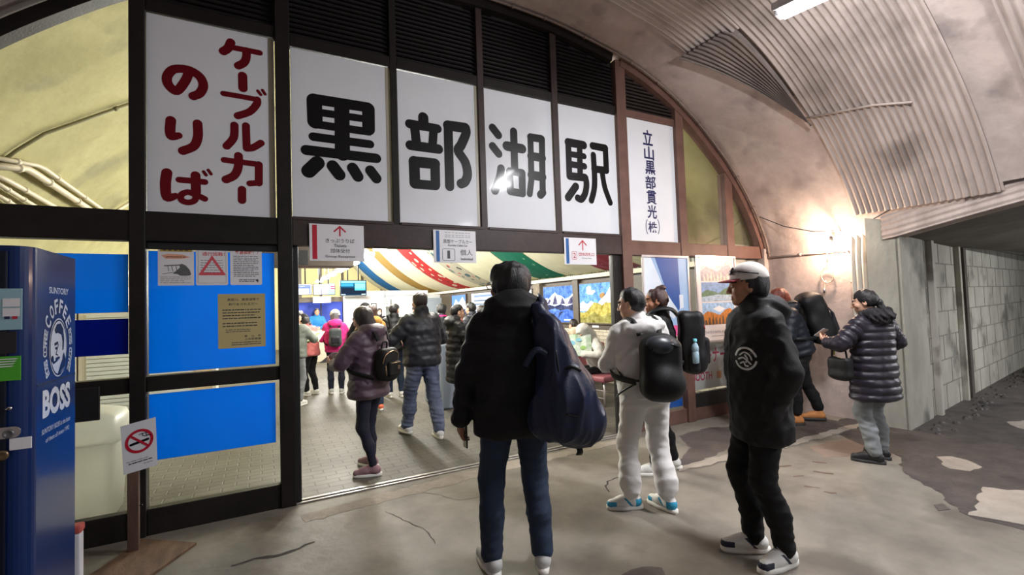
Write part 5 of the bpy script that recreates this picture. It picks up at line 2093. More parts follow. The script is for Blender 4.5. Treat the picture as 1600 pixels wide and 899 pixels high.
bench('maroon upholstered bench by the doorway jamb under the person reading a map', 4.66, 1.66, math.radians(97), 0.85)
bench('maroon upholstered bench seen from behind with pale jacketed people seated', 5.17, 3.10, 0.0, 1.25)

# ticket gate column beside the long coat woman
p = G(703, 652)
t = thing('ticket_gate', 'pale grey ticket gate cabinet left of the long coat woman', 'gate', (2.52, 2.75, 0))
q = MB()
q.box(2.42, 2.72, 2.55, 3.4, 0.0, 1.0, 0.03)
q.build('cabinet', mat('gate_grey', (150, 160, 176), 0.4, 0.05, 3), t)
q = MB()
q.box(2.44, 2.70, 2.57, 3.38, 1.0, 1.03, 0.01)
q.build('top', M_DARK, t)

# ------------------------------------------------------------------ things behind the left glass
M_BIN = film('white_plastic', (240, 240, 234), 0.75)
t = thing('plastic_bin', 'big white plastic bin with a lid behind the left glass', 'bin', (-1.25, 0.62, 0))
q = MB()
vs, fs = [], []
ring = lambda w, d_, z: [(-1.27 + x, 0.66 + y, z) for x, y in rrect(-w, w, -d_, d_, 0.06, 4)]
rs_ = [ring(0.24, 0.22, 0.0), ring(0.27, 0.25, 0.55), ring(0.27, 0.25, 0.62)]
nn = len(rs_[0])
for r_ in rs_:
    vs += r_
for i in range(2):
    for k in range(nn):
        fs.append((i * nn + k, i * nn + (k + 1) % nn, (i + 1) * nn + (k + 1) % nn, (i + 1) * nn + k))
fs.append(tuple(range(nn))[::-1])
fs.append(tuple(range(2 * nn, 3 * nn)))
q.add(vs, fs, True)
q.build('body', M_BIN, t)
q = MB()
vs, fs = [], []
rs_ = [ring(0.30, 0.28, 0.60), ring(0.30, 0.28, 0.68), ring(0.26, 0.24, 0.80), ring(0.12, 0.10, 0.86)]
for r_ in rs_:
    vs += r_
for i in range(3):
    for k in range(nn):
        fs.append((i * nn + k, i * nn + (k + 1) % nn, (i + 1) * nn + (k + 1) % nn, (i + 1) * nn + k))
fs.append(tuple(range(3 * nn, 4 * nn)))
fs.append(tuple(range(nn))[::-1])
q.add(vs, fs, True)
q.build('lid', M_BIN, t)
# shutter cabinet far left in the hall
t = thing('shutter_cabinet', 'pale slatted shutter cabinet seen through the gap between the blue films', 'cabinet', (-1.9, 5.2, 0))
q = MB()
q.box(-2.4, -0.65, 5.0, 5.5, 0, 1.75, 0.01)
q.build('body', M_HALLW, t)
q = MB()
for k in range(24):
    q.box(-2.3, -1.02, 4.975, 5.0, 0.15 + k * 0.062, 0.2 + k * 0.062)
q.build('shutter', mat('shutter_white', (206, 210, 206), 0.4, 0.04), t)
q = MB()
q.box(-0.95, -0.70, 4.985, 5.0, 0.1, 1.65)
q.build('side_door', mat('cabinet_tan', (196, 176, 140), 0.5, 0.06), t)
# pipes on the hall vault seen through the upper left pane
def vpipe(name, label, pix, r, m, off=0.06):
    q = MB()
    P = [V(*p, off) for p in pix]
    q.tube([tuple(p) for p in P], r, 8)
    for i in range(len(P) - 1):
        L = np.linalg.norm(P[i + 1] - P[i])
        for s in np.arange(0.35, L, 0.9):
            c_ = P[i] + (P[i + 1] - P[i]) * s / L
            d_ = (P[i + 1] - P[i]) / L
            q.tube([tuple(c_ - d_ * 0.02), tuple(c_ + d_ * 0.02)], r * 1.35, 8)
    return tag(q.build(name, m), label, 'pipe')


vpipe('wall_pipe', 'cream pipe bending down the hall vault, topmost behind the upper left pane', [(-30, 236), (45, 250), (58, 256), (160, 328), (172, 326), (206, 305)], 0.022, M_CREAMPIPE, 0.07)
vpipe('wall_pipe', 'thick cream pipe running just below the topmost one behind the upper left pane', [(-30, 250), (28, 255), (42, 263), (150, 334)], 0.034, M_CREAMPIPE, 0.07)
vpipe('wall_pipe', 'third cream pipe down the hall vault behind the upper left pane', [(-30, 262), (0, 275), (108, 336)], 0.024, M_CREAMPIPE, 0.07)
vpipe('wall_pipe', 'fourth thin cream pipe down the hall vault behind the upper left pane', [(-30, 272), (0, 290), (82, 340)], 0.02, M_CREAMPIPE, 0.07)
vpipe('wall_pipe', 'lowest short cream pipe at the corner of the upper left pane', [(-30, 292), (0, 308), (52, 345)], 0.02, M_CREAMPIPE, 0.07)
vpipe('wall_cable', 'dark cable with clips slanting up the hall vault behind the upper left pane', [(-20, 262), (20, 232), (65, 205), (120, 186), (206, 156)], 0.016, mat('olive_cable', (112, 106, 72), 0.6, 0.1, 6), 0.03)
# ------------------------------------------------------------------ implicit-surface modelling for figures and soft goods
def smin(a, b, k):
    if k <= 0:
        return np.minimum(a, b)
    h = np.clip(0.5 + 0.5 * (b - a) / k, 0, 1)
    return b + (a - b) * h - k * h * (1 - h)


def vec(*a):
    return np.array(a, dtype=np.float64)


class Cap:
    """round cone; quilt=(amp, spacing) makes stitched puffs along it"""

    def __init__(s, a, b, ra, rb, k=0.02, op='u', quilt=None, flat=None):
        s.a, s.b, s.ra, s.rb, s.k, s.op, s.q = vec(*a), vec(*b), ra, rb, k, op, quilt

    def bounds(s):
        r = max(s.ra, s.rb) + (s.q[0] if s.q else 0)
        return np.minimum(s.a, s.b) - r, np.maximum(s.a, s.b) + r

    def f(s, X, Y, Z):
        ba = s.b - s.a
        L2 = max(ba @ ba, 1e-9)
        px, py, pz = X - s.a[0], Y - s.a[1], Z - s.a[2]
        t0 = (px * ba[0] + py * ba[1] + pz * ba[2]) / L2
        t = np.clip(t0, 0, 1)
        d = np.sqrt((px - t * ba[0]) ** 2 + (py - t * ba[1]) ** 2 + (pz - t * ba[2]) ** 2)
        r = s.ra + (s.rb - s.ra) * t
        if s.q:
            r = r + s.q[0] * (np.abs(np.sin(PI * t * math.sqrt(L2) / s.q[1])) - 0.6)
        return d - r


class Ell:
    def __init__(s, c, r, k=0.02, op='u', R=None):
        s.c, s.r, s.k, s.op, s.R = vec(*c), vec(*r), k, op, R

    def bounds(s):
        if s.R is None:
            return s.c - s.r, s.c + s.r
        m = s.r.max()
        return s.c - m, s.c + m

    def f(s, X, Y, Z):
        x, y, z = X - s.c[0], Y - s.c[1], Z - s.c[2]
        if s.R is not None:
            R = s.R
            x, y, z = (R[0][0] * x + R[1][0] * y + R[2][0] * z, R[0][1] * x + R[1][1] * y + R[2][1] * z, R[0][2] * x + R[1][2] * y + R[2][2] * z)
        k0 = np.sqrt((x / s.r[0]) ** 2 + (y / s.r[1]) ** 2 + (z / s.r[2]) ** 2)
        k1 = np.sqrt((x / s.r[0] ** 2) ** 2 + (y / s.r[1] ** 2) ** 2 + (z / s.r[2] ** 2) ** 2) + 1e-9
        return k0 * (k0 - 1.0) / k1


class Loft:
    """stack of (z, half width, half depth, cx, cy) sections in a frame (M: 4x4 local->space)"""

    def __init__(s, lv, k=0.03, op='u', e=2.3, quilt=None, M=None, rnd=0.02):
        s.lv = np.array([tuple(l) + (0,) * (5 - len(l)) for l in lv], float)
        s.k, s.op, s.e, s.q, s.rnd = k, op, e, quilt, rnd
        s.M = np.array(M) if M is not None else None
        s.Mi = np.linalg.inv(s.M) if M is not None else None

    def bounds(s):
        l = s.lv
        w = (l[:, 1] + np.abs(l[:, 3])).max() + 0.03
        d = (l[:, 2] + np.abs(l[:, 4])).max() + 0.03
        lo, hi = vec(-w, -d, l[0, 0]), vec(w, d, l[-1, 0])
        if s.M is None:
            return lo, hi
        c = np.array([[x, y, z, 1] for x in (lo[0], hi[0]) for y in (lo[1], hi[1]) for z in (lo[2], hi[2])]) @ s.M.T
        return c[:, :3].min(0), c[:, :3].max(0)

    def f(s, X, Y, Z):
        if s.Mi is not None:
            m = s.Mi
            X, Y, Z = (m[0, 0] * X + m[0, 1] * Y + m[0, 2] * Z + m[0, 3], m[1, 0] * X + m[1, 1] * Y + m[1, 2] * Z + m[1, 3], m[2, 0] * X + m[2, 1] * Y + m[2, 2] * Z + m[2, 3])
        l = s.lv
        a = np.interp(Z, l[:, 0], l[:, 1])
        b = np.interp(Z, l[:, 0], l[:, 2])
        cx = np.interp(Z, l[:, 0], l[:, 3])
        cy = np.interp(Z, l[:, 0], l[:, 4])
        if s.q:
            g = s.q[0] * (np.abs(np.sin(PI * (Z - l[0, 0]) / s.q[1])) - 0.6)
            a, b = a + g, b + g
        u = (np.abs((X - cx) / a) ** s.e + np.abs((Y - cy) / b) ** s.e) ** (1 / s.e)
        d = (u - 1) * np.minimum(a, b)
        dz = np.maximum(l[0, 0] - Z, Z - l[-1, 0])
        r = s.rnd
        return np.minimum(np.maximum(d + r, dz + r), 0) + np.sqrt(np.maximum(d + r, 0) ** 2 + np.maximum(dz + r, 0) ** 2) - r


class RBox:
    def __init__(s, c, h, r, k=0.01, op='u', R=None):
        s.c, s.h, s.r, s.k, s.op, s.R = vec(*c), vec(*h), r, k, op, R

    def bounds(s):
        if s.R is None:
            return s.c - s.h, s.c + s.h
        m = np.linalg.norm(s.h)
        return s.c - m, s.c + m

    def f(s, X, Y, Z):
        x, y, z = X - s.c[0], Y - s.c[1], Z - s.c[2]
        if s.R is not None:
            R = s.R
            x, y, z = (R[0][0] * x + R[1][0] * y + R[2][0] * z, R[0][1] * x + R[1][1] * y + R[2][1] * z, R[0][2] * x + R[1][2] * y + R[2][2] * z)
        qx, qy, qz = np.abs(x) - s.h[0] + s.r, np.abs(y) - s.h[1] + s.r, np.abs(z) - s.h[2] + s.r
        return np.sqrt(np.maximum(qx, 0) ** 2 + np.maximum(qy, 0) ** 2 + np.maximum(qz, 0) ** 2) + np.minimum(np.maximum(qx, np.maximum(qy, qz)), 0) - s.r


class Plane:
    """subtract everything on the side n.(p-c) > 0"""

    def __init__(s, c, n, k=0.01):
        s.c, s.n, s.k, s.op = vec(*c), vec(*n) / np.linalg.norm(n), k, 's'

    def bounds(s):
        return None

    def f(s, X, Y, Z):
        return -((X - s.c[0]) * s.n[0] + (Y - s.c[1]) * s.n[1] + (Z - s.c[2]) * s.n[2])


def waves(seed, freq, n=7):
    r = np.random.RandomState(seed)
    out = []
    for i in range(n):
        v = r.normal(size=3)
        v = v / np.linalg.norm(v) * np.array(freq) * r.uniform(0.6, 1.5)
        out.append((v, r.uniform(0, 6.28)))
    return out


def wave_noise(W, X, Y, Z):
    o = 0
    for v, p in W:
        o = o + np.sin(X * v[0] + Y * v[1] + Z * v[2] + p)
    return o / math.sqrt(len(W))


def surface(prims, cell, noise=None, pad=None):
    """prims -> (verts, faces) by naive surface nets; noise = list of (amp, seed, (fx,fy,fz)[, ridged])"""
    lo = np.array([1e9] * 3)
    hi = -lo
    for p in prims:
        if p.op == 'u':
            a, b = p.bounds()
            lo, hi = np.minimum(lo, a), np.maximum(hi, b)
    pad = pad if pad is not None else cell * 3 + (sum(n[0] for n in noise) if noise else 0)
    lo, hi = lo - pad, hi + pad
    n = np.ceil((hi - lo) / cell).astype(int) + 1
    ax = [lo[i] + cell * np.arange(n[i]) for i in range(3)]
    Vv = np.full(n, 1.0, dtype=np.float64)
    for p in prims:
        bd = p.bounds()
        if bd is None:
            sl = (slice(None),) * 3
        else:
            m = p.k + cell * 3 + 0.02
            i0 = np.clip(np.floor((bd[0] - m - lo) / cell).astype(int), 0, n - 1)
            i1 = np.clip(np.ceil((bd[1] + m - lo) / cell).astype(int) + 1, 1, n)
            sl = tuple(slice(i0[i], i1[i]) for i in range(3))
        X = ax[0][sl[0]][:, None, None]
        Y = ax[1][sl[1]][None, :, None]
        Z = ax[2][sl[2]][None, None, :]
        X, Y, Z = np.broadcast_arrays(X, Y, Z)
        d = p.f(X, Y, Z)
        if p.op == 'u':
            Vv[sl] = smin(Vv[sl], d, p.k)
        else:
            Vv[sl] = -smin(-Vv[sl], d, p.k)
    if noise:
        X, Y, Z = np.broadcast_arrays(ax[0][:, None, None], ax[1][None, :, None], ax[2][None, None, :])
        for nn in noise:
            w = wave_noise(waves(nn[1], nn[2]), X, Y, Z)
            if len(nn) > 3 and nn[3]:
                w = 1 - 2 * np.abs(np.tanh(w))
            Vv = Vv - nn[0] * w
    S = Vv < 0
    nx, ny, nz = n
    c = [(i, j, k) for i in (0, 1) for j in (0, 1) for k in (0, 1)]
    cnt = np.zeros((nx - 1, ny - 1, nz - 1), dtype=np.int8)
    for (i, j, k) in c:
        cnt += S[i:nx - 1 + i, j:ny - 1 + j, k:nz - 1 + k]
    mask = (cnt > 0) & (cnt < 8)
    ids = np.argwhere(mask)
    idx = np.full(mask.shape, -1, dtype=np.int64)
    idx[mask] = np.arange(len(ids))
    acc = np.zeros((len(ids), 3))
    num = np.zeros(len(ids))
    vals = {cc: Vv[ids[:, 0] + cc[0], ids[:, 1] + cc[1], ids[:, 2] + cc[2]] for cc in c}
    for a in c:
        for axis in range(3):
            if a[axis]:
                continue
            b = list(a)
            b[axis] = 1
            b = tuple(b)
            va, vb = vals[a], vals[b]
            x = (va < 0) != (vb < 0)
            t = np.where(x, va / np.where(np.abs(va - vb) < 1e-12, 1e-12, va - vb), 0)
            p = np.zeros((len(ids), 3))
            for q in range(3):
                p[:, q] = a[q] + (t if q == axis else 0)
            acc += np.where(x[:, None], p, 0)
            num += x
    verts = lo + (ids + acc / np.maximum(num, 1)[:, None]) * cell
    faces = []
    for axis in range(3):
        u, v = [(1, 2), (2, 0), (0, 1)][axis]
        sl0 = [slice(1, -1)] * 3
        sl0[axis] = slice(0, n[axis] - 1)
        sl1 = list(sl0)
        sl1[axis] = slice(1, n[axis])
        A, B = S[tuple(sl0)], S[tuple(sl1)]
        e = np.argwhere(A != B)
        if len(e) == 0:
            continue
        off = np.array([1, 1, 1])
        off[axis] = 0
        e2 = e + off
        inside = A[e[:, 0], e[:, 1], e[:, 2]]

        def cell_id(du, dv):
            q = e2.copy()
            q[:, u] += du
            q[:, v] += dv
            return idx[q[:, 0], q[:, 1], q[:, 2]]
        q = np.stack([cell_id(-1, -1), cell_id(0, -1), cell_id(0, 0), cell_id(-1, 0)], 1)
        q[~inside] = q[~inside][:, ::-1]
        faces.append(q)
    faces = np.concatenate(faces)
    faces = faces[(faces >= 0).all(1)]
    return verts, faces


def rot(yaw=0, pitch=0, roll=0):
    """degrees: yaw about z (left +), pitch about x (nod down = negative y-rotation of forward), roll about y"""
    cy, sy = math.cos(math.radians(yaw)), math.sin(math.radians(yaw))
    cp, sp_ = math.cos(math.radians(-pitch)), math.sin(math.radians(-pitch))
    cr, sr = math.cos(math.radians(roll)), math.sin(math.radians(roll))
    Rz = np.array([[cy, -sy, 0], [sy, cy, 0], [0, 0, 1]])
    Rx = np.array([[1, 0, 0], [0, cp, -sp_], [0, sp_, cp]])
    Ry = np.array([[cr, 0, sr], [0, 1, 0], [-sr, 0, cr]])
    return Rz @ Rx @ Ry


def ik(a, b, l1, l2, pole):
    a, b, pole = vec(*a), vec(*b), vec(*pole)
    d = b - a
    L = np.linalg.norm(d)
    if L > (l1 + l2) * 0.999:
        b = a + d / L * (l1 + l2) * 0.999
        d = b - a
        L = np.linalg.norm(d)
    u = d / L
    x = (l1 * l1 - l2 * l2 + L * L) / (2 * L)
    hgt = math.sqrt(max(l1 * l1 - x * x, 0))
    p = pole - u * (pole @ u)
    p = p / max(np.linalg.norm(p), 1e-6)
    return a + u * x + p * hgt, b


def hand_prims(wrist, d, n, side, curl=0.5, spread=0.0, thumb=0.3, s=1.0):
    """wrist point, finger direction d, palm normal n, side=+1 when the thumb lies on cross(d, n), fingers curled towards n"""
    d = vec(*d) / np.linalg.norm(d)
    n = vec(*n)
    n = n - d * (n @ d)
    n = n / np.linalg.norm(n)
    w = np.cross(d, n) * side
    P = []
    wrist = vec(*wrist)
    P.append(Cap(wrist - d * 0.06 * s, wrist + d * 0.01 * s, 0.026 * s, 0.024 * s, 0.01))
    offs = [0.030, 0.010, -0.011, -0.030]
    lens = [0.068, 0.078, 0.072, 0.056]
    for o, L in zip(offs, lens):
        kn = wrist + d * (0.090 - abs(o) * 0.15) * s + w * o * s
        P.append(Cap(wrist + d * 0.015 * s + w * o * 0.55 * s, kn, 0.0145 * s, 0.0115 * s, 0.008))
        p = kn
        for j, (fr_, r0, r1) in enumerate(((0.45, 0.0098, 0.0090), (0.30, 0.0090, 0.0082), (0.25, 0.0082, 0.0070))):
            a = curl * (0.55, 1.35, 1.95)[j]
            dd = d * math.cos(a) + n * math.sin(a) + w * spread * o * 4
            q = p + dd * L * fr_ * s
            P.append(Cap(p, q, r0 * s, r1 * s, 0.0025))
            p = q
    tb = wrist + d * 0.022 * s + w * 0.022 * s
    t1 = tb + (d * 0.62 + w * 0.70 + n * (0.15 + thumb)) / np.linalg.norm(d * 0.62 + w * 0.70 + n * (0.15 + thumb)) * 0.045 * s
    t2 = t1 + (d * 0.85 + w * 0.15 + n * (0.25 + thumb)) / np.linalg.norm(d * 0.85 + w * 0.15 + n * (0.25 + thumb)) * 0.032 * s
    t3 = t2 + (d * 0.9 - w * 0.05 + n * (0.2 + thumb)) / np.linalg.norm(d * 0.9 - w * 0.05 + n * (0.2 + thumb)) * 0.022 * s
    P += [Cap(tb, t1, 0.016 * s, 0.0115 * s, 0.01), Cap(t1, t2, 0.0112 * s, 0.0100 * s, 0.003), Cap(t2, t3, 0.0100 * s, 0.0080 * s, 0.003)]
    return P


def head_prims():
    P = [Ell((0, -.012, .034), (.074, .094, .080), 0.02), Ell((0, .026, -.018), (.062, .064, .078), 0.03), Ell((0, .036, -.066), (.050, .050, .046), 0.025),
         Ell((0, .072, -.093), (.020, .016, .015), 0.02), Cap((-.034, .080, .026), (.034, .080, .026), .012, .012, 0.02),
         Ell((-.040, .058, -.026), (.026, .024, .024), 0.02), Ell((.040, .058, -.026), (.026, .024, .024), 0.02),
         Ell((-.032, .096, .006), (.017, .014, .012), 0.012, 's'), Ell((.032, .096, .006), (.017, .014, .012), 0.012, 's'),
         Cap((0, .090, .018), (0, .109, -.028), .008, .0115, 0.010), Ell((-.012, .098, -.031), (.009, .010, .008), 0.006), Ell((.012, .098, -.031), (.009, .010, .008), 0.006),
         Cap((-.017, .086, -.058), (.017, .086, -.058), .008, .008, 0.008), Cap((-.014, .085, -.070), (.014, .085, -.070), .009, .009, 0.008),
         Ell((0, .096, -.0635), (.022, .012, .0022), 0.003, 's'),
         Ell((-.032, .080, .005), (.0145, .0130, .0130), 0.002), Ell((.032, .080, .005), (.0145, .0130, .0130), 0.002),
         Ell((-.077, -.008, -.006), (.010, .021, .033), 0.008), Ell((.077, -.008, -.006), (.010, .021, .033), 0.008),
         Ell((-.086, -.002, -.004), (.006, .011, .018), 0.004, 's'), Ell((.086, -.002, -.004), (.006, .011, .018), 0.004, 's'),
         Cap((0, -.016, -.05), (0, -.034, -.165), .052, .056, 0.03)]
    return P


def xform(prims, R, T, s=1.0):
    """rigidly move head-frame primitives"""
    out = []
    for p in prims:
        if isinstance(p, Cap):
            out.append(Cap(R @ p.a * s + T, R @ p.b * s + T, p.ra * s, p.rb * s, p.k, p.op, p.q))
        elif isinstance(p, Ell):
            out.append(Ell(R @ p.c * s + T, p.r * s, p.k, p.op, R if p.R is None else R @ p.R))
        elif isinstance(p, Plane):
            out.append(Plane(R @ p.c * s + T, R @ p.n, p.k))
        elif isinstance(p, RBox):
            out.append(RBox(R @ p.c * s + T, p.h * s, p.r * s, p.k, p.op, R if p.R is None else R @ p.R))
    return out


def hair_prims(style):
    face = [Ell((0, .100, -.035), (.068, .060, .092), 0.012, 's')]
    if style == 'short':
        return [Ell((0, -.020, .040), (.081, .098, .086), 0.01), Ell((0, -.045, .0), (.079, .075, .07), 0.02)] + [Ell((0, .100, -.050), (.085, .068, .092), 0.012, 's'), Ell((-.085, .015, -.045), (.03, .042, .05), .01, 's'), Ell((.085, .015, -.045), (.03, .042, .05), .01, 's'), Plane((0, -.04, -.070), (0, .25, -1), .02)]
    if style == 'thick':
        return [Ell((0, -.020, .042), (.104, .116, .108), 0.01), Ell((0, -.050, -.015), (.090, .085, .075), 0.04)] + [Ell((0, .112, -.050), (.088, .068, .092), 0.012, 's'), Ell((-.10, .016, -.05), (.03, .036, .05), .01, 's'), Ell((.10, .016, -.05), (.03, .036, .05), .01, 's'), Plane((0, -.04, -.085), (0, .25, -1), .02)]
    if style == 'bob':
        return [Ell((0, -.018, .040), (.086, .102, .088), 0.01), Cap((0, -.035, .02), (0, -.045, -.10), .088, .074, 0.03), Cap((-.062, .012, .02), (-.064, .0, -.10), .028, .022, 0.02), Cap((.062, .012, .02), (.064, .0, -.10), .028, .022, 0.02)] + face + [Plane((0, -.04, -.135), (0, .1, -1))]
    if style == 'long':
        return [Ell((0, -.018, .040), (.086, .102, .088), 0.01), Cap((0, -.035, .02), (0, -.075, -.20), .088, .070, 0.03), Cap((-.062, .012, .02), (-.070, -.01, -.20), .028, .022, 0.02), Cap((.062, .012, .02), (.070, -.01, -.20), .028, .022, 0.02)] + face
    if style == 'tied':
        return [Ell((0, -.020, .042), (.084, .102, .086), 0.01), Ell((0, -.05, .0), (.080, .075, .07), 0.02), Ell((0, -.115, -.03), (.026, .03, .026), .01), Cap((0, -.12, -.04), (0, -.125, -.17), .030, .020, .02)] + face + [Ell((-.085, .02, -.05), (.03, .045, .05), .01, 's'), Ell((.085, .02, -.05), (.03, .045, .05), .01, 's')]
    if style == 'fringe':
        return hair_prims('bob')[:-2] + [Ell((0, .075, .055), (.066, .03, .03), .015)] + [Ell((0, .108, -.045), (.062, .050, .082), 0.010, 's'), Plane((0, -.04, -.135), (0, .1, -1))]
    return []


SKIN = {}


def skin_mats(rgb):
    k = tuple(rgb)
    if k not in SKIN:
        m = mat('skin', rgb, 0.5, 0.05, 14, 0.05, 120)
        nt, b = nodes_of(m)
        b.inputs['Subsurface Weight'].default_value = 0.12
        b.inputs['Subsurface Radius'].default_value = (0.01, 0.004, 0.002)
        SKIN[k] = [m, mat('lips', tuple(int(c * f) for c, f in zip(rgb, (.82, .6, .6))), 0.45, 0), mat('eye_white', (222, 216, 208), 0.25, 0), mat('iris', (34, 24, 20), 0.15, 0), mat('eyebrow', (40, 30, 28), 0.8, 0)]
    return SKIN[k]


def cloth(name, rgb, rough=0.75, sheen=0.15, bump=0.25, var=0.10, bscale=160, coat=0.0):
    return mat(name, rgb, rough, var, 7, bump, bscale, sheen=sheen * (0.3 if max(rgb) < 60 else 1), coat=coat, spec=0.35)


def hairm(rgb):
    return mat('hair', rgb, 0.45, 0.35, 60, 0.5, 220, stretch=(1, 1, 0.25))


# ------------------------------------------------------------------ a dressed person
class Person:
    def __init__(s, label, x, y, deg, h=1.68, lean=0.0, head=(0, 0), feet=None, hands=None, poles=None, seat=None, sway=0.0,
                 skin=(206, 160, 134), detail=1.0, hip=0.0, roll=0.0, cat='person', group=None, z0=0.0):
        s.s = h / 1.70
        s.det = detail
        s.x, s.y, s.deg = x, y, deg
        s.e = thing('person', label, cat, (x, y, z0), math.radians(deg - 90), group)
        s.M = Matrix.Translation((x, y, z0)) @ Matrix.Rotation(math.radians(deg - 90), 4, 'Z') @ Matrix.Scale(s.s, 4)
        s.seat = seat
        s.hipz = seat if seat else 0.90 - hip
        feet = feet or [(-.10, 0.0, 6, 0), (.10, 0.0, -6, 0)]
        s.feet = feet
        a = math.radians(lean)
        s.T = np.eye(4)                      # torso frame: lean about the hips
        piv = vec(0, 0, s.hipz + 0.02)
        Rl = rot(roll=roll) @ np.array([[1, 0, 0], [0, math.cos(a), math.sin(a)], [0, -math.sin(a), math.cos(a)]])
        s.T[:3, :3] = Rl
        s.T[:3, 3] = piv - Rl @ vec(0, 0, 0.92) + vec(sway, 0, 0)
        s.Rl = Rl
        s.hipj = [vec(-.088, 0, s.hipz), vec(.088, 0, s.hipz)]
        s.ank, s.knee = [], []
        for i, (fx, fy, yaw, lift) in enumerate(feet):
            an = vec(fx, fy, 0.085 + lift)
            k, an2 = ik(s.hipj[i], an, 0.425, 0.405, (0.0 + (-.12 if i == 0 else .12), 1, 0.15 if not seat else 0.9))
            s.knee.append(k)
            s.ank.append(an2)
        s.sho = [s.tp(-.175, -.005, 1.375), s.tp(.175, -.005, 1.375)]
        hands = hands or [(-.25, .02, .80), (.25, .02, .80)]
        poles = poles or [(-.5, -1, -.3), (.5, -1, -.3)]
        s.elb, s.wri = [], []
        for i in (0, 1):
            e, w = ik(s.sho[i], hands[i], 0.285, 0.26, poles[i])
            s.elb.append(e)
            s.wri.append(w)
        s.hR = Rl @ rot(head[0], head[1]) if True else None
        s.hC = s.tp(0, .005, 1.475) + s.hR @ vec(0, .022, .105)
        s.skin = skin_mats(skin)

    def tp(s, x, y, z):
        return (s.T @ np.array([x, y, z, 1]))[:3]

    def world(s, p):
        return s.M @ Vector(p)

    def add(s, name, verts, faces, mats, parent=None, mi=None):
        o = link_mesh(name, np.asarray(verts) * s.s, faces, mats, parent or s.e, True, True, mi)
        return o

    def sdf(s, name, prims, mats, cell=0.010, noise=None, parent=None, mi=None):
        v, f = surface(prims, cell / max(0.35, s.det), noise)
        idx = mi(v[f].mean(1)) if mi else None
        return s.add(name, v, f, mats, parent, idx)

    # -- the body: one mesh (torso, limbs, head with a face, hands with five fingers)
    def body(s, hands=((0.4, None, None), (0.4, None, None)), eyes=True, fine=0.0048):
        P = [Loft([(0.80, .155, .10), (0.92, .165, .105), (1.08, .14, .095), (1.28, .165, .10), (1.40, .135, .08), (1.44, .07, .06)], M=s.T)]
        for i in (0, 1):
            P += [Cap(s.hipj[i], s.knee[i], .060, .040, .03), Cap(s.knee[i], s.ank[i] + vec(0, 0, .02), .038, .030, .02),
                  Cap(s.sho[i], s.elb[i], .040, .032, .03), Cap(s.elb[i], s.wri[i], .032, .026, .02)]
        P.append(Cap(s.tp(0, -.005, 1.38), s.hC + s.hR @ vec(0, -.02, -.06), .054, .050, .02))
        v, f = surface(P, 0.016 / max(.5, s.det))
        V_, F_, I_ = [v], [f], [np.zeros(len(f), int)]
        n = len(v)
        hv, hf = surface(xform(head_prims(), s.hR, s.hC), fine / max(.45, s.det))
        c = (hv[hf].mean(1) - s.hC) @ s.hR
        mi = np.zeros(len(hf), int)
        if eyes:
            for sx in (-1, 1):
                e = c - vec(sx * .032, .080, .005)
                r = np.sqrt((e[:, 0] / .0140) ** 2 + (e[:, 2] / .0062) ** 2)
                mi[(r < 1) & (c[:, 1] > .078)] = 2
                mi[(np.hypot(e[:, 0], e[:, 2]) < .0062) & (r < 1.05) & (c[:, 1] > .078)] = 3
                b = (np.abs(c[:, 0] - sx * .034) < .021) & (np.abs(c[:, 2] - .030 + 6 * (c[:, 0] - sx * .034) ** 2) < .0048) & (c[:, 1] > .055)
                mi[b] = 4
            mi[(np.abs(c[:, 0]) < .023) & (np.abs(c[:, 2] + .064) < .0115 - 8 * c[:, 0] ** 2) & (c[:, 1] > .078)] = 1
        V_.append(hv)
        F_.append(hf + n)
        I_.append(mi)
        n += len(hv)
        for i in (0, 1):
            hp_ = hands[i]
            if hp_ is None:
                continue
            curl, d, pn = hp_[:3]
            if d is None:
                d = s.wri[i] - s.elb[i]
                d = d / np.linalg.norm(d)
            if pn is None:
                pn = vec(1 if i == 0 else -1, 0.15, 0)
            # thumb on the forward/inner edge
            d = vec(*d) / np.linalg.norm(d)
            pn_ = vec(*pn) - d * (vec(*pn) @ d)
            w = np.cross(d, pn_)
            side = 1 if w @ (hp_[3] if len(hp_) > 3 else vec(0, 1, 0.2)) > 0 else -1
            v, f = surface(hand_prims(s.wri[i] + d * 0.01, d, pn, side, curl), (0.0036 if s.det > .8 else 0.006))
            V_.append(v)
            F_.append(f + n)
            I_.append(np.zeros(len(f), int))
            n += len(v)
        s.bodyo = s.add('body', np.concatenate(V_), np.concatenate(F_), s.skin, None, np.concatenate(I_))
        return s

    # -- jacket: one continuous surface with sleeves; hood optional
    def jacket(s, m, hem=0.84, puff=0.0, band=0.085, width=1.0, sleeve=1.0, hood=None, hoodm=None, collar=True, name='jacket', fold=0.006, cell=0.0095, hemw=1.0, slv_to=1.0, seed=1, belly=0.0, collar_h=0.0):
        w = width
        lv = [(hem, .192 * w * hemw, .138 * w * hemw), (hem + .05, .198 * w * hemw, .143 * w * hemw), (1.02, .192 * w, .140 * w + belly), (1.18, .195 * w, .140 * w), (1.30, .200 * w, .130 * w), (1.385, .165 * w, .105 * w), (1.435, .10, .085)]
        if hem > 0.98:
            lv = [(hem, .185 * w, .13 * w), (1.18, .195 * w, .14 * w)] + lv[4:]
        q = (puff, band) if puff else None
        hem_M = s.T
        P = [Loft(lv, M=hem_M, quilt=q, rnd=.03)]
        if hem < 0.86 and s.seat is None:
            pass
        sl = sleeve
        for i in (0, 1):
            sgn = -1 if i == 0 else 1
            P += [Cap(s.sho[i] + s.Rl @ vec(sgn * -.02, 0, -.01), s.elb[i], .078 * sl, .066 * sl, .03, quilt=q and (puff, band)),
                  Cap(s.elb[i], s.elb[i] + (s.wri[i] - s.elb[i]) * slv_to, .066 * sl, .050 * sl, .012, quilt=q and (puff, band))]
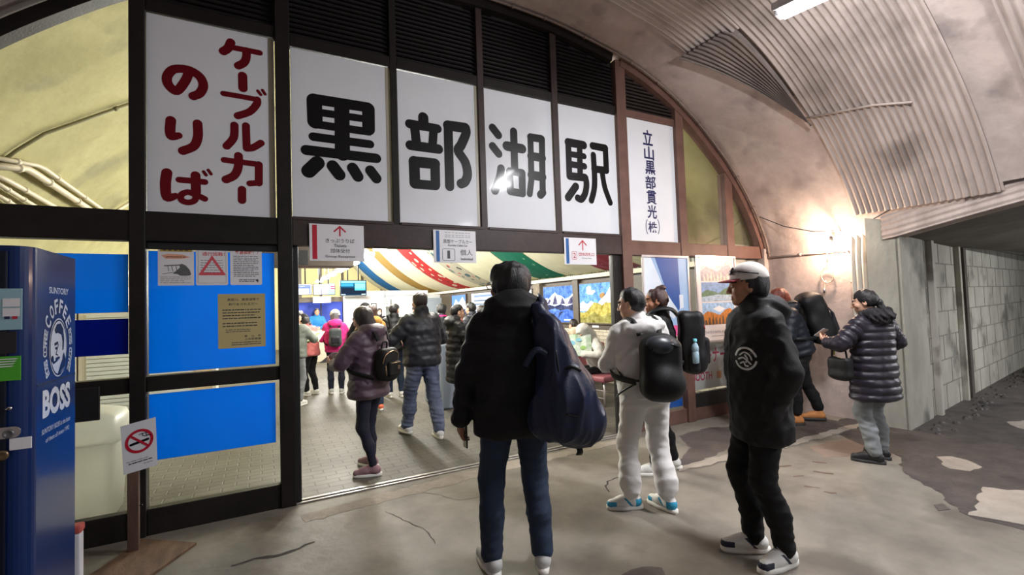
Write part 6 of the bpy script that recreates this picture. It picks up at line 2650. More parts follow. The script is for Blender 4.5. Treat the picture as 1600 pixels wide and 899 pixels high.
        if collar:
            P.append(Cap(s.tp(0, -.005, 1.40), s.tp(0, -.002, 1.452 + collar_h), .088, .076 if not collar_h else .084, .03))
        if hood == 'down':
            P += [Ell(s.tp(0, -.105, 1.435), (.135, .075, .085), .04, R=s.Rl), Ell(s.tp(-.085, -.035, 1.455), (.05, .075, .05), .04, R=s.Rl), Ell(s.tp(.085, -.035, 1.455), (.05, .075, .05), .04, R=s.Rl)]
        if hood == 'cowl':
            P += [Ell(s.tp(0, -.112, 1.395), (.165, .085, .068), .03, R=s.Rl), Ell(s.tp(-.105, -.03, 1.425), (.062, .095, .048), .03, R=s.Rl), Ell(s.tp(.105, -.03, 1.425), (.062, .095, .048), .03, R=s.Rl)]
        if hood == 'big':
            P += [Ell(s.tp(0, -.09, 1.455), (.150, .088, .105), .04, R=s.Rl), Cap(s.tp(-.11, -.05, 1.46), s.tp(-.09, .05, 1.44), .055, .04, .04), Cap(s.tp(.11, -.05, 1.46), s.tp(.09, .05, 1.44), .055, .04, .04)]
        if hood == 'up':
            c = s.hC
            P += xform([Ell((0, -.02, .04), (.105, .125, .105), .02), Cap((0, -.03, -.02), (0, -.05, -.13), .098, .105, .04), Ell((0, .115, -.015), (.072, .065, .095), .015, 's')], s.hR, c)
        ns = [(fold * .6, seed * 13 + 1, (15, 15, 30)), (fold * .55, seed * 13 + 2, (30, 30, 52), 1), (fold * .3, seed * 13 + 3, (70, 70, 100))]
        o = s.sdf(name, P, m, cell, ns)
        s.jo = o
        if hood == 'fur':
            P = [Ell(s.tp(0, -.10, 1.43), (.145, .085, .085), .04, R=s.Rl), Ell(s.tp(-.095, -.03, 1.44), (.06, .085, .055), .04, R=s.Rl), Ell(s.tp(.095, -.03, 1.44), (.06, .085, .055), .04, R=s.Rl)]
            s.sdf('fur_hood', P, hoodm, 0.007, [(.010, 5, (90, 90, 60)), (.007, 6, (160, 160, 120))])
        return o

    def trousers(s, m, r=1.0, ankle=1.0, fold=0.006, cuff=False, name='trousers', seed=3, top=0.98, cell=0.0085, hem=0.03, kneefold=1.0):
        P = [Loft([(s.hipz - .10, .155 * r, .105 * r), (s.hipz + .0, .168 * r, .118 * r), (s.hipz + .09, .150, .108)], rnd=.03, k=.04)]
        for i in (0, 1):
            k, a = s.knee[i], s.ank[i]
            e = a + vec(0, -.01, hem)
            P += [Cap(s.hipj[i] + vec(0, -.012, -.02), k, .092 * r, .068 * r, .035), Cap(k, k + (e - k) * .5 + vec(0, -.014, 0), .068 * r, .062 * r * (1 + ankle) / 2, .03), Cap(k + (e - k) * .5 + vec(0, -.014, 0), e, .062 * r * (1 + ankle) / 2, .054 * r * ankle, .03)]
            if cuff:
                P.append(Cap(e + vec(0, 0, .05), e + vec(0, 0, .075), .070 * r, .070 * r, .03))
        ns = [(fold * .45, seed * 7 + 1, (14, 14, 26)), (fold * .5, seed * 7 + 2, (26, 26, 62), 1), (fold * .3, seed * 7 + 5, (60, 60, 110))]
        return s.sdf(name, P, m, cell, ns)

    def shoes(s, upper, sole, accent=None, style='low', laces=None, cell=0.0055, accent_toe=False):
        """two shoes, each an upper with a sole (and laces) under it"""
        for i, (fx, fy, yaw, lift) in enumerate(s.feet):
            R = rot(yaw)
            a = s.ank[i]
            T = vec(a[0], a[1], a[2] - 0.085)
            hi = 0.145 if style == 'high' else 0.105

            def L(x, y, z):
                return R @ vec(x, y, z) + T
            P = [Cap(L(0, -.045, .055), L(0, .06, .055), .040, .040, .02), Cap(L(.0, .06, .05), L(.004 * (1 if i else -1), .150, .040), .041, .034, .02), Cap(L(0, -.03, .06), L(0, -.015, hi), .042, .038, .025), Cap(L(0, .02, .085), L(0, .09, .062), .030, .030, .02),
                 Plane(L(0, 0, .022), (0, 0, -1), .004), Plane(L(0, 0, hi + .004), (0, 0, 1), .006)]
            mats = [upper] + ([accent] if accent else [])

            def pick(c, L_=L, R_=R, T_=T):
                q = (c - T_) @ R_
                z = np.zeros(len(c), int)
                if accent:
                    if accent_toe:
                        z[(q[:, 1] > .115) & (q[:, 2] < .062)] = 1
                    if style == 'high':
                        z[(q[:, 1] < -.03) & (q[:, 2] < .085)] = 1
                    z[(np.abs(q[:, 1] - .012 - (q[:, 2] - .05) * 0.9) < .010) & (q[:, 2] < .09)] = 1
                    if style == 'high':
                        z[q[:, 2] > .122] = 1
                return z
            o = s.sdf('shoe', P, mats, cell, None, mi=pick)
            q = MB()
            out = []
            for t in np.linspace(0, 2 * PI, 28, endpoint=False):
                y = .045 + .142 * math.sin(t)
                wv = (.046 if y > .03 else .040) * (1 - .0 * y)
                x = wv * np.sign(math.cos(t)) * abs(math.cos(t)) ** .6
                out.append((x, y))
            for z0, z1, g in ((0.0, 0.030, 1.0),):
                vs = [L(x * .96, y * .985 + .0007, z0) for x, y in out] + [L(x, y, z0 + .008) for x, y in out] + [L(x * .98, y, z1) for x, y in out]
                k = len(out)
                fs = [tuple(range(k))[::-1], tuple(range(2 * k, 3 * k))] + [(r * k + j, r * k + (j + 1) % k, (r + 1) * k + (j + 1) % k, (r + 1) * k + j) for r in (0, 1) for j in range(k)]
                q.add([tuple(v * s.s) for v in vs], fs, True)
            so = q.build('sole', sole, o, local=True)
            if laces:
                q = MB()
                for j in range(4):
                    y = .045 + j * .018
                    zt = .116 - j * .012
                    q.tube([tuple(L(-.026, y, zt - .014) * s.s), tuple(L(0, y + .003, zt + .001) * s.s), tuple(L(.026, y, zt - .014) * s.s)], 0.0032 * s.s, 5)
                q.build('laces', laces, o, local=True)
        return s

    def hair(s, style, m, cell=0.006, amp=0.005, extra=None, seed=2):
        P = hair_prims(style) + (extra or [])
        return s.sdf('hair', xform(P, s.hR, s.hC), m, cell, [(amp, seed + 40, (60, 60, 30)), (amp * .7, seed + 41, (130, 130, 70))])

    def hat(s, kind, m, m2=None, name=None):
        if kind == 'cap':
            v, f = surface(xform([Ell((0, -.012, .052), (.090, .106, .098), .01), Plane((0, 0, .040), (0, -.05, -1), .004)], s.hR, s.hC), .006)
            o = s.add('cap', v, f, m)
            q = MB()
            vs = []
            n = 14
            for k in range(n + 1):
                a = -PI * .42 + PI * .84 * k / n
                for rr, dz in ((0.0, 0.0), (.075, -.012)):
                    x = (.080 + rr * .25) * math.sin(a)
                    y = .075 * math.cos(a) + .012 + rr * (1.0 if rr else 0) * math.cos(a * .7)
                    vs.append((x, y, .050 + dz - .5 * x * x * (1 if rr else .6)))
            vs2 = [(x, y, z - .005) for x, y, z in vs]
            allv = [tuple((s.hR @ vec(*p) + s.hC) * s.s) for p in vs + vs2]
            k2 = len(vs)
            fs = []
            for k in range(n):
                a, b_, c_, d_ = 2 * k, 2 * k + 1, 2 * k + 3, 2 * k + 2
                fs += [(a, b_, c_, d_), (k2 + d_, k2 + c_, k2 + b_, k2 + a), (b_, k2 + b_, k2 + c_, c_), (a, d_, k2 + d_, k2 + a)]
            fs += [(0, k2, k2 + 1, 1), (2 * n, 2 * n + 1, k2 + 2 * n + 1, k2 + 2 * n)]
            q.add(allv, fs, False)
            q.build('brim', m2 or m, o, local=True)
            return o
        if kind == 'bucket':
            P = [Ell((0, -.012, .060), (.092, .108, .088), .01), Cap((0, -.010, .035), (0, -.010, .045), .112, .100, .02), Plane((0, 0, .022), (0, .1, -1), .004), Ell((0, -.01, .0), (.085, .10, .05), .005, 's')]
            return s.sdf('bucket_hat', xform(P, s.hR, s.hC), m, .007, [(.003, 9, (40, 40, 40))])
        if kind == 'beanie':
            P = [Ell((0, -.018, .052), (.092, .110, .096), .01), Plane((0, .0, .028), (0, .25, -1), .006), Cap((-.0, -.02, .04), (0, -.02, .05), .098, .096, .01)]
            P = [Ell((0, -.018, .052), (.093, .110, .098), .01), Plane((0, .0, .020), (0, .22, -1), .006)]
            return s.sdf('knit_hat', xform(P, s.hR, s.hC), m, .007, [(.003, 9, (90, 90, 20))])

    def glasses(s, m, lens=None, dy=0.0, flip=False, z=0.006):
        q = MB()
        R = s.hR @ (rot(180) if flip else np.eye(3))
        f = lambda x, y, z_: tuple((R @ vec(x, y, z_) + s.hC) * s.s)
        for sx in (-1, 1):
            q.tube([f(sx * .034 + .026 * math.cos(t), .107 + dy - abs(math.cos(t)) * .004, z + .019 * math.sin(t)) for t in np.linspace(0, 2 * PI, 18, endpoint=False)], .0026 * s.s, 6, closed=True)
            q.tube([f(sx * .060, .103 + dy, z + .006), f(sx * .078, .07, z + .008), f(sx * .081, .0, z + .006)], .0024 * s.s, 6)
        q.tube([f(-.009, .108 + dy, z + .003), f(.009, .108 + dy, z + .003)], .0024 * s.s, 6)
        o = q.build('glasses', m, s.e, local=True)
        if lens:
            q = MB()
            for sx in (-1, 1):
                q.add([f(sx * .034 + .026 * math.cos(t), .1065 + dy, z + .019 * math.sin(t)) for t in np.linspace(0, 2 * PI, 18, endpoint=False)], [tuple(range(18))])
            q.build('lens', lens, o, local=True)
        return o

    def mask(s, m):
        P = [Ell((0, .052, -.050), (.058, .062, .050), .01), Ell((0, .02, -.045), (.0595, .075, .055), .005, 's')]
        P = [Ell((0, .040, -.050), (.068, .076, .052), .01), Plane((0, .048, 0), (0, -1, 0), .004)]
        return s.sdf('face_mask', xform(P, s.hR, s.hC), m, .006)


def soft_thing(name, label, cat, P_, prims, m, parts, cell=0.008, noise=None, group=None, body='body'):
    """a bag carried by person P_: primitives in that person's frame (1.70 m scale), its own top-level object"""
    v, f = surface(prims, cell / max(.4, P_.det), noise)
    wv = np.array([tuple(P_.M @ Vector(p)) for p in v])
    lo, hi = wv.min(0), wv.max(0)
    t = thing(name, label, cat, ((lo[0] + hi[0]) / 2, (lo[1] + hi[1]) / 2, lo[2]), math.radians(P_.deg - 90), group)
    link_mesh(body, wv, f, m, t, False, True)
    for (nm, prims2, m2, c2) in parts:
        if isinstance(prims2, MB):
            q = prims2
            q.v = [tuple(P_.M @ Vector(p)) for p in q.v]
            q.build(nm, m2, t)
        else:
            v, f = surface(prims2, c2 / max(.45, P_.det))
            link_mesh(nm, np.array([tuple(P_.M @ Vector(p)) for p in v]), f, m2, t, False, True)
    return t


def tube_mb(paths, r, seg=8):
    q = MB()
    for p in paths:
        q.tube([tuple(a) for a in p], r, seg)
    return q


def smooth_path(pts, n=6):
    P = [vec(*p) for p in pts]
    out = []
    for i in range(len(P) - 1):
        p0, p1, p2, p3 = P[max(i - 1, 0)], P[i], P[i + 1], P[min(i + 2, len(P) - 1)]
        for t in np.linspace(0, 1, n, endpoint=False):
            out.append(0.5 * ((2 * p1) + (-p0 + p2) * t + (2 * p0 - 5 * p1 + 4 * p2 - p3) * t * t + (-p0 + 3 * p1 - 3 * p2 + p3) * t ** 3))
    out.append(P[-1])
    return out


def strap_band(path, w, th, nrm):
    """flat strap along a path, nrm(p) = outward direction"""
    q = MB()
    P = smooth_path(path)
    vs, fs = [], []
    for i, p in enumerate(P):
        t = P[min(i + 1, len(P) - 1)] - P[max(i - 1, 0)]
        t = t / np.linalg.norm(t)
        n = vec(*nrm(p))
        n = n - t * (n @ t)
        n = n / np.linalg.norm(n)
        b = np.cross(t, n)
        vs += [p + b * w / 2, p + b * w / 2 + n * th, p - b * w / 2 + n * th, p - b * w / 2]
    for i in range(len(P) - 1):
        for k in range(4):
            l = (k + 1) % 4
            fs.append((i * 4 + k, i * 4 + l, (i + 1) * 4 + l, (i + 1) * 4 + k))
    q.add(vs, fs, True)
    return q


def pack_straps(P_, out=0.0, top=1.43, bag_y=-.16, low=1.02, xs=(-1, 1)):
    """two shoulder straps of a worn pack, from its top over the shoulders and back under the arms"""
    res = []
    for sx in xs:
        path = [(sx * .075, bag_y, top - .02), (sx * .095, -.09 - out, top + .045 + out), (sx * .105, .01, top + .052 + out), (sx * .110, .085 + out, top - .01 + out), (sx * .118, .135 + out, 1.28), (sx * .145, .125 + out, 1.14), (sx * (.205 + out), .02, 1.06), (sx * .15, bag_y - .0, low)]
        path = [P_.tp(*p) for p in path]
        c = P_.tp(0, 0, 1.2)
        res.append(strap_band(path, .045, .010, lambda p: (p - c) * vec(1, 1, .4)))
    return res
# ------------------------------------------------------------------ the people
T_BLACK = cloth('black_nylon', (13, 13, 16), 0.55, 0.04, 0.2)
T_BLACKM = cloth('black_matte_cloth', (9, 9, 12), 0.7, 0.03, 0.2)
T_NAVYJ = cloth('navy_jacket_cloth', (18, 23, 34), 0.5, 0.1, 0.2)
T_CHAR = cloth('charcoal_nylon', (34, 34, 41), 0.42, 0.1, 0.15)
T_JEAN = mat('blue_denim', (20, 34, 54), 0.8, 0.22, 5, 0.3, 220, rgb2=(32, 50, 76), stretch=(1, 1, 0.4))
T_JEAND = mat('dark_denim', (26, 30, 46), 0.8, 0.2, 5, 0.3, 220, rgb2=(42, 48, 68), stretch=(1, 1, 0.4))
T_JEANL = mat('grey_blue_denim', (58, 66, 92), 0.8, 0.2, 5, 0.3, 220, rgb2=(112, 122, 146), stretch=(1, 1, 0.35))
T_WHITE = cloth('white_fleece', (224, 222, 220), 0.85, 0.3, 0.2, 0.03)
T_PLUM = cloth('plum_nylon', (78, 60, 74), 0.45, 0.15, 0.15)
T_PLUMD = cloth('dark_plum_nylon', (31, 26, 37), 0.38, 0.15, 0.15)
T_FUR = cloth('dark_fur', (26, 24, 28), 0.8, 0.3, 0.5)
T_GREYT = cloth('grey_trouser_cloth', (122, 126, 128), 0.85, 0.1, 0.2)
T_BLACKT = cloth('black_trouser_cloth', (8, 8, 10), 0.85, 0.05, 0.2)
T_NAVYT = cloth('navy_trouser_cloth', (26, 28, 46), 0.8, 0.1, 0.2)
T_PINK = cloth('magenta_fleece', (214, 40, 128), 0.75, 0.2, 0.2)
T_SALMON = cloth('salmon_shell', (176, 96, 92), 0.55, 0.15, 0.15)
T_SAGE = cloth('grey_green_shell', (112, 118, 110), 0.6, 0.1, 0.15)
T_MUST = cloth('mustard_cloth', (170, 122, 46), 0.8, 0.2, 0.2)
T_CREAMJ = cloth('cream_fleece', (206, 192, 166), 0.85, 0.3, 0.3)
T_TAN = cloth('tan_cloth_coat', (178, 148, 112), 0.8, 0.2, 0.2)
T_BLUEV = cloth('blue_vest', (36, 120, 190), 0.7, 0.1, 0.15)
T_RED = cloth('red_cloth', (190, 46, 48), 0.75, 0.1, 0.15)
T_NAVYBAG = cloth('navy_bag_nylon', (24, 32, 58), 0.38, 0.05, 0.15, 0.12)
S_WHITE = mat('shoe_white', (222, 222, 218), 0.55, 0.04, 10)
S_GREY = mat('shoe_grey', (186, 186, 184), 0.6, 0.08, 10)
S_BLUE = mat('shoe_blue', (42, 150, 190), 0.5, 0.06, 10)
S_NAVY = mat('shoe_navy', (30, 34, 56), 0.55, 0.06, 10)
S_BLACK = mat('shoe_black', (22, 22, 24), 0.5, 0.06, 10)
S_MAUVE = mat('shoe_mauve', (146, 112, 120), 0.7, 0.08, 10)
S_TAN = mat('boot_tan', (176, 116, 64), 0.7, 0.1, 10)
S_ORANGE = mat('shoe_orange', (214, 108, 74), 0.6, 0.1, 10)
S_SOLE = mat('sole_white', (226, 224, 216), 0.6, 0.03, 10)
S_SOLED = mat('sole_dark', (40, 38, 38), 0.7, 0.05, 10)
H_BLACK = hairm((20, 18, 20))
H_DKBR = hairm((38, 26, 24))
H_BROWN = hairm((58, 34, 28))
H_RED = hairm((104, 46, 32))
H_GREY = hairm((96, 94, 96))
SK_J = (214, 168, 142)
SK_I = (150, 104, 80)
SK_T = (178, 128, 100)


def pos(px, y, py=470):
    return float(F(px, py, y)[0]), y


# 1 --- man in the middle foreground, seen from behind
P = Person('man in black hooded puffer jacket and blue jeans, back turned, standing front centre', 1.33, -1.80, 72, 1.80, lean=1, head=(40, -2),
           feet=[(-.150, 0.02, 14, 0), (.135, 0.0, -10, 0)], hands=[(-.305, .06, .80), (.27, .07, .82)], poles=[(-.6, -1, 0), (.6, -1, 0)], skin=SK_I)
P.body(hands=((0.75, (-.05, .35, -1), (1, .25, 0)), (0.9, None, None)), fine=.004)
P.jacket(T_BLACKM, hem=.75, puff=.010, band=.105, width=1.18, sleeve=1.12, hood='big', fold=.007, cell=.008)
P.trousers(T_JEAN, r=1.08, ankle=1.02, fold=.0045, hem=.02, cell=.007)
P.shoes(S_GREY, S_SOLE, S_NAVY, laces=S_WHITE)
P.hair('thick', H_BLACK, cell=.0045, amp=.006)
P.glasses(M_DARK)
FRONT = P
# phone in his left hand
w = P.wri[0]
q = MB()
d = vec(-.05, .35, -1) / np.linalg.norm((-.05, .35, -1))
c = w + d * .105 + vec(.028, -.005, 0)
M_ = P.M @ Matrix.Translation(c) @ Matrix(np.array([[0.2, -.97, .1], [.97, .2, .05], [0, 0.1, 1]]).T.tolist()).to_4x4()
t = thing('mobile_phone', 'dark phone held low in the left hand of the man in front', 'phone', tuple(P.M @ Vector(c)))
q.box(-.036, .036, -.0045, .0045, -.075, .075, .004, M_)
q.build('case', M_DARK, t)
q = MB()
q.box(-.032, .032, -.0052, -.0046, -.07, .07, 0, M_)
q.build('screen', mat('phone_glass', (60, 66, 80), 0.08, 0, coat=0.6), t)
# navy bag slung on his right shoulder
bag = [Cap((.17, -.20, 1.33), (.235, -.235, .99), .075, .135, .05), Cap((.235, -.235, 1.0), (.285, -.235, .86), .15, .142, .06), Cap((.15, -.235, .88), (.33, -.225, .86), .115, .10, .06), Cap((.13, -.15, 1.45), (.17, -.20, 1.30), .035, .075, .04)]
strap = strap_band([P.tp(.15, -.20, 1.32), P.tp(.155, -.14, 1.47), P.tp(.175, -.02, 1.505), P.tp(.20, .10, 1.42), P.tp(.235, .155, 1.22), P.tp(.29, .05, 1.02), P.tp(.30, -.14, .92)], .06, .012, lambda p: (p - P.tp(0, 0, 1.2)) * vec(1, 1, .6))
flap = strap_band([(.02, -.26, 1.16), (.07, -.285, 1.24), (.13, -.285, 1.22)], .03, .008, lambda p: vec(0, -1, .2))
zipb = tube_mb([smooth_path([(.195, -.318, 1.12), (.235, -.345, 1.155), (.29, -.335, 1.13)], 5)], .008)
zipc = tube_mb([smooth_path([(.19, -.39, .93), (.26, -.388, .915), (.335, -.345, .94)], 5)], .005)
cordm = tube_mb([smooth_path([(.17, -.31, 1.24), (.18, -.345, 1.08), (.185, -.38, .96)], 5)], .005)
loopb = strap_band([(.295, -.22, .735), (.30, -.24, .70), (.30, -.22, .68)], .03, .01, lambda p: vec(0, -1, 0))
soft_thing('shoulder_bag', 'large navy teardrop bag slung on the right shoulder of the front man', 'bag', P, bag, T_NAVYBAG,
           [('strap', strap, T_NAVYBAG, 0), ('side_tab', flap, T_NAVYBAG, 0), ('zip', zipb, T_BLACK, 0), ('pocket_seam', zipc, T_BLACK, 0), ('front_seam', cordm, T_BLACK, 0), ('end_loop', loopb, T_BLACK, 0)], .0065, [(.008, 71, (30, 30, 7), 1), (.004, 72, (60, 60, 14), 1), (.004, 73, (24, 24, 24))])

# 2 --- young man in the white tracksuit
P = Person('young man in a white hooded tracksuit with blue and white high top shoes', 2.55, -1.62, 73, 1.66, roll=-4.5, head=(44, 4),
           feet=[(-.13, .06, 78, 0), (.12, -.04, 20, 0)], hands=[(-.06, .30, 1.10), (.10, .30, 1.08)], poles=[(-1, -.6, -.5), (1, -.6, -.5)], skin=SK_J)
P.body(hands=((.9, (.8, .5, .1), (0, -.3, 1)), (.9, (-.8, .5, .1), (0, -.3, 1))))
P.jacket(T_WHITE, hem=.86, width=1.10, sleeve=1.04, hood='cowl', fold=.006, cell=.0085, hemw=.96, seed=4)
P.trousers(T_WHITE, r=1.16, ankle=1.10, fold=.006, cuff=True, hem=.06, seed=5, cell=.0075)
P.shoes(S_WHITE, S_SOLE, S_BLUE, style='high', laces=S_NAVY, cell=.0048, accent_toe=True)
P.hair('short', H_BLACK, cell=.005)
body = [RBox((0, -.265, 1.11), (.150, .085, .215), .07, .03), Ell((0, -.29, 1.00), (.155, .115, .13), .05), Ell((.0, -.24, 1.27), (.12, .07, .09), .04)]
straps = pack_straps(P, .035, top=1.37, bag_y=-.18)
lid = [Ell((-.02, -.295, 1.27), (.115, .075, .075), .02, R=rot(0, -20))]
zp = tube_mb([smooth_path([(-.135, -.31, 1.18), (-.10, -.345, 1.26), (0, -.36, 1.285), (.10, -.345, 1.26), (.135, -.31, 1.18)], 5)], .004)
low = tube_mb([smooth_path([(-.15, -.22, 1.02), (-.215, -.10, 1.03), (-.225, .02, 1.12)], 5), smooth_path([(-.17, -.2, 1.0), (-.235, -.08, .92), (-.23, .02, .86)], 5)], .008)
soft_thing('backpack', 'rounded black backpack on the back of the white tracksuit man', 'backpack', P, body, T_BLACK,
           [('strap', straps[0], T_BLACK, 0), ('strap', straps[1], T_BLACK, 0), ('lid', lid, mat('glossy_black_panel', (48, 52, 58), 0.35, 0.15, 6), .007), ('zip', zp, T_BLACKM, 0), ('strap_end', low, T_BLACK, 0)], .0075, [(.004, 61, (30, 30, 30))])

# 3 --- companion behind him
P = Person('person in black with sunglasses on the back of the head, beside white tracksuit man', 3.24, -1.12, 138, 1.67, head=(8, 2),
           feet=[(-.10, .10, 10, 0), (.10, -.06, -8, 0)], hands=[(-.12, .30, 1.08), (.12, .30, 1.08)], poles=[(-1, -.5, -.5), (1, -.5, -.5)], skin=SK_T, detail=.85)
P.body()
P.jacket(T_BLACKM, hem=.86, width=1.05, sleeve=1.05, fold=.008, collar_h=.02, seed=6)
P.trousers(T_BLACKT, r=1.02, fold=.008, seed=8)
P.shoes(S_WHITE, S_SOLE, S_GREY)
P.hair('short', H_BROWN, extra=[Ell((0, -.06, .12), (.05, .05, .03), .02)])
P.glasses(M_DARK, mat('dark_lens', (16, 16, 18), 0.08, 0, coat=0.5), flip=True, dy=.008)
body = [RBox((0, -.275, 1.20), (.155, .11, .28), .06, .03), Ell((0, -.29, 1.06), (.15, .13, .12), .05)]
straps = pack_straps(P, .02, bag_y=-.18)
pocket = [RBox((0, -.385, 1.12), (.11, .035, .12), .03)]
side = [RBox((-.165, -.27, 1.02), (.035, .05, .08), .025)]
zp = tube_mb([smooth_path([(-.14, -.33, 1.25), (-.13, -.36, 1.40), (0, -.37, 1.455), (.13, -.36, 1.40), (.14, -.33, 1.25)], 5)], .005)
pull = tube_mb([[(-.13, -.368, 1.36), (-.135, -.376, 1.32)]], .006)
soft_thing('backpack', 'tall black backpack with a bottle in its side pocket, by the framed posters', 'backpack', P, body, T_BLACK,
           [('strap', straps[0], T_BLACK, 0), ('strap', straps[1], T_BLACK, 0), ('front_pocket', pocket, T_BLACKM, .008), ('side_pocket', side, T_BLACKM, .008), ('zip', zp, T_BLACKM, 0), ('zip_pull', pull, mat('red_pull', (180, 50, 60), .5, 0), 0)], .009, [(.005, 62, (30, 30, 30))])
t = thing('water_bottle', 'clear water bottle with a pale blue cap in the tall black backpack', 'bottle', tuple(P.M @ Vector((-.19, -.28, 1.0))))
q = MB()
bc = P.M @ Vector((-.192, -.28, 1.02))
q.lathe(bc, [(.024, 0), (.030, .01), (.030, .10), (.026, .105), (.030, .112), (.030, .14), (.022, .165), (.012, .178), (.012, .19)], 18)
q.build('bottle_body', mat('clear_plastic', (150, 176, 190), 0.12, 0.05, 6, coat=0.5), t)
q = MB()
q.lathe(bc + Vector((0, 0, .188)), [(.016, 0), (.017, .004), (.017, .022), (.014, .026)], 16)
q.build('cap', mat('cap_cyan', (120, 204, 220), 0.4, 0), t)

# 4 --- man in the white cap
P = Person('man in white cap with red brim and black jacket bearing a round white emblem', 2.67, -2.46, 150, 1.75, head=(-24, 1),
           feet=[(-.11, -.04, 22, 0), (.06, .05, -6, 0)], hands=[(-.175, .03, .86), (.175, .03, .86)], poles=[(-1, -.7, -.1), (1, -.7, -.1)], skin=SK_T)
P.body(hands=((.9, (.6, .1, -.5), None), (.9, (-.6, .1, -.5), None)), fine=.0036)
P.jacket(T_BLACKM, hem=.68, width=1.10, sleeve=1.14, fold=.009, collar_h=.035, cell=.0085, seed=9, hood='down', hemw=.98)
P.trousers(T_BLACKT, r=1.02, ankle=1.0, fold=.009, hem=.01, seed=10)
P.shoes(S_WHITE, S_SOLE, S_NAVY, laces=S_GREY, accent_toe=True)
P.hair('short', H_BLACK, extra=[Cap((-.03, -.062, -.04), (.03, -.062, -.04), .045, .045, .02)])
M_CAPW = cloth('cap_white', (222, 216, 210), 0.8, 0.1, 0.2, 0.03)
cap = P.hat('cap', M_CAPW, cloth('cap_red_brim', (136, 34, 44), 0.75, 0.1, 0.2))
# sunglasses pushed up on the cap
q = MB()
f = lambda x, y, z_: tuple((P.hR @ vec(x, y, z_) + P.hC) * P.s)
for sx in (-1, 1):
    q.lathe(f(sx * .036, .082, .098), [(.026, -.004), (.028, 0), (.020, .006), (.002, .008)], 14, tuple(P.hR @ vec(sx * .2, .85, .45)))
    q.tube([f(sx * .062, .075, .098), f(sx * .092, .02, .085), f(sx * .098, -.06, .07)], .004, 6)
q.tube([f(-.02, .09, .10), f(.02, .09, .10)], .004, 6)
t = thing('sunglasses', 'dark sunglasses resting on the front of the white cap', 'sunglasses', tuple(P.M @ Vector(P.hC + P.hR @ vec(0, .08, .1))))
q.v = [tuple(P.M @ (Vector(v) / P.s)) for v in q.v]
q.build('frame', mat('dark_lens', (14, 14, 22), 0.1, 0, coat=0.5), t)
CAPMAN = P
# emblem printed on the jacket: white ring with a mountain figure, laid on the cloth
bm = bmesh.new()
bm.from_mesh(P.jo.data)
bvh = BVHTree.FromBMesh(bm)
ec = vec(-.15, .14, 1.17)
q = MB()
fr2 = Frame((ec * P.s), vec(-.60, -.80, 0), (0, 0, 1))
r_ = .062
ribbon(q, [(r_ * math.cos(a), r_ * math.sin(a)) for a in np.linspace(math.radians(15), math.radians(165), 16)], .012, fr2, 0, sub=1, seg=2)
ribbon(q, [(r_ * math.cos(a), r_ * math.sin(a)) for a in np.linspace(math.radians(200), math.radians(345), 16)], .012, fr2, 0, sub=1, seg=2)
ribbon(q, [(-.03, .02), (-.005, .036), (.025, .022), (.036, -.005)], .009, fr2, 0, seg=3)
ribbon(q, [(-.04, -.005), (-.012, .005), (.01, -.012), (.03, -.03)], .010, fr2, 0, seg=3)
ribbon(q, [(-.03, -.03), (-.01, -.02), (-.002, -.04), (.015, -.042)], .009, fr2, 0, seg=3)
ribbon(q, [(0.0, .02), (.012, .0), (.004, -.02)], .010, fr2, 0, seg=3)
vs = []
dirn = Vector((.80, -.60, 0))
dirn.normalize()
for k, v in enumerate(q.v):
    hit = bvh.ray_cast(Vector(v) - dirn * .2, dirn)
    p = hit[0] if hit[0] else Vector(v)
    vs.append(tuple(p - dirn * (.003 + 0.0)))
q.v = vs
q.build('emblem', mat('emblem_print', (206, 208, 208), 0.6, 0.05, 20), P.jo, local=True)
# open zip line down the jacket front
path = []
for z in np.linspace(1.36, .78, 22):
    hit = bvh.ray_cast(Vector((0.02 * P.s, .6, z * P.s)), Vector((0, -1, 0)))
    if hit[0]:
        path.append(tuple(hit[0] + Vector((0, .002, 0))))
q = MB()
q.tube(path, .004, 6)
q.build('zip', mat('zip_grey', (90, 92, 96), .4, 0), P.jo, local=True)
bm.free()

# 5 --- people between the capped man and the side wall
P = Person('person in a dark navy jacket half hidden behind the capped man', 5.14, -.66, 62, 1.64, head=(0, 16), feet=[(-.10, .02, 6, 0), (.10, -.03, -8, 0)], detail=.6)
P.body()
P.jacket(T_NAVYJ, hem=.80, width=1.15, sleeve=1.1, hood='down', puff=.006, seed=11)
P.trousers(T_BLACKT, seed=11)
P.shoes(S_WHITE, S_SOLE, S_BLACK)
P.hair('short', H_BLACK)
P = Person('reddish haired person in a dark jacket bowed under a large black backpack', 5.84, -.84, 140, 1.68, lean=16, head=(0, -6), feet=[(-.11, .10, 6, 0), (.11, -.22, -8, 0)], hands=[(-.15, .42, 1.06), (.15, .42, 1.06)], detail=.7)
P.body()
P.jacket(T_NAVYJ, hem=.84, width=1.15, sleeve=1.15, hood='down', puff=.006, seed=12)
P.trousers(T_BLACKM, r=1.1, hem=.08, seed=12)
P.shoes(S_TAN, S_SOLED, style='high')
P.hair('long', H_RED)
body = [RBox(P.tp(0, -.31, 1.22), (.165, .13, .30), .07, .03, R=P.Rl), Ell(P.tp(0, -.30, 1.46), (.15, .11, .10), .04, R=P.Rl), Ell(P.tp(0, -.33, 1.0), (.16, .13, .13), .05, R=P.Rl)]
straps = pack_straps(P, .02, bag_y=-.19)
pk = [RBox(P.tp(0, -.45, 1.14), (.12, .04, .13), .03, R=P.Rl)]
tails = tube_mb([smooth_path([P.tp(.1, -.42, .98), P.tp(.12, -.44, .9), P.tp(.11, -.40, .80)], 4), smooth_path([P.tp(-.1, -.42, 1.36), P.tp(-.13, -.46, 1.24), P.tp(-.12, -.43, 1.14)], 4)], .009)
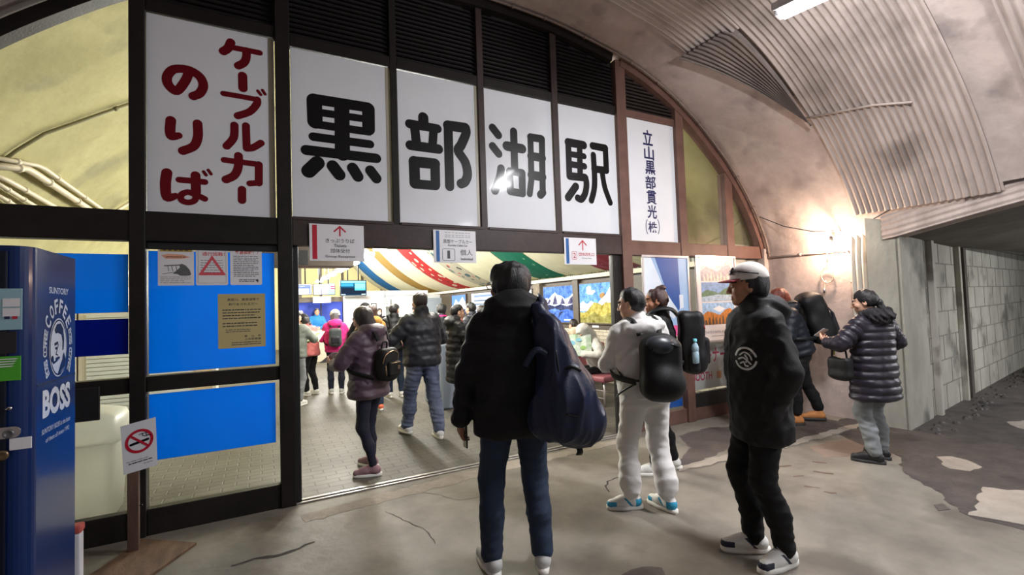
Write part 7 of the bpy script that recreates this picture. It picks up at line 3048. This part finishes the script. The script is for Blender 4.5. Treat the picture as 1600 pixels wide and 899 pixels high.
tagp = strap_band([P.tp(.13, -.42, .86), P.tp(.14, -.43, .78), P.tp(.14, -.40, .70)], .05, .006, lambda p: vec(0, -1, 0))
soft_thing('backpack', 'large black hiking backpack worn by the reddish haired person near the side wall', 'backpack', P, body, T_BLACK,
           [('strap', straps[0], T_BLACK, 0), ('strap', straps[1], T_BLACK, 0), ('front_pocket', pk, T_CHAR, .01), ('strap_tail', tails, T_CHAR, 0), ('hanging_tag', tagp, mat('yellow_tag', (120, 116, 60), .6, .1), 0)], .010, [(.009, 63, (20, 20, 26))])

# 6 --- woman in the quilted coat by the wall
P = Person('woman in dark plum quilted coat with fur hood, beside the side wall', 5.05, -2.0, 78, 1.60, head=(34, 12), feet=[(-.10, -.02, 34, 0), (.11, .06, -4, 0)],
           hands=[(-.24, .27, 1.16), (.26, .22, 1.05)], poles=[(-1, -.7, -.6), (1, -.9, -.3)], skin=SK_J)
P.body(hands=((.8, (.35, .8, .25), (.3, -.3, 1)), (.8, (-.4, .8, .1), (-.3, -.3, 1))))
P.jacket(T_PLUMD, hem=.60, puff=.013, band=.075, width=1.10, sleeve=1.12, hood='fur', hoodm=T_FUR, hemw=1.12, fold=.004, cell=.008, seed=13, name='coat')
P.trousers(T_GREYT, r=1.04, ankle=1.1, fold=.008, hem=.03, seed=14)
P.shoes(S_BLACK, S_SOLED)
P.hair('tied', H_BLACK)
q = MB()
q.tube([tuple((P.hR @ vec(.022 * math.cos(a), -.118, -.03 + .014 * math.sin(a)) + P.hC) * P.s) for a in np.linspace(0, 2 * PI, 14, endpoint=False)], .006, 6, closed=True)
q.build('hair_clip', M_CHROME, P.e, local=True)
w = P.wri[0] + vec(.35, .8, .25) / .94 * .09
t = thing('paper_slip', 'small white slip of paper in the hand of the quilted coat woman', 'paper', tuple(P.M @ Vector(w)))
q = MB()
M_ = P.M @ Matrix.Translation(w + vec(.0, .03, .075)) @ Matrix(rot(20, 40, 15).tolist()).to_4x4()
q.box(-.045, .045, -.06, .06, 0, .0012, 0, M_)
q.box(-.04, .05, -.05, .066, .003, .0042, 0, M_)
q.build('sheets', M_PAPER, t)
hb = [RBox((-.315, .10, .93), (.050, .115, .105), .035, .02), Ell((-.315, .10, .86), (.055, .12, .06), .03)]
hs = strap_band([(-.315, .02, 1.02), (-.31, .05, 1.16), (-.305, .12, 1.22), (-.31, .17, 1.16), (-.315, .18, 1.02)], .018, .006, lambda p: vec(-1, 0, 0))
soft_thing('handbag', 'black handbag hanging from the arm of the quilted coat woman', 'bag', P, hb, T_BLACK, [('handle', hs, T_BLACKM, 0)], .008, [(.004, 66, (40, 40, 40))])

# 7 --- woman in the plum jacket inside the doorway
P = Person('woman in plum quilted jacket and small black backpack, reading papers in the doorway', .93, .42, 128, 1.60, head=(12, 20), feet=[(-.10, -.10, 34, 0), (.12, .10, -4, 0)],
           hands=[(-.16, .31, 1.10), (.07, .34, 1.12)], poles=[(-1, -.5, -.7), (1, -.5, -.7)], skin=SK_J)
P.body(hands=((.8, (.35, .85, .2), (.4, -.2, 1)), (.8, (-.35, .9, .2), (-.4, -.2, 1))))
P.jacket(T_PLUM, hem=.755, puff=.009, band=.105, width=1.16, sleeve=1.14, hood='down', hemw=1.02, fold=.006, cell=.008, seed=15)
P.trousers(T_NAVYT, r=.90, ankle=.80, fold=.005, hem=.04, seed=16)
P.shoes(S_MAUVE, S_SOLE)
P.hair('bob', H_DKBR, cell=.005, amp=.003)
w = (P.wri[0] + P.wri[1]) / 2 + vec(0, .13, .05)
t = thing('paper_sheets', 'folded white papers in the hands of the plum jacket woman', 'paper', tuple(P.M @ Vector(w)))
q = MB()
M_ = P.M @ Matrix.Translation(w) @ Matrix(rot(10, 35, 6).tolist()).to_4x4()
q.box(-.10, .0, -.10, .09, 0, .0015, 0, M_)
M2 = M_ @ Matrix.Rotation(math.radians(-18), 4, 'Y')
q.box(0, .10, -.10, .09, 0, .0015, 0, M2)
q.build('sheets', mat('pale_lilac_paper', (206, 204, 222), .5, .05, 9), t)
body = [RBox((0, -.235, 1.10), (.125, .07, .165), .055, .03), Ell((0, -.25, 1.02), (.12, .085, .08), .04)]
straps = pack_straps(P, .045, top=1.36, bag_y=-.19, low=.98)
pk = [RBox((0, -.315, 1.06), (.09, .03, .075), .025)]
zp = tube_mb([smooth_path([(-.115, -.27, 1.10), (-.10, -.30, 1.20), (0, -.31, 1.235), (.10, -.30, 1.20), (.115, -.27, 1.10)], 5), [(-.07, -.347, 1.12), (.07, -.347, 1.12)], [(-.10, -.30, 1.10), (-.108, -.31, 1.0)]], .0045)
lab = MB()
lab.box(.02, .06, -.352, -.348, 1.05, 1.09, .002)
hand = tube_mb([smooth_path([(-.04, -.20, 1.26), (-.03, -.21, 1.32), (.03, -.21, 1.32), (.04, -.20, 1.26)], 5)], .008)
soft_thing('backpack', 'small black backpack with brass zips on the plum jacket woman', 'backpack', P, body, T_BLACKM,
           [('strap', straps[0], T_BLACKM, 0), ('strap', straps[1], T_BLACKM, 0), ('front_pocket', pk, T_BLACKM, .007), ('zip', zp, mat('brass', (186, 156, 120), .3, .1, metal=.8), 0), ('leather_patch', lab, mat('patch_brown', (92, 74, 60), .6, .1), 0), ('handle', hand, T_BLACKM, 0)], .008, [(.004, 67, (36, 36, 36))])

# 8 --- man walking into the hall
P = Person('man in charcoal down jacket and faded jeans walking into the hall', 1.74, 1.30, 98, 1.76, head=(4, 4), feet=[(-.11, .24, 6, 0), (.11, -.16, -8, .0)],
           hands=[(-.20, .24, 1.08), (.14, .28, 1.06)], poles=[(-1, -.5, -.4), (1, -.6, -.4)])
P.body(hands=((.8, (.7, .6, .1), (0, -.5, 1)), (.8, (-.7, .6, .1), (0, -.5, 1))))
P.jacket(T_CHAR, hem=.83, puff=.008, band=.12, width=1.15, sleeve=1.18, fold=.008, collar_h=.03, seed=17)
P.trousers(T_JEANL, r=1.12, ankle=1.15, fold=.010, hem=.02, seed=18)
P.shoes(S_WHITE, S_SOLE)
P.hair('short', H_DKBR)

# 9 --- queue in the hall
def scarf(P, m, dz=0.0):
    q = MB()
    pts = [tuple(P.tp(.088 * math.cos(a), .082 * math.sin(a) + .012, 1.462 - .03 * math.sin(a) + dz) * P.s) for a in np.linspace(0, 2 * PI, 22, endpoint=False)]
    q.tube(pts, .026 * P.s, 8, closed=True)
    q.build('scarf', m, P.e, local=True)


def quick(label, px, y, deg, h, jm, tm, hairstyle, hm, sm=S_WHITE, det=.6, head=(0, 6), hem=.84, puff=0.0, width=1.08, hood=None, hands=None, skin=SK_J, lean=0, feet=None, hat=None, x=None, collar_h=0.02, name='jacket', hemw=1.0, seed=20, sleeve=1.06, sole=S_SOLE, ankle=1.0, body=True):
    x_ = x if x is not None else pos(px, y)[0]
    P = Person(label, x_, y, deg, h, lean=lean, head=head, feet=feet or [(-.10, .04, 8, 0), (.10, -.03, -10, 0)], hands=hands or [(-.10, .30, 1.06), (.10, .30, 1.06)], poles=[(-1, -.5, -.6), (1, -.5, -.6)], skin=skin, detail=det)
    P.body()
    P.jacket(jm, hem=hem, puff=puff, band=.10, width=width, sleeve=sleeve, hood=hood, fold=.007, collar_h=collar_h, seed=seed, name=name, hemw=hemw)
    P.trousers(tm, seed=seed + 1, ankle=ankle)
    P.shoes(sm, sole)
    if hairstyle:
        P.hair(hairstyle, hm)
    if hat:
        P.hat(*hat)
    return P


P = quick('long brown haired person in mustard jacket and orange shoes behind the plum jacket woman', 580, 3.2, 104, 1.63, T_MUST, T_JEAN, 'long', H_BROWN, S_ORANGE, hood='down', seed=21)
quick('person in a black bucket hat and black coat behind the mustard jacket', 571, 4.9, 100, 1.68, T_BLACK, T_JEAND, 'short', H_BLACK, hat=('bucket', T_BLACKM), seed=22)
P = quick('person in a bright pink fleece and a pale grey bucket hat in the queue', 523, 5.2, 82, 1.57, T_PINK, T_NAVYT, 'bob', H_GREY, S_GREY, hat=('bucket', cloth('hat_grey', (196, 196, 192), .8, .1, .2)), hood='down', seed=23)
body = [RBox((0, -.225, 1.16), (.12, .07, .18), .055, .03), Ell((0, -.25, 1.07), (.12, .085, .10), .04)]
straps = pack_straps(P, .015, top=1.38, bag_y=-.165, low=1.0)
soft_thing('backpack', 'slate grey backpack on the bright pink fleece', 'backpack', P, body, cloth('slate_nylon', (66, 72, 74), .45, .1, .15), [('strap', straps[0], T_BLACK, 0), ('strap', straps[1], T_BLACK, 0), ('front_pocket', [RBox((0, -.305, 1.10), (.085, .03, .08), .025)], T_CHAR, .012)], .009)
quick('person in salmon shell jacket and black trousers in the queue', 484, 5.35, 138, 1.52, T_SALMON, T_BLACKT, 'bob', H_BLACK, lean=8, head=(20, 18), hat=('beanie', T_BLACKM), hem=.80, seed=24, hands=[(-.14, .30, 1.0), (.10, .32, 1.0)])
P = quick('person in a grey green shell at the left door post holding a map', 459, 4.4, 60, 1.60, T_SAGE, T_GREYT, 'short', H_BLACK, hands=[(-.05, .36, 1.12), (.16, .36, 1.14)], seed=25, head=(-10, 18))
w = (P.wri[0] + P.wri[1]) / 2 + vec(0.0, .10, .06)


def map_thing(label, P, w, R, sx=.24, sy=.17):
    t = thing('folding_map', label, 'map', tuple(P.M @ Vector(w)))
    q = MB()
    M_ = P.M @ Matrix.Translation(w) @ Matrix(R.tolist()).to_4x4()
    n = 6
    vs, fs = [], []
    for k in range(n + 1):
        x = -sx + 2 * sx * k / n
        zz = .012 * (k % 2)
        vs += [M_ @ Vector((x, -sy, zz)), M_ @ Vector((x, sy, zz)), M_ @ Vector((x, sy, zz - .001)), M_ @ Vector((x, -sy, zz - .001))]
    for k in range(n):
        a, b_ = 4 * k, 4 * (k + 1)
        fs += [(a, b_, b_ + 1, a + 1), (a + 2, b_ + 2, b_ + 3, a + 3), (a, a + 3, b_ + 3, b_), (a + 1, b_ + 1, b_ + 2, a + 2)]
    q.add(vs, fs)
    m = mat('map_print', (226, 228, 226), .5, 0, rgb2=(150, 190, 150), scale=9, detail=2)
    q.build('sheet', m, t)
    q = MB()
    for (u, v, r, k) in ((-.12, .05, .05, 0), (.06, -.04, .06, 1), (.14, .07, .04, 0), (-.05, -.09, .045, 1)):
        for s_ in (.0145, -.003):
            q.add([M_ @ Vector((u + r * math.cos(a) * (1 + .2 * math.sin(3 * a)), v + r * .7 * math.sin(a), s_)) for a in np.linspace(0, 2 * PI, 14, endpoint=False)], [tuple(range(14))], False, k)
    q.build('map_areas', [mat('map_green', (150, 190, 110), .5, .1), mat('map_blue', (130, 190, 214), .5, .1)], t)
    return t


map_thing('open pale folding map held by the person at the left door post', P, w, rot(0, -30, 0))
quick('grey haired person in a red top far left in the queue', 468, 7.6, 85, 1.60, T_RED, T_NAVYT, 'short', H_GREY, seed=26, det=.5)
quick('counter clerk in a blue vest and glasses facing the hall', 495, 12.0, -95, 1.66, T_BLUEV, T_NAVYT, 'short', H_DKBR, det=.5, head=(0, 4), seed=27).glasses(M_DARK)
P = quick('long haired person in a white face mask facing the doorway from the counter', 592, 10.6, -92, 1.60, T_CHAR, T_BLACKT, 'long', H_BLACK, det=.55, head=(0, 4), seed=28)
P.mask(M_PAPER)
P = quick('man in a black down jacket with short hair, left of the walking man', 615, 4.1, 92, 1.66, T_BLACK, T_JEAN, 'short', H_BLACK, puff=.009, width=1.14, head=(-34, 8), seed=29, det=.7, sleeve=1.15)
body = [RBox((-.02, -.24, 1.08), (.15, .07, .17), .05, .03)]
soft_thing('shoulder_bag', 'black bag with a pink pouch behind the plum jacket woman', 'bag', P, body, T_BLACKM,
           [('strap', strap_band([P.tp(-.10, -.18, 1.2), P.tp(-.12, -.10, 1.46), P.tp(-.10, .06, 1.46), P.tp(-.02, .16, 1.3)], .04, .012, lambda p: p - P.tp(0, 0, 1.2)), T_BLACKM, 0), ('pouch', [Ell((.05, -.33, .98), (.05, .03, .05), .01)], T_PINK, .008), ('cord', tube_mb([smooth_path([(.02, -.31, 1.12), (.03, -.335, 1.16), (.07, -.33, 1.10), (.05, -.33, 1.02)], 5)], .005), M_PAPER, 0)], .010)
P = quick('person with a white face mask and black hat far off by the counter', 648, 9.6, -70, 1.62, T_BLACK, T_BLACKT, 'short', H_BLACK, det=.5, hat=('beanie', T_BLACKM), seed=30)
P.mask(M_PAPER)
P = quick('dark haired person with a pink collar right of the walking man', 690, 4.7, 88, 1.62, T_CHAR, T_JEAND, 'thick', H_BLACK, seed=31, det=.6)
scarf(P, T_PINK, -.03)
P = quick('person in glasses and long black quilted coat beside the ticket gate', 711, 2.1, 2, 1.60, T_BLACK, T_BLACKT, 'short', H_BLACK, S_BLACK, hem=.50, puff=.011, width=1.04, name='coat', head=(-4, 8), seed=32, det=.85, sole=S_SOLED, hood='down', hemw=1.05, hands=[(-.10, .28, 1.04), (.10, .28, 1.04)])
P.glasses(M_DARK)
scarf(P, cloth('coral_scarf', (206, 120, 112), .8, .3, .3))
quick('person in a navy jacket half hidden left of the front man, facing left', 737, 3.6, 120, 1.64, T_NAVYJ, T_JEAND, 'short', H_BLACK, seed=33, det=.6, hat=None)
quick('person in a tan coat just left of the front man', 752, 3.0, 80, 1.58, T_TAN, T_BLACKT, 'short', H_DKBR, seed=34, det=.6, hood='down')

# 10 --- seated people
def seated(label, x, y, deg, h, jm, tm, hairstyle, hm, hood=None, head=(0, 20), lean=16, det=.75, seed=40, hands=None, puff=.0):
    P = Person(label, x, y, deg, h, lean=lean, head=head, feet=[(-.10, .40, 6, 0), (.10, .36, -8, 0)], hands=hands or [(-.14, .34, .78), (.14, .34, .78)], poles=[(-1, -.5, -.4), (1, -.5, -.4)], seat=.53, detail=det)
    P.body()
    P.jacket(jm, hem=.86, width=1.1, hood=hood, fold=.008, seed=seed, collar_h=.02, puff=puff)
    P.trousers(tm, seed=seed + 1)
    P.shoes(S_WHITE, S_SOLE)
    if hairstyle:
        P.hair(hairstyle, hm)
    return P


P = seated('seated person in a white hooded top bent over an open map on the bench', 4.76, 1.68, 172, 1.64, cloth('off_white_cloth', (206, 204, 198), 0.85, 0.2, 0.3), T_BLACKM, 'short', H_GREY, hood='up', lean=20, head=(10, 26), hands=[(-.20, .40, .80), (.18, .40, .84)])
w = (P.wri[0] + P.wri[1]) / 2 + vec(0, .06, .10)
map_thing('wide open map with green and blue areas held by the seated hooded person', P, w + vec(-.08, .02, .02), rot(62, 58, 0), .25, .19)
seated('seated person with dark tied hair in a cream jacket, back to the doorway', 5.40, 3.16, 84, 1.60, T_CREAMJ, T_BLACKT, 'tied', H_DKBR, hood='down', lean=4, head=(14, 14), seed=42)
seated('seated person in a cream hat and pale coat beside the cream jacket', 4.90, 3.16, 92, 1.58, T_TAN, T_NAVYT, 'short', H_GREY, hood='up', lean=6, head=(0, 12), seed=44)
